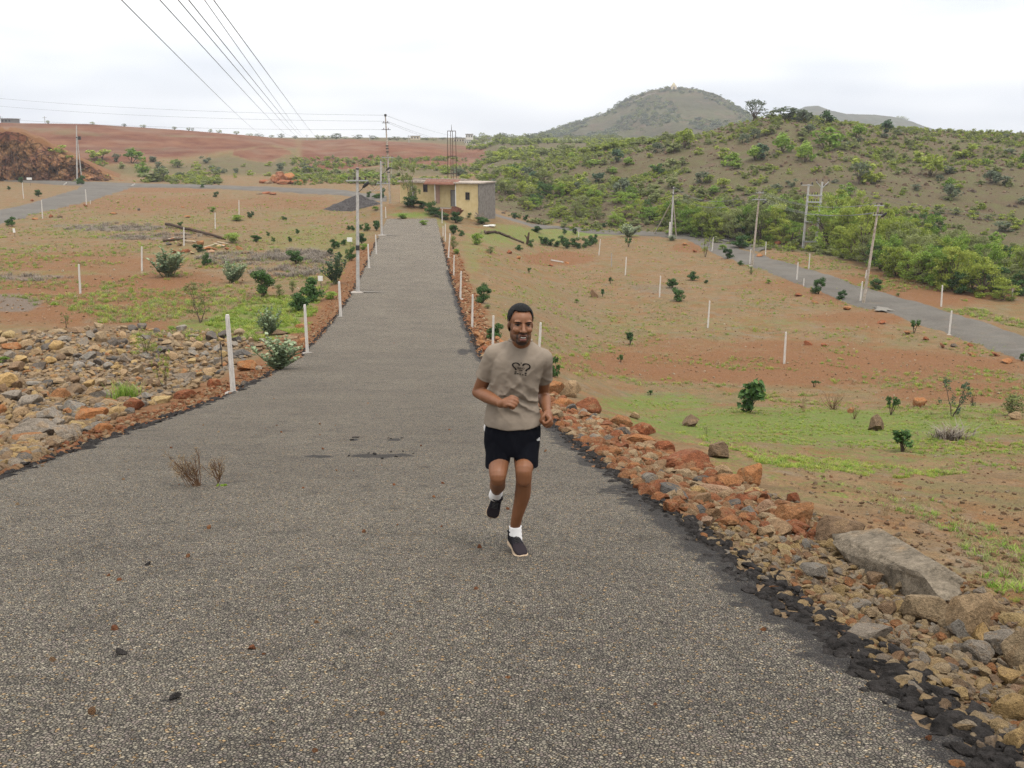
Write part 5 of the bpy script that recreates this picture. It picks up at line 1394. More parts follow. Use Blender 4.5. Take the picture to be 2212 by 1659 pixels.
turf('lane_grass', T_DRY + T_GREEN[:2], 4000, [(1560, 520), (1700, 530), (2230, 680), (2230, 715), (1900, 640)], .08, .28, .5, 51, .2)
L_BRUSH = leaf_material('grey dry brush', (.130, .105, .082), (.180, .148, .115), (.235, .198, .155), .1)
def dry_brush():
    G = [tufts(330 + k, L_BRUSH, 40, .02) for k in range(3)]; XY = []
    for cx_, cy_, rx, ry, n in ((250, 492, 120, 9, 90), (340, 512, 100, 8, 80), (520, 560, 100, 14, 110), (640, 552, 70, 14, 100), (620, 588, 80, 12, 80), (690, 560, 40, 16, 50), (60, 600, 100, 8, 30), (2043, 945, 24, 6, 8)):
        a = RNG.uniform(0, 6.28, n); q = np.sqrt(RNG.random(n)); XY.append(hits(np.stack([cx_ + np.cos(a) * q * rx, cy_ + np.sin(a) * q * ry], 1))[:, :2])
    XY = np.concatenate(XY); n = len(XY); s = RNG.uniform(.15, .5, n)
    scatter('dry_brush', G, np.stack([XY[:, 0], XY[:, 1], H(XY[:, 0], XY[:, 1]) - .02], 1), RNG.uniform(0, 6.28, n), np.stack([s * 1.8, s * 1.8, s], 1))
dry_brush()
def mountain_cover():
    m_ = MY < MT_D + 40; X, Y, Z = MX[m_], MY[m_], MZ[m_]
    q = fbm(X * .02, Y * .02, 4); k = np.nonzero((Z > -1) & (q > .46))[0]; k = RNG.choice(k, 2600)
    s = RNG.uniform(1.2, 4.2, 2600)
    scatter('mountain_scrub', [SC['grey-green'][0], SC['grey-green'][1], SC['olive'][0]], np.stack([X[k] + RNG.uniform(-2, 2, 2600), Y[k] + RNG.uniform(-2, 2, 2600), Z[k] - .6], 1), RNG.uniform(0, 6.28, 2600), np.stack([s * 1.5, s * 1.5, s * .8], 1))
mountain_cover()
def hill_cover():
    n = 12500
    x = RNG.uniform(1000, 2760, n); f = RNG.random(n)
    r0 = np.interp(x, [1000, 1100, 1300, 1500, 1850, 2100, 2400], [160, 150, 138, 126, 104, 90, 84])
    Y = r0 + (222 - r0) * f; X = (x - 1106) / FPX * (Y * CP + 4)
    q = fbm(X * .06, Y * .06, 4) + .3 * (fbm(X * .3, Y * .3, 3) - .5)
    k = q > .44; X, Y = X[k], Y[k]; n = len(X)
    P = np.stack([X, Y, H(X, Y) - .05], 1); s = .25 + .75 * RNG.random(n) ** 2.6
    pr = [SC['olive'][0], SC['olive'][1], SC['yellow-green'][0], SC['yellow-green'][2], SC['olive'][2], SC['yellow-green'][1]]
    scatter('scrub', pr, P, RNG.uniform(0, 6.28, n), np.stack([s * 1.5, s * 1.5, s], 1))
    n = 5000; x = RNG.uniform(160, 1010, n); Y = RNG.uniform(208, 330, n); X = (x - 1106) / FPX * (Y * CP + 3)
    q = fbm(X * .05, Y * .05, 4); zz0 = H(X, Y); k = (q > .5) & (zz0 < -6.3) & (((X / Y * FPX + 1106 - 565) / 75) ** 2 > 1); X, Y, zz0 = X[k], Y[k], zz0[k]; n = len(X)
    s = .3 + 1.1 * RNG.random(n) ** 2.6
    scatter('valley_scrub', pr, np.stack([X, Y, zz0 - .05], 1), RNG.uniform(0, 6.28, n), np.stack([s * 1.6, s * 1.6, s], 1))
    n = 4200; x = RNG.uniform(1015, 1460, n); Y = 225 + 500 * RNG.random(n) ** 1.5; X = (x - 1106) / FPX * Y
    q = fbm(X * .02, Y * .02, 4) + .2 * (fbm(X * .2, Y * .2, 3) - .5); k = q > .47; X, Y = X[k], Y[k]; n = len(X); s = .5 + 1.8 * RNG.random(n) ** 2.4
    scatter('plain_scrub', pr, np.stack([X, Y, H(X, Y) - .1], 1), RNG.uniform(0, 6.28, n), np.stack([s * 1.7, s * 1.7, s], 1))
    m = rock_material('hill pebbles', per_object=False)
    n = 2500; x = RNG.uniform(1000, 2260, n); Y = 125 + 95 * RNG.random(n); X = (x - 1106) / FPX * (Y * CP + 4); s = .12 + .32 * RNG.random(n) ** 3
    k = Y > np.interp(x, [1000, 1500, 2200], [155, 135, 105]); X, Y, s = X[k], Y[k], s[k]
    scatter('hill_stones', [rock_mesh('hill stone', 690 + j, 2, 'angular', [m]) for j in range(4)], np.stack([X, Y, H(X, Y)], 1), RNG.uniform(0, 6, len(X)), s)
hill_cover()
fx, fy = [q[0] for q in belt_front], [q[1] for q in belt_front]
for x in (2262, 2310, 2355, 2410): belt_tree(x, RNG.uniform(20, 50), RNG.uniform(80, 110), RNG.uniform(60, 100))
marks_plant = [(504, 768, 'the post beside the rubble bank'), (664, 710, 'the second post beyond the rubble'), (772, 500, 'the near lamp pole'), (824, 430, 'the second pole by the road'), (960, 430, 'the yellow house'), (1115, 750, 'the running man'), (756, 518, 'the upper white sign'), (693, 601, 'the lower white sign'),
               (187, 426, 'the post on the far lane'), (50, 410, 'the post by the far bank'), (397, 510, 'the post in the debris'), (465, 478, 'the post behind the debris'), (604, 385, 'the red boulder pile'), (167, 340, 'the braced pole at the far lane'), (1452, 460, 'the guyed pole'), (1640, 500, 'the middle pole on the lane'), (1757, 470, 'the double pole'),
               (1880, 550, 'the leaning pole on the lane'), (1350, 577, 'the post above the red patch'), (1427, 620, 'the post before two round bushes'), (1532, 680, 'the post mid-plot'), (1697, 750, 'the post on the red soil'), (2053, 697, 'the post at the lane edge'), (1750, 850, 'the red soil strip'), (1555, 970, 'the round boulder on the grass'), (2200, 1000, 'the right edge of the photo'),
               (1050, 515, 'the fallen branch'), (1628, 240, 'the tree on the hill crest'), (1450, 190, 'the mountain shrine'), (1333, 335, 'the lone dark shrub'), (2210, 300, 'the far end of the hill crest'), (978, 330, 'the steel mast'), (60, 330, 'the quarried bank'), (565, 333, 'the round red patch'), (1100, 300, 'the foot of the mountain'), (1018, 300, 'the white building on the skyline'), (833, 270, 'the tall pole')]
# ------------------------------------------------------------------ posts, poles and wires
def concrete(name, a, b, scale=9.0):
    t = NT(name)
    p = t.objc()
    n = t.noise(p, scale, 7, .7); n2 = t.noise(p, scale * 5, 5, .7)
    col = t.mix(t.ramp(n, [(.36, 0.0), (.62, 1.0)]), a, b)
    col = t.mix(1.0, col, t.ramp(n2, [(.3, .7), (.55, 1.05)]), 'MULTIPLY')
    return t.done(col, .9, .2, bump=n2, bdist=.01)
M_POST = concrete('white concrete', (.40, .37, .33), (.62, .58, .53))
M_POSTG = concrete('grey concrete', (.24, .22, .20), (.36, .33, .30))
M_PAD = concrete('mortar', (.22, .19, .16), (.36, .32, .28))
M_POLE = concrete('pole concrete', (.30, .28, .26), (.44, .42, .39), 4)
M_RUSTP = concrete('weathered pole', (.22, .17, .12), (.42, .37, .31), 5)
M_STEEL = plain('galvanised steel', (.34, .34, .33), .55, .5, .2, 8, 0, .4)
M_DARK = plain('dark iron', (.030, .028, .027), .7, .3, .3, 8)
M_INS = plain('brown porcelain', (.050, .026, .018), .3, .5)
M_WIRE = plain('wire', (.13, .13, .14), .6, .4, .1)
def post_mesh(k):
    r = np.random.default_rng(800 + k)
    V, F = [], []
    zs = [0, .12, .35, .6, .85, .965, 1.0]
    for i, z in enumerate(zs):
        h = .5 * (1 - .22 * z) * (1 if i < 6 else .8)
        o = r.normal(0, .012, (4, 2))
        V += [(-h + o[0, 0], -h + o[0, 1], z), (h + o[1, 0], -h + o[1, 1], z), (h + o[2, 0], h + o[2, 1], z), (-h + o[3, 0], h + o[3, 1], z)]
    n = len(zs)
    for i in range(n - 1):
        for j in range(4): F.append((i * 4 + j, i * 4 + (j + 1) % 4, (i + 1) * 4 + (j + 1) % 4, (i + 1) * 4 + j))
    F.append(tuple((n - 1) * 4 + j for j in range(4)))
    return mesh_np('post', V, F, [M_POST])
POSTM = [post_mesh(k) for k in range(4)]
def pad_mesh(k):
    V, F = ico(3); V = V.copy(); V = V[:, :] * [1, 1, .5]
    V *= (1 + .5 * (fbm(V[:, 0] * 1.8 + 9 * k, V[:, 1] * 1.8 + V[:, 2], 3) - .5))[:, None]
    return mesh_np('base', V, F, [M_PAD], smooth=True)
PADM = [pad_mesh(k) for k in range(3)]
def post(px, by, ty, label, group, pad=False, tpx=None, w=None, grey=False):
    b = hit(px, by); d = depth_of(b)
    top = at(px if tpx is None else tpx, ty, b[1])
    v = top - b; hh = np.linalg.norm(v)
    w = w or np.clip(hh * .064, .085, .108)
    me = POSTM[int(RNG.integers(4))]
    e = link('post', me, loc=b - [0, 0, .04], scale=(w, w, hh + .04))
    e.rotation_euler = Vector(v).to_track_quat('Z', 'Y').to_euler() if tpx is not None else (0, 0, RNG.uniform(-.4, .4))
    if grey:
        e.data = me.copy(); e.data.materials[0] = M_POSTG
    tag(e, label, 'post', group)
    if pad:
        s = RNG.uniform(.15, .20)
        p_ = link('base', PADM[int(RNG.integers(3))], parent=e)
        p_.matrix_parent_inverse = Matrix.Diagonal((1 / w, 1 / w, 1 / (hh + .04), 1))
        p_.scale = (s * 1.2, s, .07); p_.location = (0, 0, .04)
    return e
GP = 'white posts along the road'
CNT = ['first', 'second', 'third', 'fourth', 'fifth', 'sixth', 'seventh', 'eighth', 'ninth']
for i, (x, b, t_, pd) in enumerate([(504, 849, 680, 1), (664, 763, 658, 1), (736, 685, 608, 1), (797, 579, 527, 1), (813, 549, 507, 1), (833.6, 471, 447, 0)]):
    post(x, b, t_, f'white concrete post, {CNT[i]} from the camera along the left road verge', GP, bool(pd))
for i, (x, b, t_, tx) in enumerate([(1163, 790, 697, 1168), (1064, 768, 682, 1066), (1020, 707, 636, 1021), (994.5, 646, 586, 996), (980, 595, 551, 981), (968.5, 556, 504, 972), (962, 521, 484, 962), (957, 510, 488, 957), (955, 482, 451, 955)]):
    post(x, b, t_, f'white concrete post, {CNT[i]} from the camera along the right road verge', GP, i in (3, 5), tx)
GPF = 'white plot posts in the fields'
for x, b, t_, tx, lab in [
    (173.5, 634, 571, 170, 'white concrete plot post alone on the bare orange soil of the left field'), (306.5, 586, 532, 306, 'white plot post standing just behind the broad pale milkweed bush'), (397.5, 531, 491, 397, 'white plot post standing in the debris and orange lumps'),
    (465, 495, 459, 464.5, 'white plot post between the log and the bright bushes'), (516.5, 464, 432, 516, 'white plot post farthest back in the left field'), (187, 443, 409, 184.5, 'white post on the near edge of the far lane by red stones'),
    (92, 472, 432, 89.5, 'white post on the far lane edge, next left of the one by red stones'), (51, 429, 394, 48, 'white post on the far side of the far lane beside a small bush'), (195.5, 441, 433, 195, 'stub of a white post beside the taller one on the far lane'),
    (1293.5, 551, 517, 1297, 'white plot post just above the orange patch of soil'), (1321, 576, 546, 1321, 'dull grey plot post at the edge of the orange patch'), (1350.5, 595, 555, 1353, 'white plot post just below the orange patch of soil'), (1424.5, 642, 596, 1427, 'white plot post beside two round dark bushes'),
    (1529, 707, 650, 1533, 'white plot post in the middle of the stony tan plot'), (1694, 785, 717, 1698, 'white plot post on the red soil strip, tallest of the right field'), (1250, 519, 499, 1250, 'small white plot post behind the dark hedge bushes'),
    (1538, 543, 513, 1541, 'white post at the far end of the right lane'), (1619, 572, 538, 1622, 'white post right beside the foot of the middle pole'), (1653.5, 551, 522, 1655, 'white post beyond the lane near the row of orange rubble'), (1747, 581, 548, 1749.5, 'white post on the tan strip in front of the double pole'),
    (1721, 607, 567, 1724, 'white post on the lane edge nearest the double pole'), (1736, 618, 601, 1737, 'short stub of a white post beside the lane'), (1892, 568, 537, 1894, 'white post against the green trees behind the leaning pole'), (2033, 662, 616, 2036, 'white post on the far edge of the lane, right of the leaning pole'),
    (2050, 723, 671, 2056, 'white post on the near edge of the lane with a mortar foot'), (2186, 648, 623, 2188, 'white post at the end of the tree belt by a yellow-green bush'), (1858, 652, 608, 1863, 'white post close beside the foot of the leaning pole'), (1869, 601, 583, 1872, 'white post partly hidden behind the leaning pole')]:
    post(x, b, t_, lab, GPF, 'mortar' in lab, tx, grey='grey' in lab)
def fallen(x0, y0, x1, y1, lab, name='post'):
    a, b = hit(x0, y0), hit(x1, y1)
    v = b - a; L = np.linalg.norm(v)
    o = link(name, POSTM[0], loc=a + [0, 0, .10], scale=(.14, .14, L)); o.rotation_euler = Vector(v).to_track_quat('Z', 'Y').to_euler()
    tag(o, lab, 'post', GPF)
fallen(1190, 563.5, 1217, 568, 'pale concrete post lying flat on the stony plot below the orange patch')
fallen(1547, 516, 1577, 523, 'white post lying flat beside the far end of the right lane')
def leaning(x0, y0, x1, y1, lab):
    b = hit(x0, y0); t_ = at(x1, y1, b[1]); v = t_ - b
    o = link('post', POSTM[1], loc=b, scale=(.22, .22, np.linalg.norm(v))); o.rotation_euler = Vector(v).to_track_quat('Z', 'Y').to_euler()
    tag(o, lab, 'post', GPF)
leaning(138, 400, 144, 394, 'thick white leaning post beside the foot of the braced pole')
leaning(281, 403, 292, 397, 'thick white leaning post at the corner of the two far lanes')

WIRES = []
def wire(a, b, sag, label, group, r=.012, n=18, name='wire'):
    a, b = np.array(a, float), np.array(b, float)
    t = np.linspace(0, 1, n)[:, None]
    P = a + (b - a) * t; P[:, 2] -= sag * 4 * (t[:, 0] * (1 - t[:, 0]))
    mb = MB(); mb.tube(P, r, 4)
    o = mb.build(name, M_WIRE); tag(o, label, 'wire', group); return o
class Pole:
    def __init__(s, px, by, tpx, ty, label, r0=.115, r1=.08, m=None, group='electric poles', lattice=False, sides=8):
        s.b = hit(px, by); s.t = at(tpx, ty, s.b[1]); s.m = m or M_POLE
        s.e = empty('electric_pole', s.b); tag(s.e, label, 'pole', group)
        s.ax = s.t - s.b
        mb = MB(); mb.tube(np.array([[0, 0, -.1], s.ax * .5, s.ax]), [r0, (r0 + r1) / 2, r1], sides); mb.build('mast', s.m, s.e)
        s.d = depth_of(s.b)
    def p(s, f): return s.ax * f
    def f_at(s, py): return float(np.clip((z_at(py, s.b[1]) - s.b[2]) / s.ax[2], 0, 1.1))
    def arm(s, f, L, dirx=(1, 0.1, 0), w=.09, ins=3, name='crossarm', m=None, off=0.0):
        d = np.array(dirx, float); d /= np.linalg.norm(d)
        c = s.p(f) + np.array([0, -.12, 0])
        mb = MB(); mb.bar(c - d * L * (.5 - off), c + d * L * (.5 + off), w, w * .8); o = mb.build(name, m or M_STEEL, s.e)
        out = []
        for k in range(ins):
            q = c + d * L * ((k + .5) / ins - .5 + off) * 1.0 if ins > 1 else c
            i = MB(); i.tube(np.array([q + [0, 0, .03], q + [0, 0, .08], q + [0, 0, .13], q + [0, 0, .2], q + [0, 0, .22]]), [.02, .055, .045, .06, .02], 8)
            i.build('insulator', M_INS, o)
            out.append(s.b + q + [0, 0, .21])
        return out
    def lamp(s, f, L=.9, ang=.7, side=1):
        q = s.p(f); e_ = q + np.array([side * L * math.cos(ang), -.25, L * math.sin(ang) * .9])
        mb = MB(); mb.tube(np.array([q, (q + e_) / 2 + [0, 0, -.05], e_]), .022, 5); a = mb.build('lamp_arm', M_DARK, s.e)
        d = (e_ - q) / np.linalg.norm(e_ - q)
        h = MB(); h.tube(np.array([e_ - d * .12, e_, e_ + d * .2, e_ + d * .42, e_ + d * .46]), [.03, .09, .11, .08, .02], 8); h.build('lamp_head', M_DARK, a)
    def pad(s, r=.3):
        link('base', PADM[0], parent=s.e, scale=(r * 1.3, r, .12), loc=(0, 0, .02))
    def band(s, f, r=.11, h=.08):
        q = s.p(f); mb = MB(); mb.tube(np.array([q - [0, 0, h / 2], q + [0, 0, h / 2]]), r, 8); mb.build('band', M_DARK, s.e)
P1 = Pole(773, 632, 772, 362, 'slim pale grey electric pole standing on the left road verge, nearest of all')
P1.pad(.34); a1 = P1.arm(P1.f_at(390), 1.3, ins=4); P1.lamp(P1.f_at(416), .6, .75); P1.band(.99, .1); P1.band(P1.f_at(535), .12, .3)
P2 = Pole(824.5, 508.5, 822.4, 344, 'slim pale grey electric pole on the left road verge, second from the camera')
P2.pad(.34); a2 = P2.arm(P2.f_at(396), 1.4, ins=4, off=.2); P2.lamp(P2.f_at(379), .9, .75); P2.band(.99, .1)
P3 = Pole(843, 439, 832.5, 249, 'tall thin electric pole with brackets behind the road end', .16, .07, M_RUSTP)
a3 = P3.arm(P3.f_at(340), 1.6, ins=4, w=.1)
b3 = P3.arm(P3.f_at(265.5), 1.0, ins=2, m=M_DARK); P3.arm(P3.f_at(280), 1.2, ins=2, m=M_DARK); P3.band(1.0, .16, .3)
for y_ in (315, 321, 328, 372): P3.band(P3.f_at(y_), .22, .12)
GWR = 'wires between the poles by the road'
for k in range(4):
    wire(a3[k], a2[k], 1.1, f'thin slack wire from the tall pole to the second road pole, {CNT[k]} from the left', GWR)
    wire(a2[k], a1[k], .9, f'thin slack wire between the two pale road poles, {CNT[k]} from the left', GWR)
GWL = 'long wires from the tall pole'
Lend = [at(-60, 207, 190), at(-60, 224, 190), at(-60, 252, 195)]
for k, (st, en) in enumerate(zip([P3.b + P3.ax, b3[0], P3.b + P3.p(P3.f_at(280))], Lend)):
    wire(st, en, .7, ['topmost long wire running left from the tall pole across the sky', 'second long wire running left from the tall pole across the sky', 'lowest faint wire running left from the tall pole across the sky'][k], GWL, .014)
FB = Pole(1150, 303, 1150, 291, 'tiny distant pole on the plain below the mountain', .12, .1) if False else None
for k, (st, en) in enumerate(zip([P3.b + P3.ax, b3[1], b3[0]], [at(1040, 296, 330), at(1010, 303, 330), at(1000, 304, 330)])):
    wire(st, en, 1.2, ['topmost wire running right from the tall pole to the skyline', 'lower wire running right from the tall pole to the skyline', 'lowest wire running right from the tall pole to the skyline'][k], GWL, .016)
P4 = Pole(166.6, 399, 165.2, 271, 'tall pale pole braced by a strut at the far lane corner', .17, .12)
m_ = MB(); q0 = at(176, 383, P4.b[1] + .5) - P4.b; m_.tube(np.array([q0, P4.p(.82) + [.1, .1, 0]]), [.11, .09], 8); m_.build('strut', M_POLE, P4.e)
m_ = MB(); m_.box(P4.p(.79) + np.array([.65, -.1, 0]), (.5, .4, .7)); m_.build('switch_box', M_DARK, P4.e)
P4.band(.8, .17, .2)

PA = Pole(1449, 515, 1455, 404, 'pale pole held by two slanting struts where the lanes meet', .15, .10)
for (x0, y0, f) in ((1413, 506.5, .76), (1461, 512.5, .8)):
    q0 = hit(x0, y0) - PA.b; m_ = MB(); m_.tube(np.array([q0, PA.p(f)]), [.08, .07], 6); m_.build('strut', M_RUSTP, PA.e)
m_ = MB(); m_.box((-.22, -.25, 1.1), (.22, .2, 2.3)); m_.build('stub', M_POST, PA.e)
aA = PA.arm(.86, .9, ins=2, m=M_DARK); aA2 = PA.arm(.97, .6, ins=2, m=M_DARK)
PB = Pole(1624.5, 575, 1641, 414, 'weathered leaning pole with crossarms on the near edge of the right lane', .13, .085, M_RUSTP)
PB.pad(.3); aB2 = PB.arm(.985, .9, ins=2); aB = PB.arm(PB.f_at(431), 1.5, ins=3); PB.lamp(PB.f_at(447), .6, .75)
PC = Pole(1864.6, 657, 1898.5, 440.5, 'weathered leaning pole on the right lane, nearest of that row', .13, .085, M_RUSTP)
PC.pad(.34); aC = PC.arm(PC.f_at(464), .8, ins=3); aC2 = PC.arm(.985, .8, ins=2); PC.lamp(PC.f_at(476), .5, .85)
GW2 = 'wires along the right lane'
for k in range(2):
    wire(aA2[k], aB2[k], 1.5, f'upper slack wire from the strutted pole to the middle lane pole, {CNT[k]} of two', GW2)
    wire(aB2[k], aC2[k], .9, f'upper slack wire from the middle to the nearest lane pole, {CNT[k]} of two', GW2)
    wire(aA[k], aB[k], 1.5, f'lower slack wire from the strutted pole to the middle lane pole, {CNT[k]} of two', GW2)
for k in range(3): wire(aB[k], aC[k], .9, f'lower slack wire from the middle to the nearest lane pole, {CNT[k]} of three', GW2)
# double pole with rungs
def double_pole():
    bl, br = hit(1734.3, 538), hit(1760.7, 541.5)
    br = at(1760.7, 541.5, bl[1])
    tl, tr = at(1747, 398, bl[1]), at(1776.4, 393, bl[1])
    e = empty('double_pole', bl); tag(e, 'double electric pole like a ladder, with rungs and insulators before the trees', 'pole', 'electric poles')
    for a, b in ((bl, tl), (br, tr)):
        m = MB(); m.tube(np.array([a - bl - [0, 0, .1], b - bl]), [.17, .13], 6); m.build('mast', M_POLE, e)
    Ht = tl[2] - bl[2]
    def pt(a, b, y): f = (z_at(y, bl[1]) - a[2]) / (b[2] - a[2]); return a + (b - a) * f - bl
    for y in (421.5, 436, 464, 478.5, 521.5):
        m = MB(); m.bar(pt(bl, tl, y) + [-.15, -.13, 0], pt(br, tr, y + .8) + [.15, -.13, 0], .18, .14); c = m.build('crossbar', M_STEEL, e)
        if y < 500:
            for f in (.3, .5, .7):
                q = pt(bl, tl, y) * (1 - f) + pt(br, tr, y) * f + np.array([0, -.13, 0])
                i = MB(); i.tube(np.array([q + [0, 0, .06], q + [0, 0, .14], q + [0, 0, .22], q + [0, 0, .34], q + [0, 0, .36]]), [.03, .09, .06, .09, .03], 8); i.build('insulator', M_INS, c)
    m = MB(); tq = tr - bl
    m.bar(tq + [0, -.1, -.75], tq + [-.75, -.1, .05], .08); m.bar(tq + [0, -.1, -.75], tq + [.75, -.1, .05], .08); m.build('bracket', M_STEEL, e)
    for dx in (-.75, .75, 0):
        i = MB(); q = tq + np.array([dx, -.1, .08 if dx else .1]); i.tube(np.array([q, q + [0, 0, .1], q + [0, 0, .3]]), [.05, .1, .05], 8); i.build('insulator', M_INS, e)
    m = MB(); lq = tl - bl; m.bar(lq + [-.9, -.1, -.1], lq + [.5, -.1, -.1], .09); m.build('crossarm', M_STEEL, e)
    for dx in (-.9, .4):
        i = MB(); q = lq + np.array([dx, -.1, -.05]); i.tube(np.array([q, q + [0, 0, .12], q + [0, 0, .3]]), [.06, .12, .06], 8); i.build('insulator', M_DARK, e)
    return tl, tr, bl
tl_, tr_, bl_ = double_pole()
for k, dy in enumerate((0, -2.0)):
    wire(tr_ + [.75 * (1 - 2 * k), 0, .2], at(2240, 470 + 12 * k, bl_[1] + 14), 1.0, f'thin wire running right from the double pole over the trees, {CNT[k]} of two', 'wires from the double pole', .012)
# overhead lines crossing the sky towards the left
GOV = 'overhead lines crossing the sky'
ends = [((302, 0), (566, 287)), ((378, 0), (627, 293)), ((415, 0), (652, 301)), ((436, 0), (662, 302)), ((475, 0), (668, 300)), ((476, 0), (690, 303))]
for k, (n_, f_) in enumerate(ends):
    Yn, Yf = 24.0, 360.0
    a, b = at(n_[0], n_[1], Yn), at(f_[0], f_[1], Yf)
    v = (b - a) / (Yf - Yn); a0 = a - v * 50
    wire(a0, b, [1.0, .9, .9, .9, 1.2, .5][k], f'dark overhead line slanting down the sky, {CNT[k]} from the left of six', GOV, 0.010 if k == 4 else .014, 40, 'overhead_line')
for x, y0, y1, lab in [(671, 305, 294, 'tiny distant pole where the overhead lines meet the skyline'), (804, 305, 291, 'tiny thin pole on the skyline left of the tall pole'), (887, 304, 292, 'tiny thin pole on the skyline right of the tall pole'), (26, 262, 250, 'tiny thin pole on the crest at the left corner'), (119, 266, 258, 'tiny thin pole on the red crest')]:
    D = 430 if x > 500 else 350
    b = np.array([(x - 1106) / FPX * D * .985, D, 0]); b[2] = float(H(b[0], D)); t_ = at(x, y1, D)
    m = MB(); m.tube(np.array([[0, 0, -.2], [0, 0, max(t_[2] - b[2], 2.5)]]), .12, 6); m.bar((-.8, 0, max(t_[2] - b[2], 2.5) - .5), (.8, 0, max(t_[2] - b[2], 2.5) - .5), .12)
    tag(m.build('electric_pole', M_STEEL, loc=b), lab, 'pole', 'distant poles')

# ------------------------------------------------------------------ the yellow house
def plaster():
    t = NT('yellow plaster')
    p = t.objc()
    n = t.noise(p, 1.3, 7, .65); n2 = t.noise(p, 9, 5, .7)
    mp = t.n('ShaderNodeMapping'); mp.inputs['Scale'].default_value = (5, 5, .5); t.l(p, mp.inputs['Vector'])
    st = t.noise(mp.outputs[0], 1.0, 5, .6)
    col = t.mix(t.ramp(n, [(.35, 0.0), (.65, 1.0)]), (.46, .35, .165), (.55, .44, .24))
    col = t.mix(t.math('MULTIPLY', t.ramp(st, [(.55, 0.0), (.75, 1.0)]), .45), col, (.30, .22, .12))
    col = t.mix(t.math('MULTIPLY', t.ramp(n2, [(.6, 0.0), (.75, 1.0)]), .3), col, (.34, .27, .17))
    return t.done(col, .9, .2, bump=n2, bdist=.02)
M_YELLOW = plaster()
M_RAW = concrete('raw masonry', (.115, .100, .088), (.200, .180, .158), 2.5)
M_SLAB = concrete('roof slab', (.20, .165, .135), (.38, .32, .26), 2)
M_RUST = plain('rusty tin', (.155, .062, .036), .75, .3, .45, 3, .02)
M_PANE = plain('dark glass', (.012, .013, .014), .15, .5)
M_DOOR = plain('grey door', (.19, .18, .165), .6, .3, .25, 3)
M_DOORW = plain('whitish door', (.42, .38, .38), .6, .3, .2, 3)
M_PANEL = plain('faded pink panel', (.36, .23, .17), .8, .2, .25, 2)
M_WHITE = plain('white paint', (.62, .60, .56), .7, .3, .12, 6)
HZ0 = -10.45
house = empty('yellow_house', (HOUSE_P0[0], HOUSE_P0[1], HZ0), (0, 0, math.atan2(-.39, .92)))
tag(house, 'low flat-roofed yellow house with rusty awning and bare grey side wall at the road end', 'house')
def hY(xl, t_): return HOUSE_P0[1] + .39 * (-xl) + .92 * t_
def hz(zy, xl, t_=0): return z_at(203.3 + .2144 * zy, hY(xl, t_)) - HZ0
def xm(zx): return -12.4 + (zx - 832) * 9.1 / 593
def xr(zx): return -3.3 + (zx - 1425) * 3.3 / 230
def hbox(name, x0, x1, y0, y1, z0, z1, m, parent=None):
    mb = MB(); mb.box(((x0 + x1) / 2, (y0 + y1) / 2, (z0 + z1) / 2), (x1 - x0, y1 - y0, z1 - z0)); return mb.build(name, m, parent or house)
RT = hz(905, 0)
hbox('wall', -3.3, -.02, 0, 5.0, -.4, RT, M_YELLOW)
hbox('wall', -12.4, -3.302, 1.4, 5.0, 1.0, RT - .05, M_YELLOW)
# bare masonry of the right side, with an uneven front edge
mb = MB()
zz_ = np.linspace(-.4, RT - .04, 13)
for a, b in zip(zz_[:-1], zz_[1:]): mb.box((-.02 + .06, 2.45 + RNG.uniform(-.05, .05), (a + b) / 2), (.12 + RNG.uniform(0, .03), 5.1 + RNG.uniform(-.02, .1), b - a - .002))
mb.build('bare_wall', M_RAW, house)
rs = MB()
rs.box((-1.6, 2.4, RT + .08), (3.7, 5.5, .16)); rs.box((-7.85, 3.1, RT + .03), (9.3, 4.4, .16))
r_ = rs.build('roof', M_SLAB, house)
pr = MB()
for k in range(26):
    x = -12.4 + 9.1 * k / 26; pr.box((x + .18, 5.1, RT + .2 + RNG.uniform(-.02, .1)), (.34, .2, .25 + RNG.uniform(0, .1)))
for k in range(14): pr.box((-12.2 + k * .62, 1.0, RT + .17), (.5, .16, .12 + RNG.uniform(0, .06)))
pr.build('parapet', M_SLAB, r_)
# rusty awning, corrugated
def awning():
    n = 60; V, F = [], []
    x0, x1 = xm(1090), -3.34
    for j, (t_, z) in enumerate(((1.75, RT + .42), (-.25, RT - .18))):
        for i in range(n + 1):
            x = x0 + (x1 - x0) * i / n + (.5 * (1 - i / n) * (1 if j else 0)); V.append((x, t_, z + .035 * math.cos(i * math.pi * .9)))
    for i in range(n): F.append((i, i + 1, n + 2 + i, n + 1 + i))
    me = mesh_np('awning', V, F, [M_RUST], smooth=True)
    o = link('awning', me, house); s_ = o.modifiers.new('thick', 'SOLIDIFY'); s_.thickness = .02
awning()
def window(x0, x1, z0, z1, y, bars=True):
    f = MB(); w = .07
    f.box(((x0 + x1) / 2, y - .03, z1), (x1 - x0 + w, .1, w)); f.box(((x0 + x1) / 2, y - .03, z0), (x1 - x0 + w, .1, w))
    for x in (x0, x1): f.box((x, y - .03, (z0 + z1) / 2), (w, .1, z1 - z0 - w))
    o = f.build('window', M_INS if bars else M_DARK, house)
    p_ = MB(); p_.box(((x0 + x1) / 2, y - .004, (z0 + z1) / 2), (x1 - x0 - w, .02, z1 - z0 - w)); p_.build('pane', M_PANE, o)
    b = MB(); b.box(((x0 + x1) / 2, y - .03, (z0 + z1) / 2), (.04, .05, z1 - z0 - w)); b.build('mullion', M_INS, o)
window(xr(1527), xr(1562), hz(1062, xr(1545)), hz(992, xr(1545)), -.0, False)
window(xm(1068), xm(1104), hz(984, -8, 1.4), hz(912, -8, 1.4), 1.4)
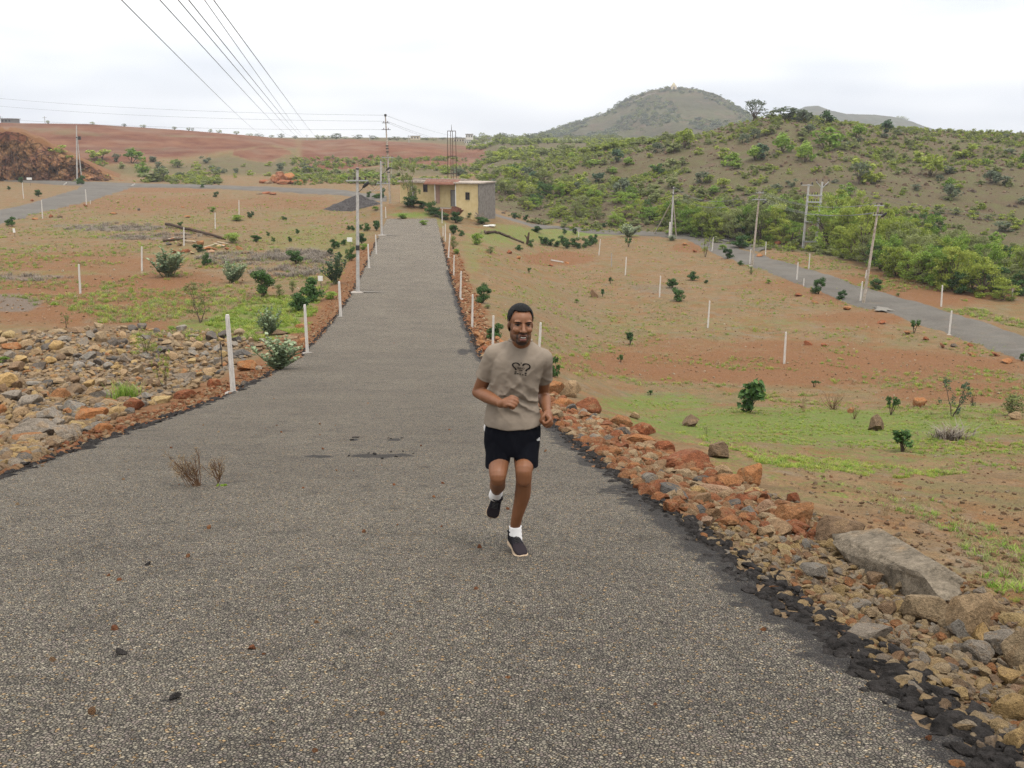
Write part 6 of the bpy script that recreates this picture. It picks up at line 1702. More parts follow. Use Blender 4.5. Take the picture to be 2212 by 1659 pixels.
def door(x0, x1, z0, z1, y, m):
    d = hbox('door', x0, x1, y - .05, y + .02, z0, z1, m)
    f = MB(); f.box((x0 - .04, y - .04, (z0 + z1) / 2), (.07, .1, z1 - z0)); f.box((x1 + .04, y - .04, (z0 + z1) / 2), (.07, .1, z1 - z0)); f.box(((x0 + x1) / 2, y - .04, z1 + .04), (x1 - x0 + .15, .1, .07)); f.build('door_frame', M_INS, d)
    h = MB(); h.box((x1 - .12, y - .08, (z0 + z1) / 2), (.04, .04, .16)); h.build('handle', M_DARK, d)
door(xm(1337), xm(1412), hz(1132, -4, 1.4), hz(972, -4, 1.4), 1.4, M_DOOR)
door(xm(944), xm(983), hz(1040, -10.3, 1.4), hz(930, -10.3, 1.4), 1.4, M_DOORW)
hbox('panel', xm(1180), xm(1226), 1.33, 1.398, hz(1100, -7, 1.4), hz(918, -7, 1.4), M_PANEL)
mb = MB(); mb.tube(np.array([(xm(1230), -.1, hz(1120, -6.3)), (xm(1230), -.1, RT - .1)]), .045, 8); mb.build('awning_post', M_WHITE, house)
hbox('corner_trim', -3.36, -3.26, -.05, 0.0, hz(1145, -3.3), RT - .02, M_WHITE)
# brick ledge with its courses
M_BRICK = plain('old brick', (.24, .115, .055), .9, .1, .3, 6, .01)
ledge = hbox('ledge', -6.4, -3.4, -.35, 1.38, .2, 1.55, M_PAD)
for j in range(4):
    for k in range(7):
        hbox('brick', -6.4 + k * .43 + .02, -6.4 + k * .43 + .41, -.43, -.36, .55 + j * .25, .55 + j * .25 + .22, M_BRICK, ledge)
# things in front of the house
def rusty_tank():
    b = hit(677.7 + .2144 * 1425, 203.3 + .2144 * 1215)
    b = at(677.7 + .2144 * 1425, 203.3 + .2144 * 1212, 121.2)
    e = empty('metal_tank', b, (0, .28, -.5)); tag(e, 'rusty open metal tank tilted against the yellow house front', 'tank')
    m = MB()
    for c, s in (((-.45, 0, .45), (.04, .9, .9)), ((.45, 0, .45), (.04, .9, .9)), ((0, .44, .45), (.86, .04, .9)), ((0, -.44, .45), (.86, .04, .9)), ((0, 0, .03), (.86, .84, .04))): m.box(c, s)
    m.build('body', M_RUST, e)
    f = MB(); f.box((.75, -.1, .55), (.04, .8, .8), R=Matrix.Rotation(.5, 3, 'Y')); f.build('flap', M_RUST, e)
rusty_tank()
def brush_pile():
    r = np.random.default_rng(77)
    b = at(677.7 + .2144 * 1690, 203.3 + .2144 * 1300, 122.0)
    b[2] = float(H(b[0], b[1]))
    paths = [curve_to((r.uniform(-1, .2), r.uniform(-.3, .3), r.uniform(.6, 1.5)), (r.uniform(-.2, 1.3), r.uniform(-.5, .3), r.uniform(0, .3)), r, .15, 5) for _ in range(40)]
    e = empty('brushwood', b); tag(e, 'heap of grey dry brushwood against the bare side of the house', 'brushwood')
    link('stem', stems_mesh('stem', paths, [np.linspace(.025, .012, 5)] * 40, plain('grey dead wood', (.20, .16, .12), .95, .1), 4), e)
    link('foliage', foliage_mesh('foliage', [((-.2, .1, .5), (1.0, .5, .45), 300)], .14, .06, r, L_DRY), e)
brush_pile()
m_ = MB(); m_.box((0, 0, .05), (1.7, 1.0, .08)); m_.box((.5, -.1, .12), (.9, .7, .06), R=Matrix.Rotation(.3, 3, 'Z'))
q_ = hit(677.7 + .2144 * 1750, 203.3 + .2144 * 1330); tag(m_.build('slab', M_WHITE, loc=q_, rot=(0, 0, .3)), 'white broken slab lying on the grass right of the house', 'slab')
# steel mast behind the house
def mast():
    b = at(977, 391, 140.0); b[2] = float(H(b[0], 140.0)); zt = z_at(283, 140.0) - b[2]
    e = empty('steel_mast', b, (0, 0, .62)); tag(e, 'rusty open steel frame mast rising behind the yellow house', 'mast')
    M_ = plain('rusted steel', (.060, .036, .028), .8, .2, .4)
    for sx in (-1, 1):
        for sy in (-1, 1):
            m = MB(); m.tube(np.array([(sx * .48, sy * .48, 0), (sx * .42, sy * .42, zt)]), .045, 5); m.build('leg', M_, e)
    for f in (.22, .46, .68, 1.0):
        m = MB(); s = .48 - .06 * f; z = zt * f
        for a, b_ in (((-s, -s), (s, -s)), ((s, -s), (s, s)), ((s, s), (-s, s)), ((-s, s), (-s, -s))): m.bar((*a, z), (*b_, z), .09)
        m.build('brace', M_, e)
    m = MB(); m.tube(np.array([(0, 0, zt), (0, 0, zt + .9)]), [.05, .02], 5); m.bar((-.45, 0, zt), (.45, 0, zt), .06); m.build('spike', M_, e)
mast()

# ------------------------------------------------------------------ signs, logs, heaps
def sign(cx, cy, w, h, by, label, tilt=.0):
    b = hit(cx + w * .08, by); k = depth_of(b) / FPX
    e = empty('sign', b); tag(e, label, 'sign', 'small white sign boards')
    zc = z_at(cy, b[1]) - b[2]
    m = MB(); m.tube(np.array([(0, .02, -.05), (0, .02, zc)]), .02, 5); m.build('stake', M_DARK, e)
    m = MB(); m.box((-w * k * .08, 0, zc), (w * k, .03, h * k), R=Matrix.Rotation(tilt, 3, 'Y')); m.build('board', M_WHITE, e)
sign(755.8, 517.6, 11, 9, 533, 'small white blank sign on a black stake beside the near pole', .06)
sign(693, 601.5, 10, 11, 622, 'small white blank sign peeping over the dark bush left of the road')
sign(65, 386, 11, 5, 401, 'small white blank sign in front of the quarried bank')
sign(32, 498, 5, 9, 512, 'narrow white tag on a dark stake at the near edge of the far lane')
def rod():
    b = hit(480, 796); zc = z_at(738, b[1]) - b[2]
    m = MB(); m.tube(np.array([(0, 0, -.1), (.01, 0, zc * .5), (.0, 0, zc)]), .017, 6)
    tag(m.build('rod', M_DARK, loc=b), 'thin black iron rod sticking up from the rubble beside the tall post', 'rod')
rod()
def log(pts, rad, label, m=None, name='log'):
    P = hits(pts); P[:, 2] += rad * np.interp(np.arange(len(P)), [0, len(P)], [1.2, .9])
    r = np.random.default_rng(len(LABEL_USED) + int(pts[0][0]))
    Q = np.concatenate([np.linspace(a, b, 5)[:-1] for a, b in zip(P[:-1], P[1:])] + [P[-1:]])
    Q[:, 2] += r.normal(0, rad * .25, len(Q))
    mb = MB(); mb.tube(Q - Q[0], np.interp(np.linspace(0, 1, len(Q)), [0, .5, 1], [rad, rad * .95, rad * .7]), 7)
    tag(mb.build(name, m or M_TWIG, loc=Q[0], smooth=True), label, name.replace('_', ' '))
M_LOG = plain('dark dead wood', (.060, .038, .026), .95, .1, .35, 3, .03)
log([(359, 487), (400, 497), (445, 508), (486, 518)], .17, 'long dark log slanting across the left field behind the debris', M_LOG)
log([(352, 523), (372, 521), (402, 518)], .12, 'short dark log at the left end of the debris', M_LOG)
log([(1052, 506), (1066, 503), (1080, 506), (1100, 514), (1116, 521), (1132, 527)], .16, 'crooked dark fallen branch on the grass right of the house', M_LOG, 'branch')
log([(1047, 502), (1050, 507)], .12, 'short broken piece at the end of the fallen branch', M_LOG, 'branch')
m_ = MB(); q_ = hit(1139, 528); m_.tube(np.array([(0, 0, -.1), (.05, 0, .6), (.2, 0, 1.4)]), [.2, .16, .09], 7); m_.tube(np.array([(.05, 0, .6), (-.3, 0, 1.1)]), [.12, .06], 6)
tag(m_.build('stump', M_LOG, loc=q_), 'dark forked stump beside the dark hedge bushes', 'stump')
GD = 'lumps of the debris in the left field'
D0 = len(BOULDERS)
for x, y, w, h, c in [(433, 532, 15, 13, ORA), (376, 547, 11, 10, ORA), (391, 548, 20, 9, RED), (388, 532, 12, 9, TAN), (448, 540, 16, 8, ORA), (462, 541, 14, 7, ORA), (455, 546, 18, 6, PNK), (472, 535, 13, 6, YEL), (483, 533, 12, 6, ORA), (518, 540, 17, 9, ORA), (415, 549, 12, 6, TAN), (405, 545, 14, 8, RED), (372, 520, 10, 7, ORA), (420, 524, 12, 5, YEL), (380, 527, 9, 6, TAN), (530, 548, 16, 6, BRN), (490, 540, 9, 6, RED), (365, 530, 14, 8, DRK)]:
    o = put_rock(x, y, w, h, c, 'sa' if w < 14 else 'angular', name='boulder', lst=BOULDERS, group=GD)
for x0, y0, x1, y1 in [(462, 528, 485, 536), (470, 525, 492, 531), (440, 537, 462, 533), (352, 522, 378, 517), (395, 521, 425, 527)]:
    a, b = hit(x0, y0), hit(x1, y1); m_ = MB(); m_.bar((0, 0, .12), b - a + [0, 0, .2], .22, .05)
    o = m_.build('plank', plain('pale board', (.30, .24, .17), .9, .1, .25), loc=a); tag(o, f'pale weathered plank lying in the debris near the log, {CNT[[462, 470, 440, 352, 395].index(x0)]} listed from the top', 'plank', GD)
for o, l_ in zip([o_ for o_ in COL.objects if o_.name.startswith('plank')], ['pale plank in the debris, upper of the two crossing at its right', 'pale plank in the debris, topmost at its right end', 'pale plank at the middle of the debris', 'pale plank at the left end of the debris by the short log', 'pale plank just left of the post in the debris']): o['label'] = l_
for x, y, w, h, c in [(605, 392, 28, 18, RED), (625, 390, 26, 16, ORA), (592, 390, 20, 14, ORA), (594, 396, 14, 14, RED), (615, 398, 34, 10, RED), (570, 396, 20, 8, RED), (645, 397, 20, 10, RED), (580, 397, 18, 7, BRN), (632, 398, 24, 8, RED), (604, 380, 20, 10, RED), (575, 419, 20, 5, RED), (590, 421, 16, 5, RED), (560, 420, 14, 4, BRN)]:
    put_rock(x, y, w, h, c, 'round', lst=BOULDERS, group='red boulders heaped behind the left field', deep=1.0)
for x, y, w, h, c in [(1284, 642, 26, 20, BRN), (2035, 752, 16, 12, RED), (2060, 750, 20, 9, DRK), (2095, 748, 18, 8, RED), (2150, 770, 26, 10, RED), (2100, 768, 30, 10, ORA), (2175, 785, 40, 12, ORA), (1640, 556, 22, 9, ORA), (1700, 525, 16, 6, ORA), (1680, 528, 22, 8, RED), (1660, 527, 16, 7, RED), (1645, 525, 14, 6, ORA), (1715, 532, 22, 6, ORA), (1745, 745, 26, 12, RED), (1780, 748, 20, 8, RED), (1725, 640, 30, 8, RED), (1760, 655, 22, 8, ORA), (1830, 670, 26, 9, ORA), (1905, 700, 30, 10, RED), (1960, 722, 26, 9, ORA), (2000, 735, 22, 9, RED), (1480, 530, 18, 7, ORA), (1500, 545, 16, 7, RED), (1225, 570, 14, 6, ORA), (1190, 575, 14, 6, RED), (1100, 548, 16, 9, RED), (1120, 560, 14, 8, ORA), (255, 438, 12, 6, TAN), (185, 447, 12, 7, RED), (110, 470, 12, 8, RED), (70, 435, 10, 6, RED), (75, 475, 20, 6, ORA), (130, 470, 18, 8, BRN), (395, 449, 12, 4, ORA), (405, 470, 20, 5, ORA), (245, 463, 22, 5, ORA), (300, 455, 10, 6, DRK)]:
    put_rock(x, y, w * .72, h * .95, c, 'angular', lst=BOULDERS, group='boulders on the plots')
label_by_landmark([(o, x, y, f"{'large' if w > 75 else 'mid-sized' if w > 42 else 'small'} {SHAPE[k]} {CNAME[c]} boulder") for o, x, y, c, k, w in BOULDERS[D0:]], marks_plant)
def heap(pts, hgt, label, mname):
    a, b = hit(*pts[0]), hit(*pts[1]); c = (a + b) / 2; w = abs(b[0] - a[0]) / 2
    g = np.linspace(-1, 1, 40); U, V_ = np.meshgrid(g, g)
    R_ = np.sqrt(U ** 2 + V_ ** 2); Z = np.clip(1 - R_, -.05, 1) ** .9 * hgt
    Z = np.nan_to_num(Z) + (fbm(U * 4 + 7, V_ * 4, 4) - .5) * hgt * .5 * np.clip(1.3 - R_, 0, 1)
    X, Y = U * w, V_ * w * .7
    Zg = H(c[0] + X, c[1] + Y) - c[2]
    P = np.stack([X, Y, Zg + Z - .06], -1).reshape(-1, 3); idx = np.arange(1600).reshape(40, 40)
    F = np.stack([idx[:-1, :-1], idx[:-1, 1:], idx[1:, 1:], idx[1:, :-1]], -1).reshape(-1, 4)
    t = NT(mname); q = t.pos(); n = t.noise(q, 3, 8, .75)
    o = link('gravel_heap', mesh_np('gravel_heap', P, F, [t.done(t.ramp(n, [(.35, (.030, .026, .025)), (.65, (.095, .085, .08))]), .95, .1, bump=n, bdist=.3)], smooth=True), loc=c)
    tag(o, label, 'heap')
heap([(733, 441), (815, 443)], 2.3, 'low heap of dark grey road gravel left of the road end', 'heap gravel')
# white lines of spilt lime across the road at the pole feet
def spill(x0, y0, x1, y1, w):
    a, b = hit(x0, y0), hit(x1, y1); n = 40; t = np.linspace(0, 1, n)
    X = a[0] + (b[0] - a[0]) * t; Y = a[1] + (b[1] - a[1]) * t
    ww = w * (.5 + .5 * fbm(t * 9 + x0, t * 0 + 2, 3)) * (1 - .5 * t)
    V = np.concatenate([np.stack([X, Y - ww, H(X, Y - ww) + .065], 1), np.stack([X, Y + ww, H(X, Y + ww) + .065], 1)])
    tag(link('lime_line', mesh_np('lime_line', V, [(i, i + 1, n + i + 1, n + i) for i in range(n - 1)], [M_LIME])), kind='structure')
M_LIME = plain('spilt lime', (.165, .150, .128), .95, .1, .35, 5)
spill(775, 632, 832, 633, .22); spill(826, 507.5, 862, 510, .35)
# mortar spilt on the lane
def mortar_spill():
    c = hit(1905, 670); k = depth_of(c) / FPX
    r = np.random.default_rng(4); n = 36; a = np.linspace(0, 2 * math.pi, n, endpoint=False); rr = .75 + 1.5 * (fbm(np.cos(a) * 2.6 + 3, np.sin(a) * 2.6, 3) - .5)
    X = c[0] + np.cos(a) * 22 * k * rr; Y = c[1] + np.sin(a) * 1.5 * rr
    V = np.concatenate([np.stack([X, Y, H(X, Y) + .13], 1), [[c[0], c[1], float(H(c[0], c[1])) + .2]]])
    tag(link('mortar_patch', mesh_np('mortar_patch', V, [(i, (i + 1) % n, n) for i in range(n)], [M_LIME], smooth=True)), 'pale patch of dried mortar spilt on the right lane beside the leaning pole', 'mortar')
mortar_spill()

# ------------------------------------------------------------------ far buildings
M_FW = plain('far white wall', (.55, .52, .46), .9, .1, .1, .3)
M_FY = plain('far cream wall', (.50, .42, .30), .9, .1, .1, .3)
M_FD = plain('far window', (.05, .05, .055), .5, .3)
M_FG = plain('far grey concrete', (.20, .19, .18), .9, .1, .1, .3)
def far_block(name, x0, x1, y0, y1, D, m, label, cat='building', wins=0, floors=1, base=None):
    X0, X1 = (x0 - 1106) / FPX * D, (x1 - 1106) / FPX * D
    zt = z_at(y0, D); zb = min(z_at(y1, D), float(H((X0 + X1) / 2, D))) if base is None else base
    e = empty(name, ((X0 + X1) / 2, D, zb)); tag(e, label, cat, 'buildings on the skyline')
    w, h = X1 - X0, zt - zb
    b = MB(); b.box((0, 3, h / 2), (w, 6, h)); b.build('wall', m, e)
    r_ = MB(); r_.box((0, 3, h + .12), (w + .6, 6.6, .24)); r_.build('roof', M_FG, e)
    for j in range(floors):
        for k in range(wins):
            x = -w / 2 + w * (k + .5) / wins; z = h * (j + .55) / floors
            f = MB(); f.box((x, -.03, z), (w / wins * .45, .08, h / floors * .4)); f.build('window', M_FD, e)
    return e
far_block('building', 1009, 1024, 290, 309, 560, M_FW, 'white multi-storey building on the skyline right of the steel mast', wins=3, floors=2)
far_block('building', 1006, 1020, 303, 313, 540, M_FW, 'low white annexe in front of the white skyline building', wins=3)
far_block('building', 984, 1006, 299, 308, 570, M_FY, 'long low cream building on the skyline just right of the steel mast', wins=4)
far_block('building', 894, 912, 294, 302, 580, M_FY, 'pale low building among trees on the skyline left of the steel mast', wins=3)
far_block('building', 917, 930, 298, 304, 600, M_FG, 'small grey building among the skyline trees', wins=2)
far_block('hut', 1228, 1241, 319, 326, 520, M_FW, 'small pale hut alone on the plain below the mountain', 'hut', wins=2)
far_block('building', 42, 64, 257, 266, 352, M_FG, 'flat grey-green building on the crest at the upper left', wins=3)
def frame_building():
    D = 600; X0, X1 = (1047 - 1106) / FPX * D, (1066 - 1106) / FPX * D
    zt, zb = z_at(298, D), min(z_at(308, D), float(H(X0, D)))
    e = empty('concrete_frame', ((X0 + X1) / 2, D, zb)); tag(e, 'dark unfinished concrete frame on columns on the skyline', 'building', 'buildings on the skyline')
    w = X1 - X0; m = MB(); m.box((0, 2, zt - zb), (w, 4, .6)); m.build('roof', M_FG, e)
    for k in range(6):
        m = MB(); m.box((-w / 2 + w * (k + .5) / 6, .3, (zt - zb) / 2), (.4, .4, zt - zb)); m.build('column', M_FG, e)
frame_building()
def shrine():
    q = hit_mt(1455, 192)
    if q is None: q = at(1455, 192, MT_D)
    k = q[1] / FPX
    e = empty('shrine', q + [0, 0, -1]); tag(e, 'small shrine with a yellow spire on the very top of the mountain', 'shrine')
    m = MB(); m.box((0, 0, 2.2), (11 * k, 11 * k * .8, 4.6)); m.build('wall', M_FY, e)
    m = MB(); m.tube(np.array([(0, 0, 4.4), (0, 0, 5.2), (0, 0, 6.6), (0, 0, 7.8), (0, 0, 8.2)]), [2.4, 2.2, 1.4, .5, .1], 10); m.build('spire', plain('yellow spire', (.40, .34, .20), .7, .2), e)
    m = MB(); m.box((0, -11 * k * .4 - .05, 2), (1.4, .2, 2.6)); m.build('door', M_FD, e)
shrine()
# tiny plot posts far beyond the red slope
TP = POSTM[2]
def far_posts(x0, y0, x1, y1, n, D0_, D1_, row):
    for i in range(n):
        f = (i + RNG.uniform(-.3, .3)) / n; x = x0 + (x1 - x0) * f; D = D0_ + (D1_ - D0_) * f
        X = (x - 1106) / FPX * D * .985
        o = link('post', TP, loc=(X, D, float(H(X, D)) - .1), rot=(RNG.normal(0, .06), RNG.normal(0, .12), 0), scale=(.16, .16, 1.7))
        tag(o, f'tiny white plot post in the distant row {row}', 'post', 'tiny plot posts below the mountain')
far_posts(1008, 318, 1066, 322, 16, 445, 432, 'along the red slope edge'); far_posts(1036, 332, 1068, 334, 12, 425, 424, 'at the very tip of the red slope'); far_posts(1112, 330, 1142, 337, 12, 400, 372, 'slanting down before the scrub'); far_posts(1118, 320, 1210, 322, 26, 470, 455, 'below the mountain foot trees'); far_posts(1185, 328, 1258, 330, 24, 430, 410, 'in front of the pale hut'); far_posts(1095, 314, 1160, 318, 18, 520, 480, 'farthest off by the skyline trees')
# ------------------------------------------------------------------ the running man
def a1_(zx, zy, Y): return at(948.8 + .20425 * zx, 609.9 + .20425 * zy, Y)
def a2_(zx, zy, Y): return at(982.7 + .20425 * zx, 881.0 + .20425 * zy, Y)
FOOT = hit(1115, 1196)
Y0 = float(FOOT[1])
ORG = np.array([FOOT[0], Y0, float(ROAD_Z(Y0)) + .02])
def R1(zx, zy, dy): return a1_(zx, zy, Y0 + dy) - ORG
def R2(zx, zy, dy): return a2_(zx, zy, Y0 + dy) - ORG
def chain(P, rads, n=16):
    """closed tapered limb with round ends"""
    P = np.asarray(P, float); rads = np.asarray(rads, float)
    t = np.linspace(0, len(P) - 1, (len(P) - 1) * 5 + 1)
    # Catmull-Rom through the joints
    Pe = np.concatenate([[2 * P[0] - P[1]], P, [2 * P[-1] - P[-2]]])
    Q = []
    for s in t:
        i = min(int(s), len(P) - 2); f = s - i
        p0, p1, p2, p3 = Pe[i:i + 4]
        Q.append(.5 * (2 * p1 + (p2 - p0) * f + (2 * p0 - 5 * p1 + 4 * p2 - p3) * f ** 2 + (3 * p1 - p0 - 3 * p2 + p3) * f ** 3))
    Q = np.array(Q); r = np.interp(t, np.arange(len(P)), rads)
    d0 = Q[0] - Q[1]; d0 /= np.linalg.norm(d0); d1 = Q[-1] - Q[-2]; d1 /= np.linalg.norm(d1)
    caps = np.array([.35, .7, .93])
    A = [Q[0] + d0 * r[0] * c for c in caps[::-1]]; B = [Q[-1] + d1 * r[-1] * c for c in caps]
    ra = [r[0] * math.sqrt(1 - c * c) for c in caps[::-1]]; rb = [r[-1] * math.sqrt(1 - c * c) for c in caps]
    return tube(np.concatenate([A, Q, B]), np.concatenate([ra, r, rb]), n)
def flat_chain(P, rads, n=20):
    return tube(P, rads, n)
def ell(c, r, R=None, sub=3):
    V, F = ico(sub); V = V * np.array(r)
    if R is not None: V = V @ np.array(R).T
    return V + np.array(c), [tuple(f) for f in F]
def loft(sec, n=36, power=2.4):
    """sec: (centre, half width, half depth) from bottom to top; a rounded-box outline, closed at both ends"""
    V, F = [], []
    a = np.arange(n) * 2 * math.pi / n
    ca, sa = np.cos(a), np.sin(a)
    ex = np.sign(ca) * np.abs(ca) ** (2 / power); ey = np.sign(sa) * np.abs(sa) ** (2 / power)
    for c, w, d in sec: V.append(np.stack([c[0] + ex * w, c[1] + ey * d, np.full(n, c[2])], 1))
    k = len(sec)
    F = [(i * n + j, i * n + (j + 1) % n, (i + 1) * n + (j + 1) % n, (i + 1) * n + j) for i in range(k - 1) for j in range(n)]
    F.append(tuple(range(n - 1, -1, -1))); F.append(tuple((k - 1) * n + j for j in range(n)))
    return np.concatenate(V), F
def dense(sec, m=5):
    """more sections between the given ones, eased"""
    C = np.array([np.concatenate([s[0], [s[1], s[2]]]) for s in sec]); t = np.linspace(0, len(C) - 1, (len(C) - 1) * m + 1)
    Ce = np.concatenate([[2 * C[0] - C[1]], C, [2 * C[-1] - C[-2]]]); out = []
    for s in t:
        i = min(int(s), len(C) - 2); f = s - i; p0, p1, p2, p3 = Ce[i:i + 4]
        q = .5 * (2 * p1 + (p2 - p0) * f + (2 * p0 - 5 * p1 + 4 * p2 - p3) * f ** 2 + (3 * p1 - p0 - 3 * p2 + p3) * f ** 3)
        out.append((q[:3], max(q[3], .004), max(q[4], .004)))
    return out
def union(parts, voxel, smooth=4, factor=.5):
    V = np.concatenate([p[0] for p in parts]); F = []; k = 0
    for v, f in parts: F += [tuple(int(i) + k for i in q) for q in f]; k += len(v)
    me = bpy.data.meshes.new('tmp'); me.from_pydata([tuple(map(float, v)) for v in V], [], F); me.update()
    bm = bmesh.new(); bm.from_mesh(me); bmesh.ops.recalc_face_normals(bm, faces=bm.faces); bm.to_mesh(me); bm.free()
    o = bpy.data.objects.new('tmp', me); COL.objects.link(o)
    m = o.modifiers.new('r', 'REMESH'); m.mode = 'VOXEL'; m.voxel_size = voxel
    if smooth:
        s = o.modifiers.new('s', 'SMOOTH'); s.iterations = smooth; s.factor = factor
    dg = bpy.context.evaluated_depsgraph_get(); ev = o.evaluated_get(dg); em = ev.to_mesh()
    nv = len(em.vertices); co = np.empty(nv * 3, np.float32); em.vertices.foreach_get('co', co)
    nf = len(em.polygons); lt = np.empty(nf, np.int32); em.polygons.foreach_get('loop_total', lt)
    li = np.empty(len(em.loops), np.int32); em.loops.foreach_get('vertex_index', li)
    ev.to_mesh_clear(); bpy.data.objects.remove(o); bpy.data.meshes.remove(me)
    if (lt == 4).all(): Fq = li.reshape(-1, 4)
    else:
        s = np.concatenate([[0], np.cumsum(lt)]); Fq = [tuple(li[s[i]:s[i + 1]]) for i in range(nf)]
    return co.reshape(-1, 3).astype(float), Fq
def normals(V, F):
    n = np.zeros_like(V); F = np.asarray(F)
    fn = np.cross(V[F[:, 2]] - V[F[:, 0]], V[F[:, 3]] - V[F[:, 1]])
    for k in range(4): np.add.at(n, F[:, k], fn)
    return n / (np.linalg.norm(n, axis=1, keepdims=True) + 1e-12)
def cut(V, F, keep):
    """drop vertices where keep is False, with their faces"""
    F = np.asarray(F); ok = keep[F].all(1); F = F[ok]
    used = np.unique(F); mp = np.full(len(V), -1); mp[used] = np.arange(len(used))
    return V[used], mp[F]

def skin_material():
    t = NT('brown skin')
    p = t.objc()
    b = t.n('ShaderNodeAttribute', attribute_name='paint'); s = t.n('ShaderNodeSeparateColor'); t.l(b.outputs['Color'], s.inputs[0])
    n = t.noise(p, 18, 5, .6)
    col = t.mix(n, (.132, .052, .021), (.200, .084, .038))
    col = t.mix(s.outputs[0], col, t.mix(t.noise(p, 260, 3, .6), (.007, .0055, .005), (.026, .016, .012)))     # beard
    col = t.mix(s.outputs[1], col, (.150, .055, .045))                                                      # lips
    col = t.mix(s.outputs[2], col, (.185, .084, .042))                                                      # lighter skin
    return t.done(col, .52, .35, bump=t.noise(p, 90, 4, .6), bdist=.002, bstr=.5, extra={'Subsurface Weight': .06, 'Subsurface Radius': (.02, .008, .004)})
SHEEN = 0.0
def cloth_material(name, a, b, scale=60, rough=.9, bd=.002):
    t = NT(name)
    p = t.objc(); n = t.noise(p, 7, 6, .65); w = t.noise(p, scale * 6, 2, .5)
    return t.done(t.mix(n, a, b), rough, .06, bump=w, bdist=bd * .3, extra={'Sheen Weight': SHEEN})
M_SKIN = skin_material()
M_SHIRT = cloth_material('beige cotton', (.185, .150, .115), (.225, .185, .145))
M_SHORT = cloth_material('black cloth', (.0035, .0038, .0055), (.007, .0075, .011), 40)
M_WHITEC = cloth_material('white cloth', (.62, .60, .58), (.74, .72, .70))
M_SHOE = cloth_material('black shoe mesh', (.006, .006, .007), (.020, .018, .022), 30, .75, .004)
M_SHOEP = cloth_material('dark toe mesh', (.014, .011, .013), (.030, .024, .027), 30, .8, .004)
M_SOLE = plain('tan rubber', (.42, .31, .21), .8, .2, .15, 20)
M_HAIR = plain('black hair', (.0045, .004, .004), .75, .22, .5, 120, .006)
M_PRINT = plain('shirt print', (.014, .011, .010), .85, .1)
M_EYEW = plain('eye white', (.16, .12, .10), .4, .2)
M_IRIS = plain('iris', (.006, .004, .003), .5, .2)
M_TEETH = plain('teeth', (.40, .36, .31), .35, .5)

man = empty('person', ORG)
# ---- joints (person's own right side is at the picture's left)
hipR, kneeR, ankR = R2(470, 400, .06), R2(455, 755, -.12), R2(440, 885, .24)
hipL, kneeL, ankL = R2(745, 400, .05), R2(728, 755, -.10), R2(632, 1290, .06)
heelR, toeR = R2(452, 905, .33), R2(385, 1165, .27)
shR, elR, wrR, fiR = R1(592, 765, .04), R1(412, 1160, .11), R1(660, 1283, -.155), R1(745, 1262, -.195)
shL, elL, wrL, fiL = R1(1092, 805, .05), R1(1098, 1180, .20), R1(1140, 1365, .02), R1(1162, 1440, -.02)
neck0, neck1 = R1(862, 690, .02), R1(872, 560, -.02)
HC = R1(862, 440, -.05)                # head centre
body = []
body.append(chain([hipR, hipR * .45 + kneeR * .55, kneeR + [0, .0, .03], kneeR], [.084, .067, .056, .050]))
calfR = kneeR * .68 + ankR * .32 + [0, .02, -.022]
body.append(chain([kneeR, calfR, ankR * .8 + kneeR * .2, ankR], [.049, .053, .039, .033]))
body.append(chain([hipL, hipL * .45 + kneeL * .55, kneeL + [0, .0, .07], kneeL], [.084, .067, .056, .052]))
body.append(ell(kneeL + [0, -.020, .0], (.036, .030, .042))); body.append(ell(kneeR + [0, -.018, .0], (.036, .030, .040)))
calfL = kneeL * .68 + ankL * .32 + [.012, .022, 0]
body.append(chain([kneeL + [0, .01, 0], calfL, ankL * .72 + kneeL * .28, ankL], [.050, .053, .038, .033]))
body.append(chain([ankL, ankL + [.008, -.02, -.04]], [.032, .026])); body.append(chain([ankR, (heelR + toeR) / 2], [.034, .03]))
for sh, el, wr in ((shR, elR, wrR), (shL, elL, wrL)):
    body.append(chain([sh, sh * .5 + el * .5 + [0, -.008, 0], el], [.056, .049, .040]))
    body.append(chain([el, el * .62 + wr * .38, wr * .8 + el * .2, wr], [.041, .044, .031, .027]))
    body.append(ell(el, (.041, .043, .041)))
body.append(chain([neck0 - [0, -.02, .08], neck0 + [0, .01, 0], neck1, HC + [0, .02, 0]], [.075, .062, .060, .058]))
tors = [(R2(608, 470, .06), .140, .09), (R2(608, 300, .05), .150, .09), (R1(775, 1400, .05), .145, .075), (R1(790, 1200, .045), .130, .07), (R1(805, 1000, .045), .130, .08), (R1(835, 850, .035), .138, .083), (R1(850, 750, .03), .130, .070), (R1(858, 690, .03), .100, .056), (R1(860, 650, .03), .07, .05)]
body.append(loft(dense(tors)))
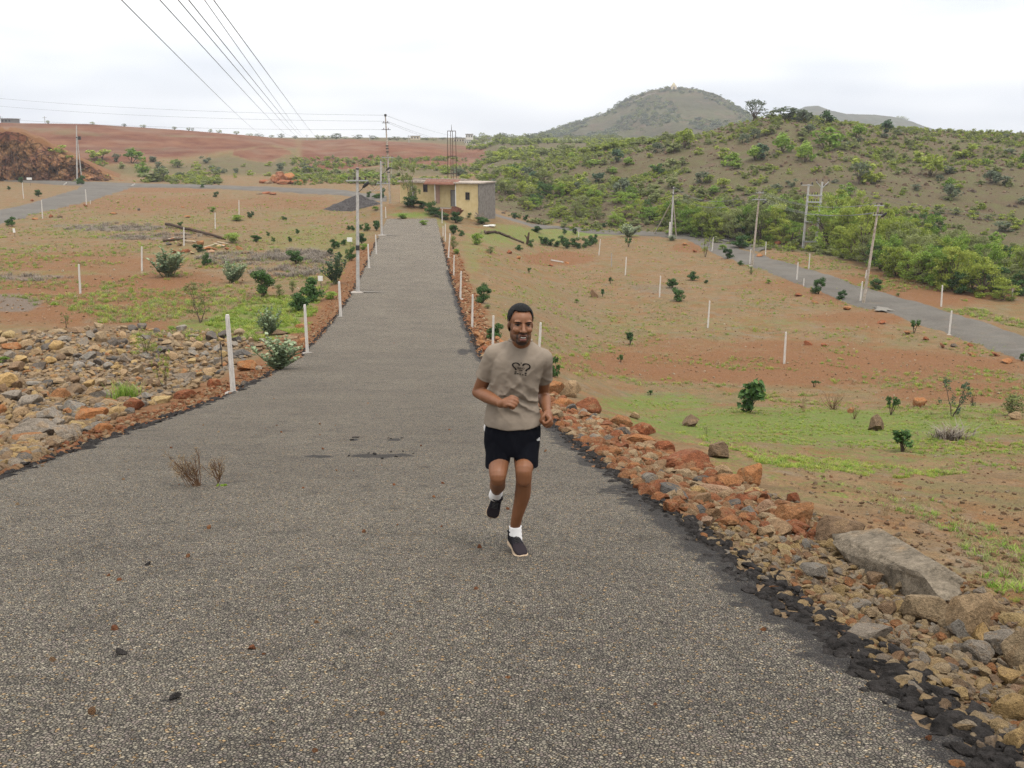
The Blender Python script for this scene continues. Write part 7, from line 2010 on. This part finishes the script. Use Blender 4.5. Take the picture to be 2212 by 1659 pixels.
# ---- fists
def fist(wr, fc, palm, thumbside, sgn):
    """five-fingered fist: fingers curl towards the palm side, thumb across them"""
    f = fc - wr; f /= np.linalg.norm(f)
    n = np.array(palm, float); n -= f * (n @ f); n /= np.linalg.norm(n)
    s = np.cross(f, n); s *= np.sign(s @ np.array(thumbside, float)) or 1
    out = [ell(wr + f * .052, (.047, .041, .021), R=np.stack([f, s, n], 1))]
    out.append(chain([wr - f * .01, wr + f * .03], [.026, .030]))
    for k, (o, l) in enumerate(((.031, .95), (.0105, 1.06), (-.0105, 1.0), (-.030, .82))):
        kn = wr + f * (.086 - .004 * abs(k - 1)) + s * o - n * .006
        p1 = kn + (f * .45 + n * .89) * .040 * l
        p2 = p1 + (-f * .85 + n * .5) * .026 * l
        p3 = p2 + (-f * .75 - n * .66) * .018 * l
        out.append(chain([wr + f * .05 + s * o * .8, kn, p1, p2, p3], [.012, .0118, .0105, .0095, .0085], 10))
    t0 = wr + f * .025 + s * .030 + n * .008
    t1 = t0 + (f * .72 + s * .42 + n * .55) * .036
    t2 = t1 + (f * .55 - s * .35 + n * .76) * .030
    t3 = t2 + (f * .1 - s * .95 + n * .2) * .024
    out.append(chain([wr + f * .02 + s * .016, t0, t1, t2, t3], [.017, .0155, .013, .0115, .0095], 10))
    return out
hands = fist(wrR, fiR, (.55, .35, -.55), (.1, -.3, 1), 1) + fist(wrL, fiL, (-.75, .35, .1), (.1, -1, .25), 1)
# ---- head
yaw, pit, rol = .16, -.10, .05
RH = np.array(Matrix.Rotation(rol, 3, 'Y') @ Matrix.Rotation(yaw, 3, 'Z') @ Matrix.Rotation(pit, 3, 'X'))
HS = 1.03
def hp(x, y, z): return HC + RH @ (np.array([x, -y, z]) * HS)      # head frame: x picture right, y forward, z up
def he(x, y, z, rx, ry, rz): return ell(hp(x, y, z), np.array([rx, ry, rz]) * HS, R=RH)
DZ = -.010
head = [he(0, -.018, .038, .076, .093, .083), he(0, .018, -.02, .064, .076, .085), he(0, .032, .03, .062, .064, .06), he(0, .048, -.094, .040, .041, .033), he(0, .030, -.070, .056, .056, .046),
        he(.043, .008, -.060, .022, .044, .045), he(-.043, .008, -.060, .022, .044, .045), he(.036, .068, -.020 + DZ, .025, .022, .021), he(-.036, .068, -.020 + DZ, .025, .022, .021),
        he(.029, .082, .030 + DZ, .027, .013, .009), he(-.029, .082, .030 + DZ, .027, .013, .009), he(0, .086, .028 + DZ, .016, .012, .012),
        he(0, .084, -.062 + DZ, .029, .016, .022),
        chain([hp(0, .090, .018 + DZ), hp(0, .103, -.006 + DZ), hp(0, .115, -.026 + DZ)], np.array([.0085, .0105, .0135]) * HS, 12), he(.0145, .101, -.029 + DZ, .009, .010, .008), he(-.0145, .101, -.029 + DZ, .009, .010, .008),
        he(0, .0985, -.049 + DZ, .025, .008, .005), he(0, .0955, -.077 + DZ, .021, .009, .007),
        he(.071, -.018, -.010, .010, .013, .023), he(-.071, -.018, -.010, .010, .013, .023)]
bV, bF = union(body + hands + head, .0042, 3, .5)
# paint: beard, lips, lighter patches
loc = ((bV - HC) @ RH) / HS; hx, hy, hz_ = loc[:, 0], -loc[:, 1], loc[:, 2]; hr_ = hz_; hz_ = hz_ - DZ
inhead = (hz_ > -.135) & (np.abs(hx) < .11) & (hz_ < .15)
jaw = sstep(-.035, -.062, hz_) * sstep(-.02, .02, hy) * (hz_ > -.14)
must = np.exp(-((hz_ + .040) / .009) ** 2) * (1 - sstep(.024, .034, np.abs(hx))) * (hy > .07)
gote = np.exp(-((np.abs(hx) - .032) / .009) ** 2) * sstep(-.04, -.05, hz_) * (hy > .04)
chin = sstep(-.083, -.092, hz_) * (np.abs(hx) < .045) * (hy > .02)
side = sstep(.052, .064, np.abs(hx)) * sstep(.03, .0, hz_) * (hy > -.01) * (hy < .05) * (hz_ > -.11)
beard = np.clip(np.maximum.reduce([jaw * .55, must * 1.0, gote * .95, chin * .97, side * .45]), 0, 1) * inhead
lip = (np.exp(-((hz_ + .0765) / .008) ** 2) + .6 * np.exp(-((hz_ + .050) / .0045) ** 2)) * (1 - sstep(.018, .026, np.abs(hx))) * (hy > .085) * inhead
beard = beard * (1 - np.clip(lip, 0, 1))
brow_ = .0
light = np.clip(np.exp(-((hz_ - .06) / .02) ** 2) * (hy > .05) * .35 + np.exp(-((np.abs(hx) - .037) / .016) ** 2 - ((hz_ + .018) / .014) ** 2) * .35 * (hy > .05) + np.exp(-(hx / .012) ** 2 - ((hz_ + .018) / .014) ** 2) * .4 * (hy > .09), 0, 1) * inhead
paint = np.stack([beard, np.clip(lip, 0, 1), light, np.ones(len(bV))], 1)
skin = link('body', mesh_np('body', bV, bF, [M_SKIN], smooth=True, vattr={'paint': ('FLOAT_COLOR', paint)}), man)

# ---- hair: a close cap over the skull
hV, hF = union([he(0, -.020, .040, .0805, .097, .0865), he(0, .0, .05, .072, .087, .076), he(0, -.03, -.01, .077, .076, .075)], .004, 3)
l = ((hV - HC) @ RH) / HS; x_, y_, z_ = l[:, 0], -l[:, 1], l[:, 2]
nz = (fbm(x_ * 120 + 3, z_ * 120, 3) - .5) * .005
line = np.where(np.abs(x_) < .052, .080 - .010 * np.cos(x_ * 60) * 0 + .5 * np.abs(x_) ** 1.5, np.interp(np.abs(x_), [.052, .060, .068, .075, .09], [.083, .066, .036, .0, -.02]))
keep = np.where(y_ > -.002, z_ + nz > line, np.where(y_ > -.05, z_ + nz > np.interp(y_, [-.05, -.002], [-.05, .004]), z_ > -.066))
earm = (np.abs(x_) > .06) & (z_ < .026) & (y_ > -.038) & (y_ < .0)
hV = hV + normals(hV, hF) * ((fbm(x_ * 260 + 1, z_ * 260 + y_ * 200, 3) - .5) * .0045)[:, None]
hV2, hF2 = cut(hV, hF, keep & ~earm)
hair = link('hair', mesh_np('hair', hV2, hF2, [M_HAIR], smooth=True), man)
sol = hair.modifiers.new('thick', 'SOLIDIFY'); sol.thickness = .010; sol.offset = -1
# ---- face details
bodybvh = BVHTree.FromPolygons([tuple(v) for v in bV], [tuple(map(int, f)) for f in bF])
FWD = RH @ np.array([0, -1.0, 0])
def on_face(x, z, lift=.0012):
    o_ = hp(x, .2, z); o_ = hp(x, .2, z + DZ); q = bodybvh.ray_cast(Vector(o_), Vector(-FWD))
    return np.array(q[0]) + FWD * lift if q[0] is not None else hp(x, .09, z + DZ)
def strip_on_face(name, pts, w, m, lift=.0016):
    """a narrow band of hair or skin following the face; pts: (x, z), w: half widths"""
    V = []
    for (x, z), h in zip(pts, w): V += [on_face(x, z - h, lift), on_face(x, z, lift * 2.2), on_face(x, z + h, lift)]
    F = []
    for i in range(len(pts) - 1):
        for j in range(2): F.append((i * 3 + j, i * 3 + 3 + j, i * 3 + 4 + j, i * 3 + 1 + j))
    return link(name, mesh_np(name, np.array(V), F, [m], smooth=True), man)
for sg in (-1, 1):
    xs_ = np.linspace(.012, .052, 9)
    strip_on_face('eyebrow', [(sg * x, .0225 + .009 * math.sin((x - .008) / .046 * 2.4) - .003) for x in xs_], np.interp(xs_, [.012, .025, .052], [.0035, .0045, .002]), M_HAIR)
    xe = np.linspace(.018, .047, 9)
    o = strip_on_face('eye', [(sg * x, .0085 - .0006 * math.cos((x - .0325) * 100)) for x in xe], .0024 * np.sin((xe - .016) / .033 * math.pi) ** .6, M_EYEW, .0012)
    xi = np.linspace(.0255, .0405, 7)
    i_ = strip_on_face('iris', [(sg * x, .0088) for x in xi], .0042 * np.sin((xi - .0255) / .015 * math.pi) ** .5, M_IRIS, .0020)
    i_.parent = o
    strip_on_face('eyelid', [(sg * x, .0125 + .0020 * math.sin((x - .016) / .034 * math.pi)) for x in xe], np.full(9, .0024), M_HAIR, .0022)
strip_on_face('mouth', [(x, -.0635 + 10.0 * x * x) for x in np.linspace(-.0215, .0215, 13)], .0062 * np.cos(np.linspace(-1.45, 1.45, 13)) ** .5, plain('mouth', (.020, .007, .006), .5), .0014)
for k in range(6):
    x = (k - 2.5) * .0052
    V = [on_face(x - .0026, -.0605 + 10 * x * x, .0048), on_face(x + .0026, -.0605 + 10 * x * x, .0048), on_face(x + .0025, -.0660 + 10.2 * x * x, .0048), on_face(x - .0025, -.0660 + 10.2 * x * x, .0048)]
    link('tooth', mesh_np('tooth', np.array(V), [(0, 3, 2, 1)], [M_TEETH]), man)

# ---- T-shirt
ss = [(R1(779, 1497, .05), .190, .134), (R1(777, 1430, .05), .184, .126), (R1(776, 1330, .05), .172, .110), (R1(784, 1200, .045), .161, .108), (R1(800, 1060, .04), .160, .116), (R1(822, 930, .035), .166, .120), (R1(843, 820, .03), .172, .116), (R1(852, 745, .03), .156, .098), (R1(857, 690, .03), .128, .080), (R1(860, 650, .03), .094, .064), (R1(861, 615, .03), .070, .06)]
sp = [loft(dense(ss), 48, 2.5)]
for sh, el, e_, r0, r1 in ((shR, elR, .60, .070, .066), (shL, elL, .58, .067, .063)):
    sp.append(chain([sh + (np.array([.085, 0, .022]) if sh is shR else np.array([-.085, 0, .022])), sh], [.070, r0]))
    q = sh + (el - sh) * e_
    sp.append(flat_chain(np.array([sh, sh * .6 + q * .4, q]), [r0, (r0 + r1) / 2, r1], 24))
sV, sF = union(sp, .0062, 3, .5)
N_ = normals(sV, sF)
# folds: soft creases pulled between chest, elbow and waist
zrel = sV[:, 2]; zhem = ss[0][0][2]; zsh = ss[7][0][2]
h = np.clip((zrel - zhem) / (zsh - zhem), 0, 1)
xc = sV[:, 0] - np.interp(zrel, [ss[0][0][2], ss[-1][0][2]], [ss[0][0][0], ss[-1][0][0]])
fr = sstep(.0, -.5, N_[:, 1])
wob = (fbm(xc * 9 + 4, zrel * 9, 3) - .5)
ridge = lambda q: .9 - 1.8 * np.abs(np.sin(q * .5)) ** .8
f1 = ridge((xc * .85 + zrel * 1.25) * 62 + wob * 9) * np.exp(-((h - .38) / .22) ** 2) * sstep(-.10, .02, xc + .05)
f2 = ridge((-xc * 1.15 + zrel * .95) * 50 + wob * 10) * np.exp(-((h - .50) / .2) ** 2) * sstep(.10, -.06, xc)
f3 = ridge((xc * 1.2 - zrel * .8) * 42 + wob * 8 + 1) * np.exp(-((h - .80) / .16) ** 2) * .55
f4 = np.sin((xc * .6 + zrel * .5) * 70 + wob * 12) * np.exp(-((h - .12) / .13) ** 2) * .7
f5 = (fbm(xc * 22 + 9, zrel * 30, 4) - .5) * 1.6
disp = (.0085 * f1 + .0085 * f2 + .0060 * f3 + .0026 * f4 + .0034 * f5) * (.35 + .65 * fr)
# one deep crease from neck to chest and the belly pull
disp += -.010 * np.exp(-((xc - .02 + (h - .72) * .25) / .014) ** 2) * np.exp(-((h - .74) / .13) ** 2) * fr
disp += -.011 * np.exp(-((zrel - (zhem + .20 - .35 * xc)) / .014) ** 2) * np.exp(-((xc - .03) / .09) ** 2) * fr
sV = sV + N_ * disp[:, None]
sV[:, 2] += np.where(zrel < zhem + .05, (-.010 * np.cos(xc * 12) + .002 * np.sin(xc * 45)) * sstep(zhem + .05, zhem, zrel), 0)
# neck opening
ctr = R1(860, 600, .03); ax_ = neck1 - neck0; ax_ /= np.linalg.norm(ax_)
nh = R1(861, 640, .03)
rel = sV - nh
e_ = (rel[:, 0] / .068) ** 2 + ((rel[:, 1] - .012) / .070) ** 2
front_drop = np.where(rel[:, 1] < .01, .052, -.004)
keep = ~((e_ < 1.0) & (rel[:, 2] > -front_drop))
sV2, sF2 = cut(sV, sF, keep)
# open the hem and the cuffs: drop the flat end caps
Nn = normals(sV2, sF2)
shirt = link('tshirt', mesh_np('tshirt', sV2, sF2, [M_SHIRT], smooth=True), man)
shirtbvh = BVHTree.FromPolygons([tuple(v) for v in sV], [tuple(map(int, f)) for f in sF])
bodytop = BVHTree.FromPolygons([tuple(v) for v in sV2], [tuple(map(int, f)) for f in sF2])
# collar rib along the cut edge of the neck
from collections import Counter
ec = Counter(tuple(sorted((int(f[i]), int(f[(i + 1) % 4])))) for f in sF2 for i in range(4))
bv = np.unique([v for e, c in ec.items() if c == 1 for v in e])
bp = sV2[bv]; rel = bp - nh
sel = (np.hypot(rel[:, 0], rel[:, 1]) < .10) & (rel[:, 2] > -.10); bp = bp[sel]
ang = np.arctan2(bp[:, 1] - nh[1] - .012, bp[:, 0] - nh[0])
ring = []
for a_ in np.linspace(-math.pi, math.pi, 49)[:-1]:
    dlt = np.abs((ang - a_ + math.pi) % (2 * math.pi) - math.pi); w_ = np.exp(-(dlt / .12) ** 2)
    ring.append((bp * w_[:, None]).sum(0) / w_.sum())
ring = np.array(ring + ring[:1]) + [0, 0, .002]
cV, cF = tube(ring, .0085, 8, caps=False)
link('collar', mesh_np('collar', cV, cF, [M_SHIRT], smooth=True), shirt)
# hem seams
for sh, el, e2, r1 in ((shR, elR, .60, .066), (shL, elL, .58, .063)):
    q = sh + (el - sh) * (e2 - .03); d = (el - sh) / np.linalg.norm(el - sh)
    V, F = tube(np.array([q - d * .006, q, q + d * .006]), np.array([r1 + .001, r1 + .0025, r1 + .001]), 28, caps=False)
    link('cuff', mesh_np('cuff', V, F, [M_SHIRT], smooth=True), shirt)

# ---- print on the chest: two question marks making a crown, and the words
ZP = 16.59                                     # photograph pixels per source pixel in the close-up the print was measured on
def pr_pt(x, y, lift=.0022):
    """point on the shirt under print coordinates measured on the photograph"""
    sx, sy = 1600 + x / ZP, 1120 + y / ZP
    r = ray(sx * .67770, sy * .67770)
    q = shirtbvh.ray_cast(Vector(-ORG), Vector(r).normalized())
    p = np.array(q[0]) if q[0] is not None else at(sx * .6777, sy * .6777, Y0 - .1) - ORG
    n = np.array(q[1]) if q[0] is not None else np.array([0, -1.0, 0])
    if n @ r > 0: n = -n
    return p + n * lift
PRINTV, PRINTF = [], []
def pr_poly(pts):
    b = len(PRINTV); PRINTV.extend(pr_pt(*q) for q in pts); PRINTF.append(tuple(range(b, b + len(pts))))
def pr_band(pts, ws):
    pts = np.array(pts, float); k = 6
    t = np.linspace(0, len(pts) - 1, (len(pts) - 1) * k + 1)
    Pe = np.concatenate([[2 * pts[0] - pts[1]], pts, [2 * pts[-1] - pts[-2]]]); Q = []
    for s in t:
        i = min(int(s), len(pts) - 2); f = s - i; p0, p1, p2, p3 = Pe[i:i + 4]
        Q.append(.5 * (2 * p1 + (p2 - p0) * f + (2 * p0 - 5 * p1 + 4 * p2 - p3) * f ** 2 + (3 * p1 - p0 - 3 * p2 + p3) * f ** 3))
    Q = np.array(Q); w = np.interp(t, np.arange(len(pts)), ws)
    T = np.gradient(Q, axis=0); T /= np.linalg.norm(T, axis=1, keepdims=True); Nv = np.stack([-T[:, 1], T[:, 0]], 1)
    A, B = Q + Nv * w[:, None], Q - Nv * w[:, None]
    for i in range(len(Q) - 1): pr_poly([A[i], B[i], B[i + 1], A[i + 1]])
pr_band([(935, 745), (870, 655), (740, 612), (610, 645), (565, 720), (620, 815), (705, 905), (738, 985)], [42, 36, 24, 34, 42, 36, 38, 46])
pr_band([(1090, 755), (1160, 680), (1270, 660), (1400, 695), (1475, 790), (1440, 890), (1320, 955), (1260, 1045)], [46, 42, 26, 28, 38, 40, 38, 46])
for x0, y0, x1, y1 in [(668, 1050, 768, 1110), (655, 1148, 752, 1200), (775, 1148, 880, 1203), (945, 1132, 990, 1180), (930, 1190, 990, 1250), (1062, 1205, 1150, 1262), (1195, 1120, 1305, 1188), (1195, 1218, 1292, 1275)]:
    pr_poly([(x0, y0), (x1, y0 + 6), (x1, y1 + 6), (x0, y1)])
st_ = [(1018 + (48 if k % 2 == 0 else 18) * math.sin(k * math.pi / 5), 618 - (48 if k % 2 == 0 else 18) * math.cos(k * math.pi / 5)) for k in range(10)]
for k in range(10): pr_poly([(1018, 618), st_[k], st_[(k + 1) % 10]])
def pr_text(body, cx, cy, hgt, tilt=.0):
    cu = bpy.data.curves.new('txt', 'FONT'); cu.body = body; cu.align_x = 'CENTER'; cu.resolution_u = 2; cu.offset = .012
    o = bpy.data.objects.new('txt', cu); COL.objects.link(o)
    dg = bpy.context.evaluated_depsgraph_get(); me = o.evaluated_get(dg).to_mesh()
    b = len(PRINTV); vs = [v.co[:] for v in me.vertices]; fs = [tuple(p.vertices) for p in me.polygons]
    for v in vs: PRINTV.append(pr_pt(cx + v[0] * hgt * 1.5 , cy - v[1] * hgt * 1.4 + v[0] * hgt * tilt))
    PRINTF.extend(tuple(i + b for i in f) for f in fs)
    o.evaluated_get(dg).to_mesh_clear(); bpy.data.objects.remove(o); bpy.data.curves.remove(cu)
pr_text('WHO', 1005, 935, 100, .12); pr_text('AM', 1005, 1035, 76, .10)
link('print', mesh_np('print', np.array(PRINTV), PRINTF, [M_PRINT]), shirt)

# ---- shorts
c_ = R2(612, 150, .05)
shp = [loft(dense([(R2(606, 470, .05), .178, .118), (R2(606, 380, .05), .186, .124), (R2(610, 260, .05), .187, .122), (R2(614, 150, .05), .178, .114), (R2(614, 90, .05), .16, .10)]), 40, 2.4)]
def short_leg(hip, hem, wh, dh):
    sec = []
    for f in np.linspace(0, 1, 9): 
        p = hip * (1 - f) + hem * f
        sec.append((p, .098 + (wh - .098) * f, .112 + (dh - .112) * f))
    V, F = loft(sec[::-1], 36, 2.3)
    return V, F
hemR, hemL = R2(450, 585, .0), R2(758, 580, .0)
shp.append(short_leg(R2(480, 330, .05), hemR, .079, .098)); shp.append(short_leg(R2(745, 330, .05), hemL, .077, .098))
oV, oF = union(shp, .006, 3)
on = normals(oV, oF)
oV = oV + on * ((fbm(oV[:, 0] * 14 + 2, oV[:, 2] * 8, 4) - .5) * .018)[:, None]
oV[:, 2] += np.where(oV[:, 2] < hemR[2] + .03, -.012 * np.abs(oV[:, 0] - (hemR[0] + hemL[0]) / 2) / .1, 0)
shorts = link('shorts', mesh_np('shorts', oV, oF, [M_SHORT], smooth=True), man)
obvh = BVHTree.FromPolygons([tuple(v) for v in oV], [tuple(map(int, f)) for f in oF])
def on_shorts(zx, zy, lift=.003):
    r = ray(982.7 + .20425 * zx, 881.0 + .20425 * zy); q = obvh.ray_cast(Vector(-ORG), Vector(r).normalized())
    if q[0] is None: return R2(zx, zy, -.05)
    n = np.array(q[1]); n = -n if n @ r > 0 else n
    return np.array(q[0]) + n * lift
# three-bar mark on the thigh
LV, LF = [], []
for (x0, x1, hb) in ((866, 874, 14), (877, 885, 26), (888, 896, 36)):
    b = len(LV); LV += [on_shorts(x0, 346), on_shorts(x1, 347), on_shorts(x1 - 4, 347 - hb), on_shorts(x0 - 4, 346 - hb)]; LF.append((b, b + 1, b + 2, b + 3))
link('logo', mesh_np('logo', np.array(LV), LF, [M_WHITEC]), shorts)
# white flash of the side pocket
SV, SF = [], []
zs_ = np.linspace(150, 245, 9)
for z in zs_:
    p = R2(300, z, .05); xs = float(np.interp(z, [150, 200, 245], [313, 302, 306]))
    a = R2(xs + 7, z, .05); SV += [a + [.004, -.022, 0], a + [-.003, .0, 0], a + [.004, .022, 0]]
for i in range(8):
    for j in range(2): SF.append((i * 3 + j, i * 3 + j + 1, i * 3 + 4 + j, i * 3 + 3 + j))
st = link('side_stripe', mesh_np('side_stripe', np.array(SV), SF, [M_WHITEC], smooth=True), shorts)
st.modifiers.new('thick', 'SOLIDIFY').thickness = .006

# ---- socks and shoes
def shoe(heel, toe, up, ank, scale=1.0):
    f = toe - heel; L = np.linalg.norm(f); f /= L
    up = np.array(up, float); up -= f * (up @ f); up /= np.linalg.norm(up); s = np.cross(up, f)
    def P(t, w, h): return heel + f * L * t + s * w + up * h
    n = 24; a = np.arange(n) * 2 * math.pi / n
    def ring_loft(sec):
        V = []
        for t, w, h0, h1 in sec:
            ex, ey = np.sign(np.cos(a)) * np.abs(np.cos(a)) ** .75, np.sign(np.sin(a)) * np.abs(np.sin(a)) ** .8
            h1 = h1 * (1.16 if h1 > .03 else 1.0)
            V += [P(t, w * x, (h0 + h1) / 2 + (h1 - h0) / 2 * y) for x, y in zip(ex, ey)]
        k = len(sec); F = [(i * n + j, i * n + (j + 1) % n, (i + 1) * n + (j + 1) % n, (i + 1) * n + j) for i in range(k - 1) for j in range(n)]
        F.append(tuple(range(n - 1, -1, -1))); F.append(tuple((k - 1) * n + j for j in range(n)))
        return np.array(V), F
    up_ = ring_loft([(.02, .020, .02, .07), (.05, .030, .018, .088), (.15, .036, .018, .095), (.28, .037, .018, .092), (.42, .038, .018, .078), (.56, .042, .018, .064), (.70, .046, .018, .052), (.84, .044, .018, .042), (.94, .034, .018, .034), (.985, .020, .02, .028)])
    uV, uF = union([up_], .004, 4)
    so_ = ring_loft([(.0, .022, 0, .024), (.04, .034, 0, .028), (.2, .037, 0, .026), (.45, .036, .003, .024), (.7, .050, 0, .024), (.86, .048, .002, .024), (.96, .036, .006, .028), (1.0, .020, .010, .028)])
    soV, soF = union([so_], .004, 2)
    tt_ = ((uV - heel) @ f) / L
    o = link('shoe', mesh_np('shoe', uV, uF, [M_SHOE, M_SHOEP], smooth=True, midx=(tt_[np.asarray(uF)].mean(1) > .60).astype(int)), man)
    link('sole', mesh_np('sole', soV, soF, [M_SOLE], smooth=True), o)
    # tongue tab, laces
    m = MB(); 
    for k in range(5):
        t = .36 + .055 * k; hgt = np.interp(t, [.28, .42, .56, .7], [.109, .093, .076, .062]) + .001
        m.tube(np.array([P(t, -.02, hgt - .006), P(t + .012, 0, hgt + .002), P(t, .02, hgt - .006)]), .0028, 5)
    m.build('lace', M_DARK, o)
    m = MB(); c = P(.27, 0, .112); m.box(c, (.018, .012, .004), R=np.stack([s, f, up], 1)); m.build('tab', M_WHITEC, o)
    # collar of the shoe
    r = np.array([P(.16 + .13 * math.cos(q), .034 * math.sin(q), .110 + .008 * math.cos(q)) for q in np.linspace(0, 2 * math.pi, 25)])
    V, F = tube(r, .007, 8, caps=False); link('collar', mesh_np('collar', V, F, [M_SHOE], smooth=True), o)
    return f, s, up
hlL = R2(592, 1415, .10); toL = R2(722, 1535, -.13)
hlL[2] = max(0.010, .012); toL[2] = .002
shoe(hlL, toL, (0, 0, 1), ankL)
shoe(heelR, toeR, np.cross(np.cross(toeR - heelR, np.array([0, -1.0, .15])), toeR - heelR), ankR)
def sock(a, b, r0, r1):
    n = 9; P = np.linspace(a, b, n)
    r = np.interp(np.linspace(0, 1, n), [0, 1], [r0, r1]) + .0022 * np.cos(np.arange(n) * math.pi)
    V, F = tube(P, r, 24); link('sock', mesh_np('sock', V, F, [M_WHITEC], smooth=True), man)
dL = (kneeL - ankL) / np.linalg.norm(kneeL - ankL)
sock(ankL + [.008, -.024, -.078], ankL + dL * .033, .0435, .041)
dR = (kneeR - ankR) / np.linalg.norm(kneeR - ankR)
sock(ankR - dR * .02 + (toeR - heelR) * .16, ankR + dR * .04, .045, .041)
# ring on the finger
rg = MB(); q = wrL + (fiL - wrL) * 1.35; 
tag(man, 'man in beige T-shirt, black shorts and black running shoes jogging down the road', 'person')
# ------------------------------------------------------------------ haze
def haze_box():
    t = NT('haze air')
    v = t.n('ShaderNodeVolumePrincipled')
    v.inputs['Color'].default_value = (.93, .95, 1.0, 1)
    v.inputs['Density'].default_value = HAZE
    v.inputs['Anisotropy'].default_value = 0.2
    t.l(v.outputs[0], t.out.inputs['Volume'])
    mb = MB(); mb.box((0, 1315, 45), (5400, 2930, 124))
    o = mb.build('haze', t.m)
    tag(o, kind='stuff')
label_by_landmark(PLANTS, marks_plant)
label_by_landmark(TREES, marks_plant)
label_by_landmark(SHRUBS, marks_plant)
label_by_landmark(SKY, marks_plant)
HAZE = 0.00021
haze_box()
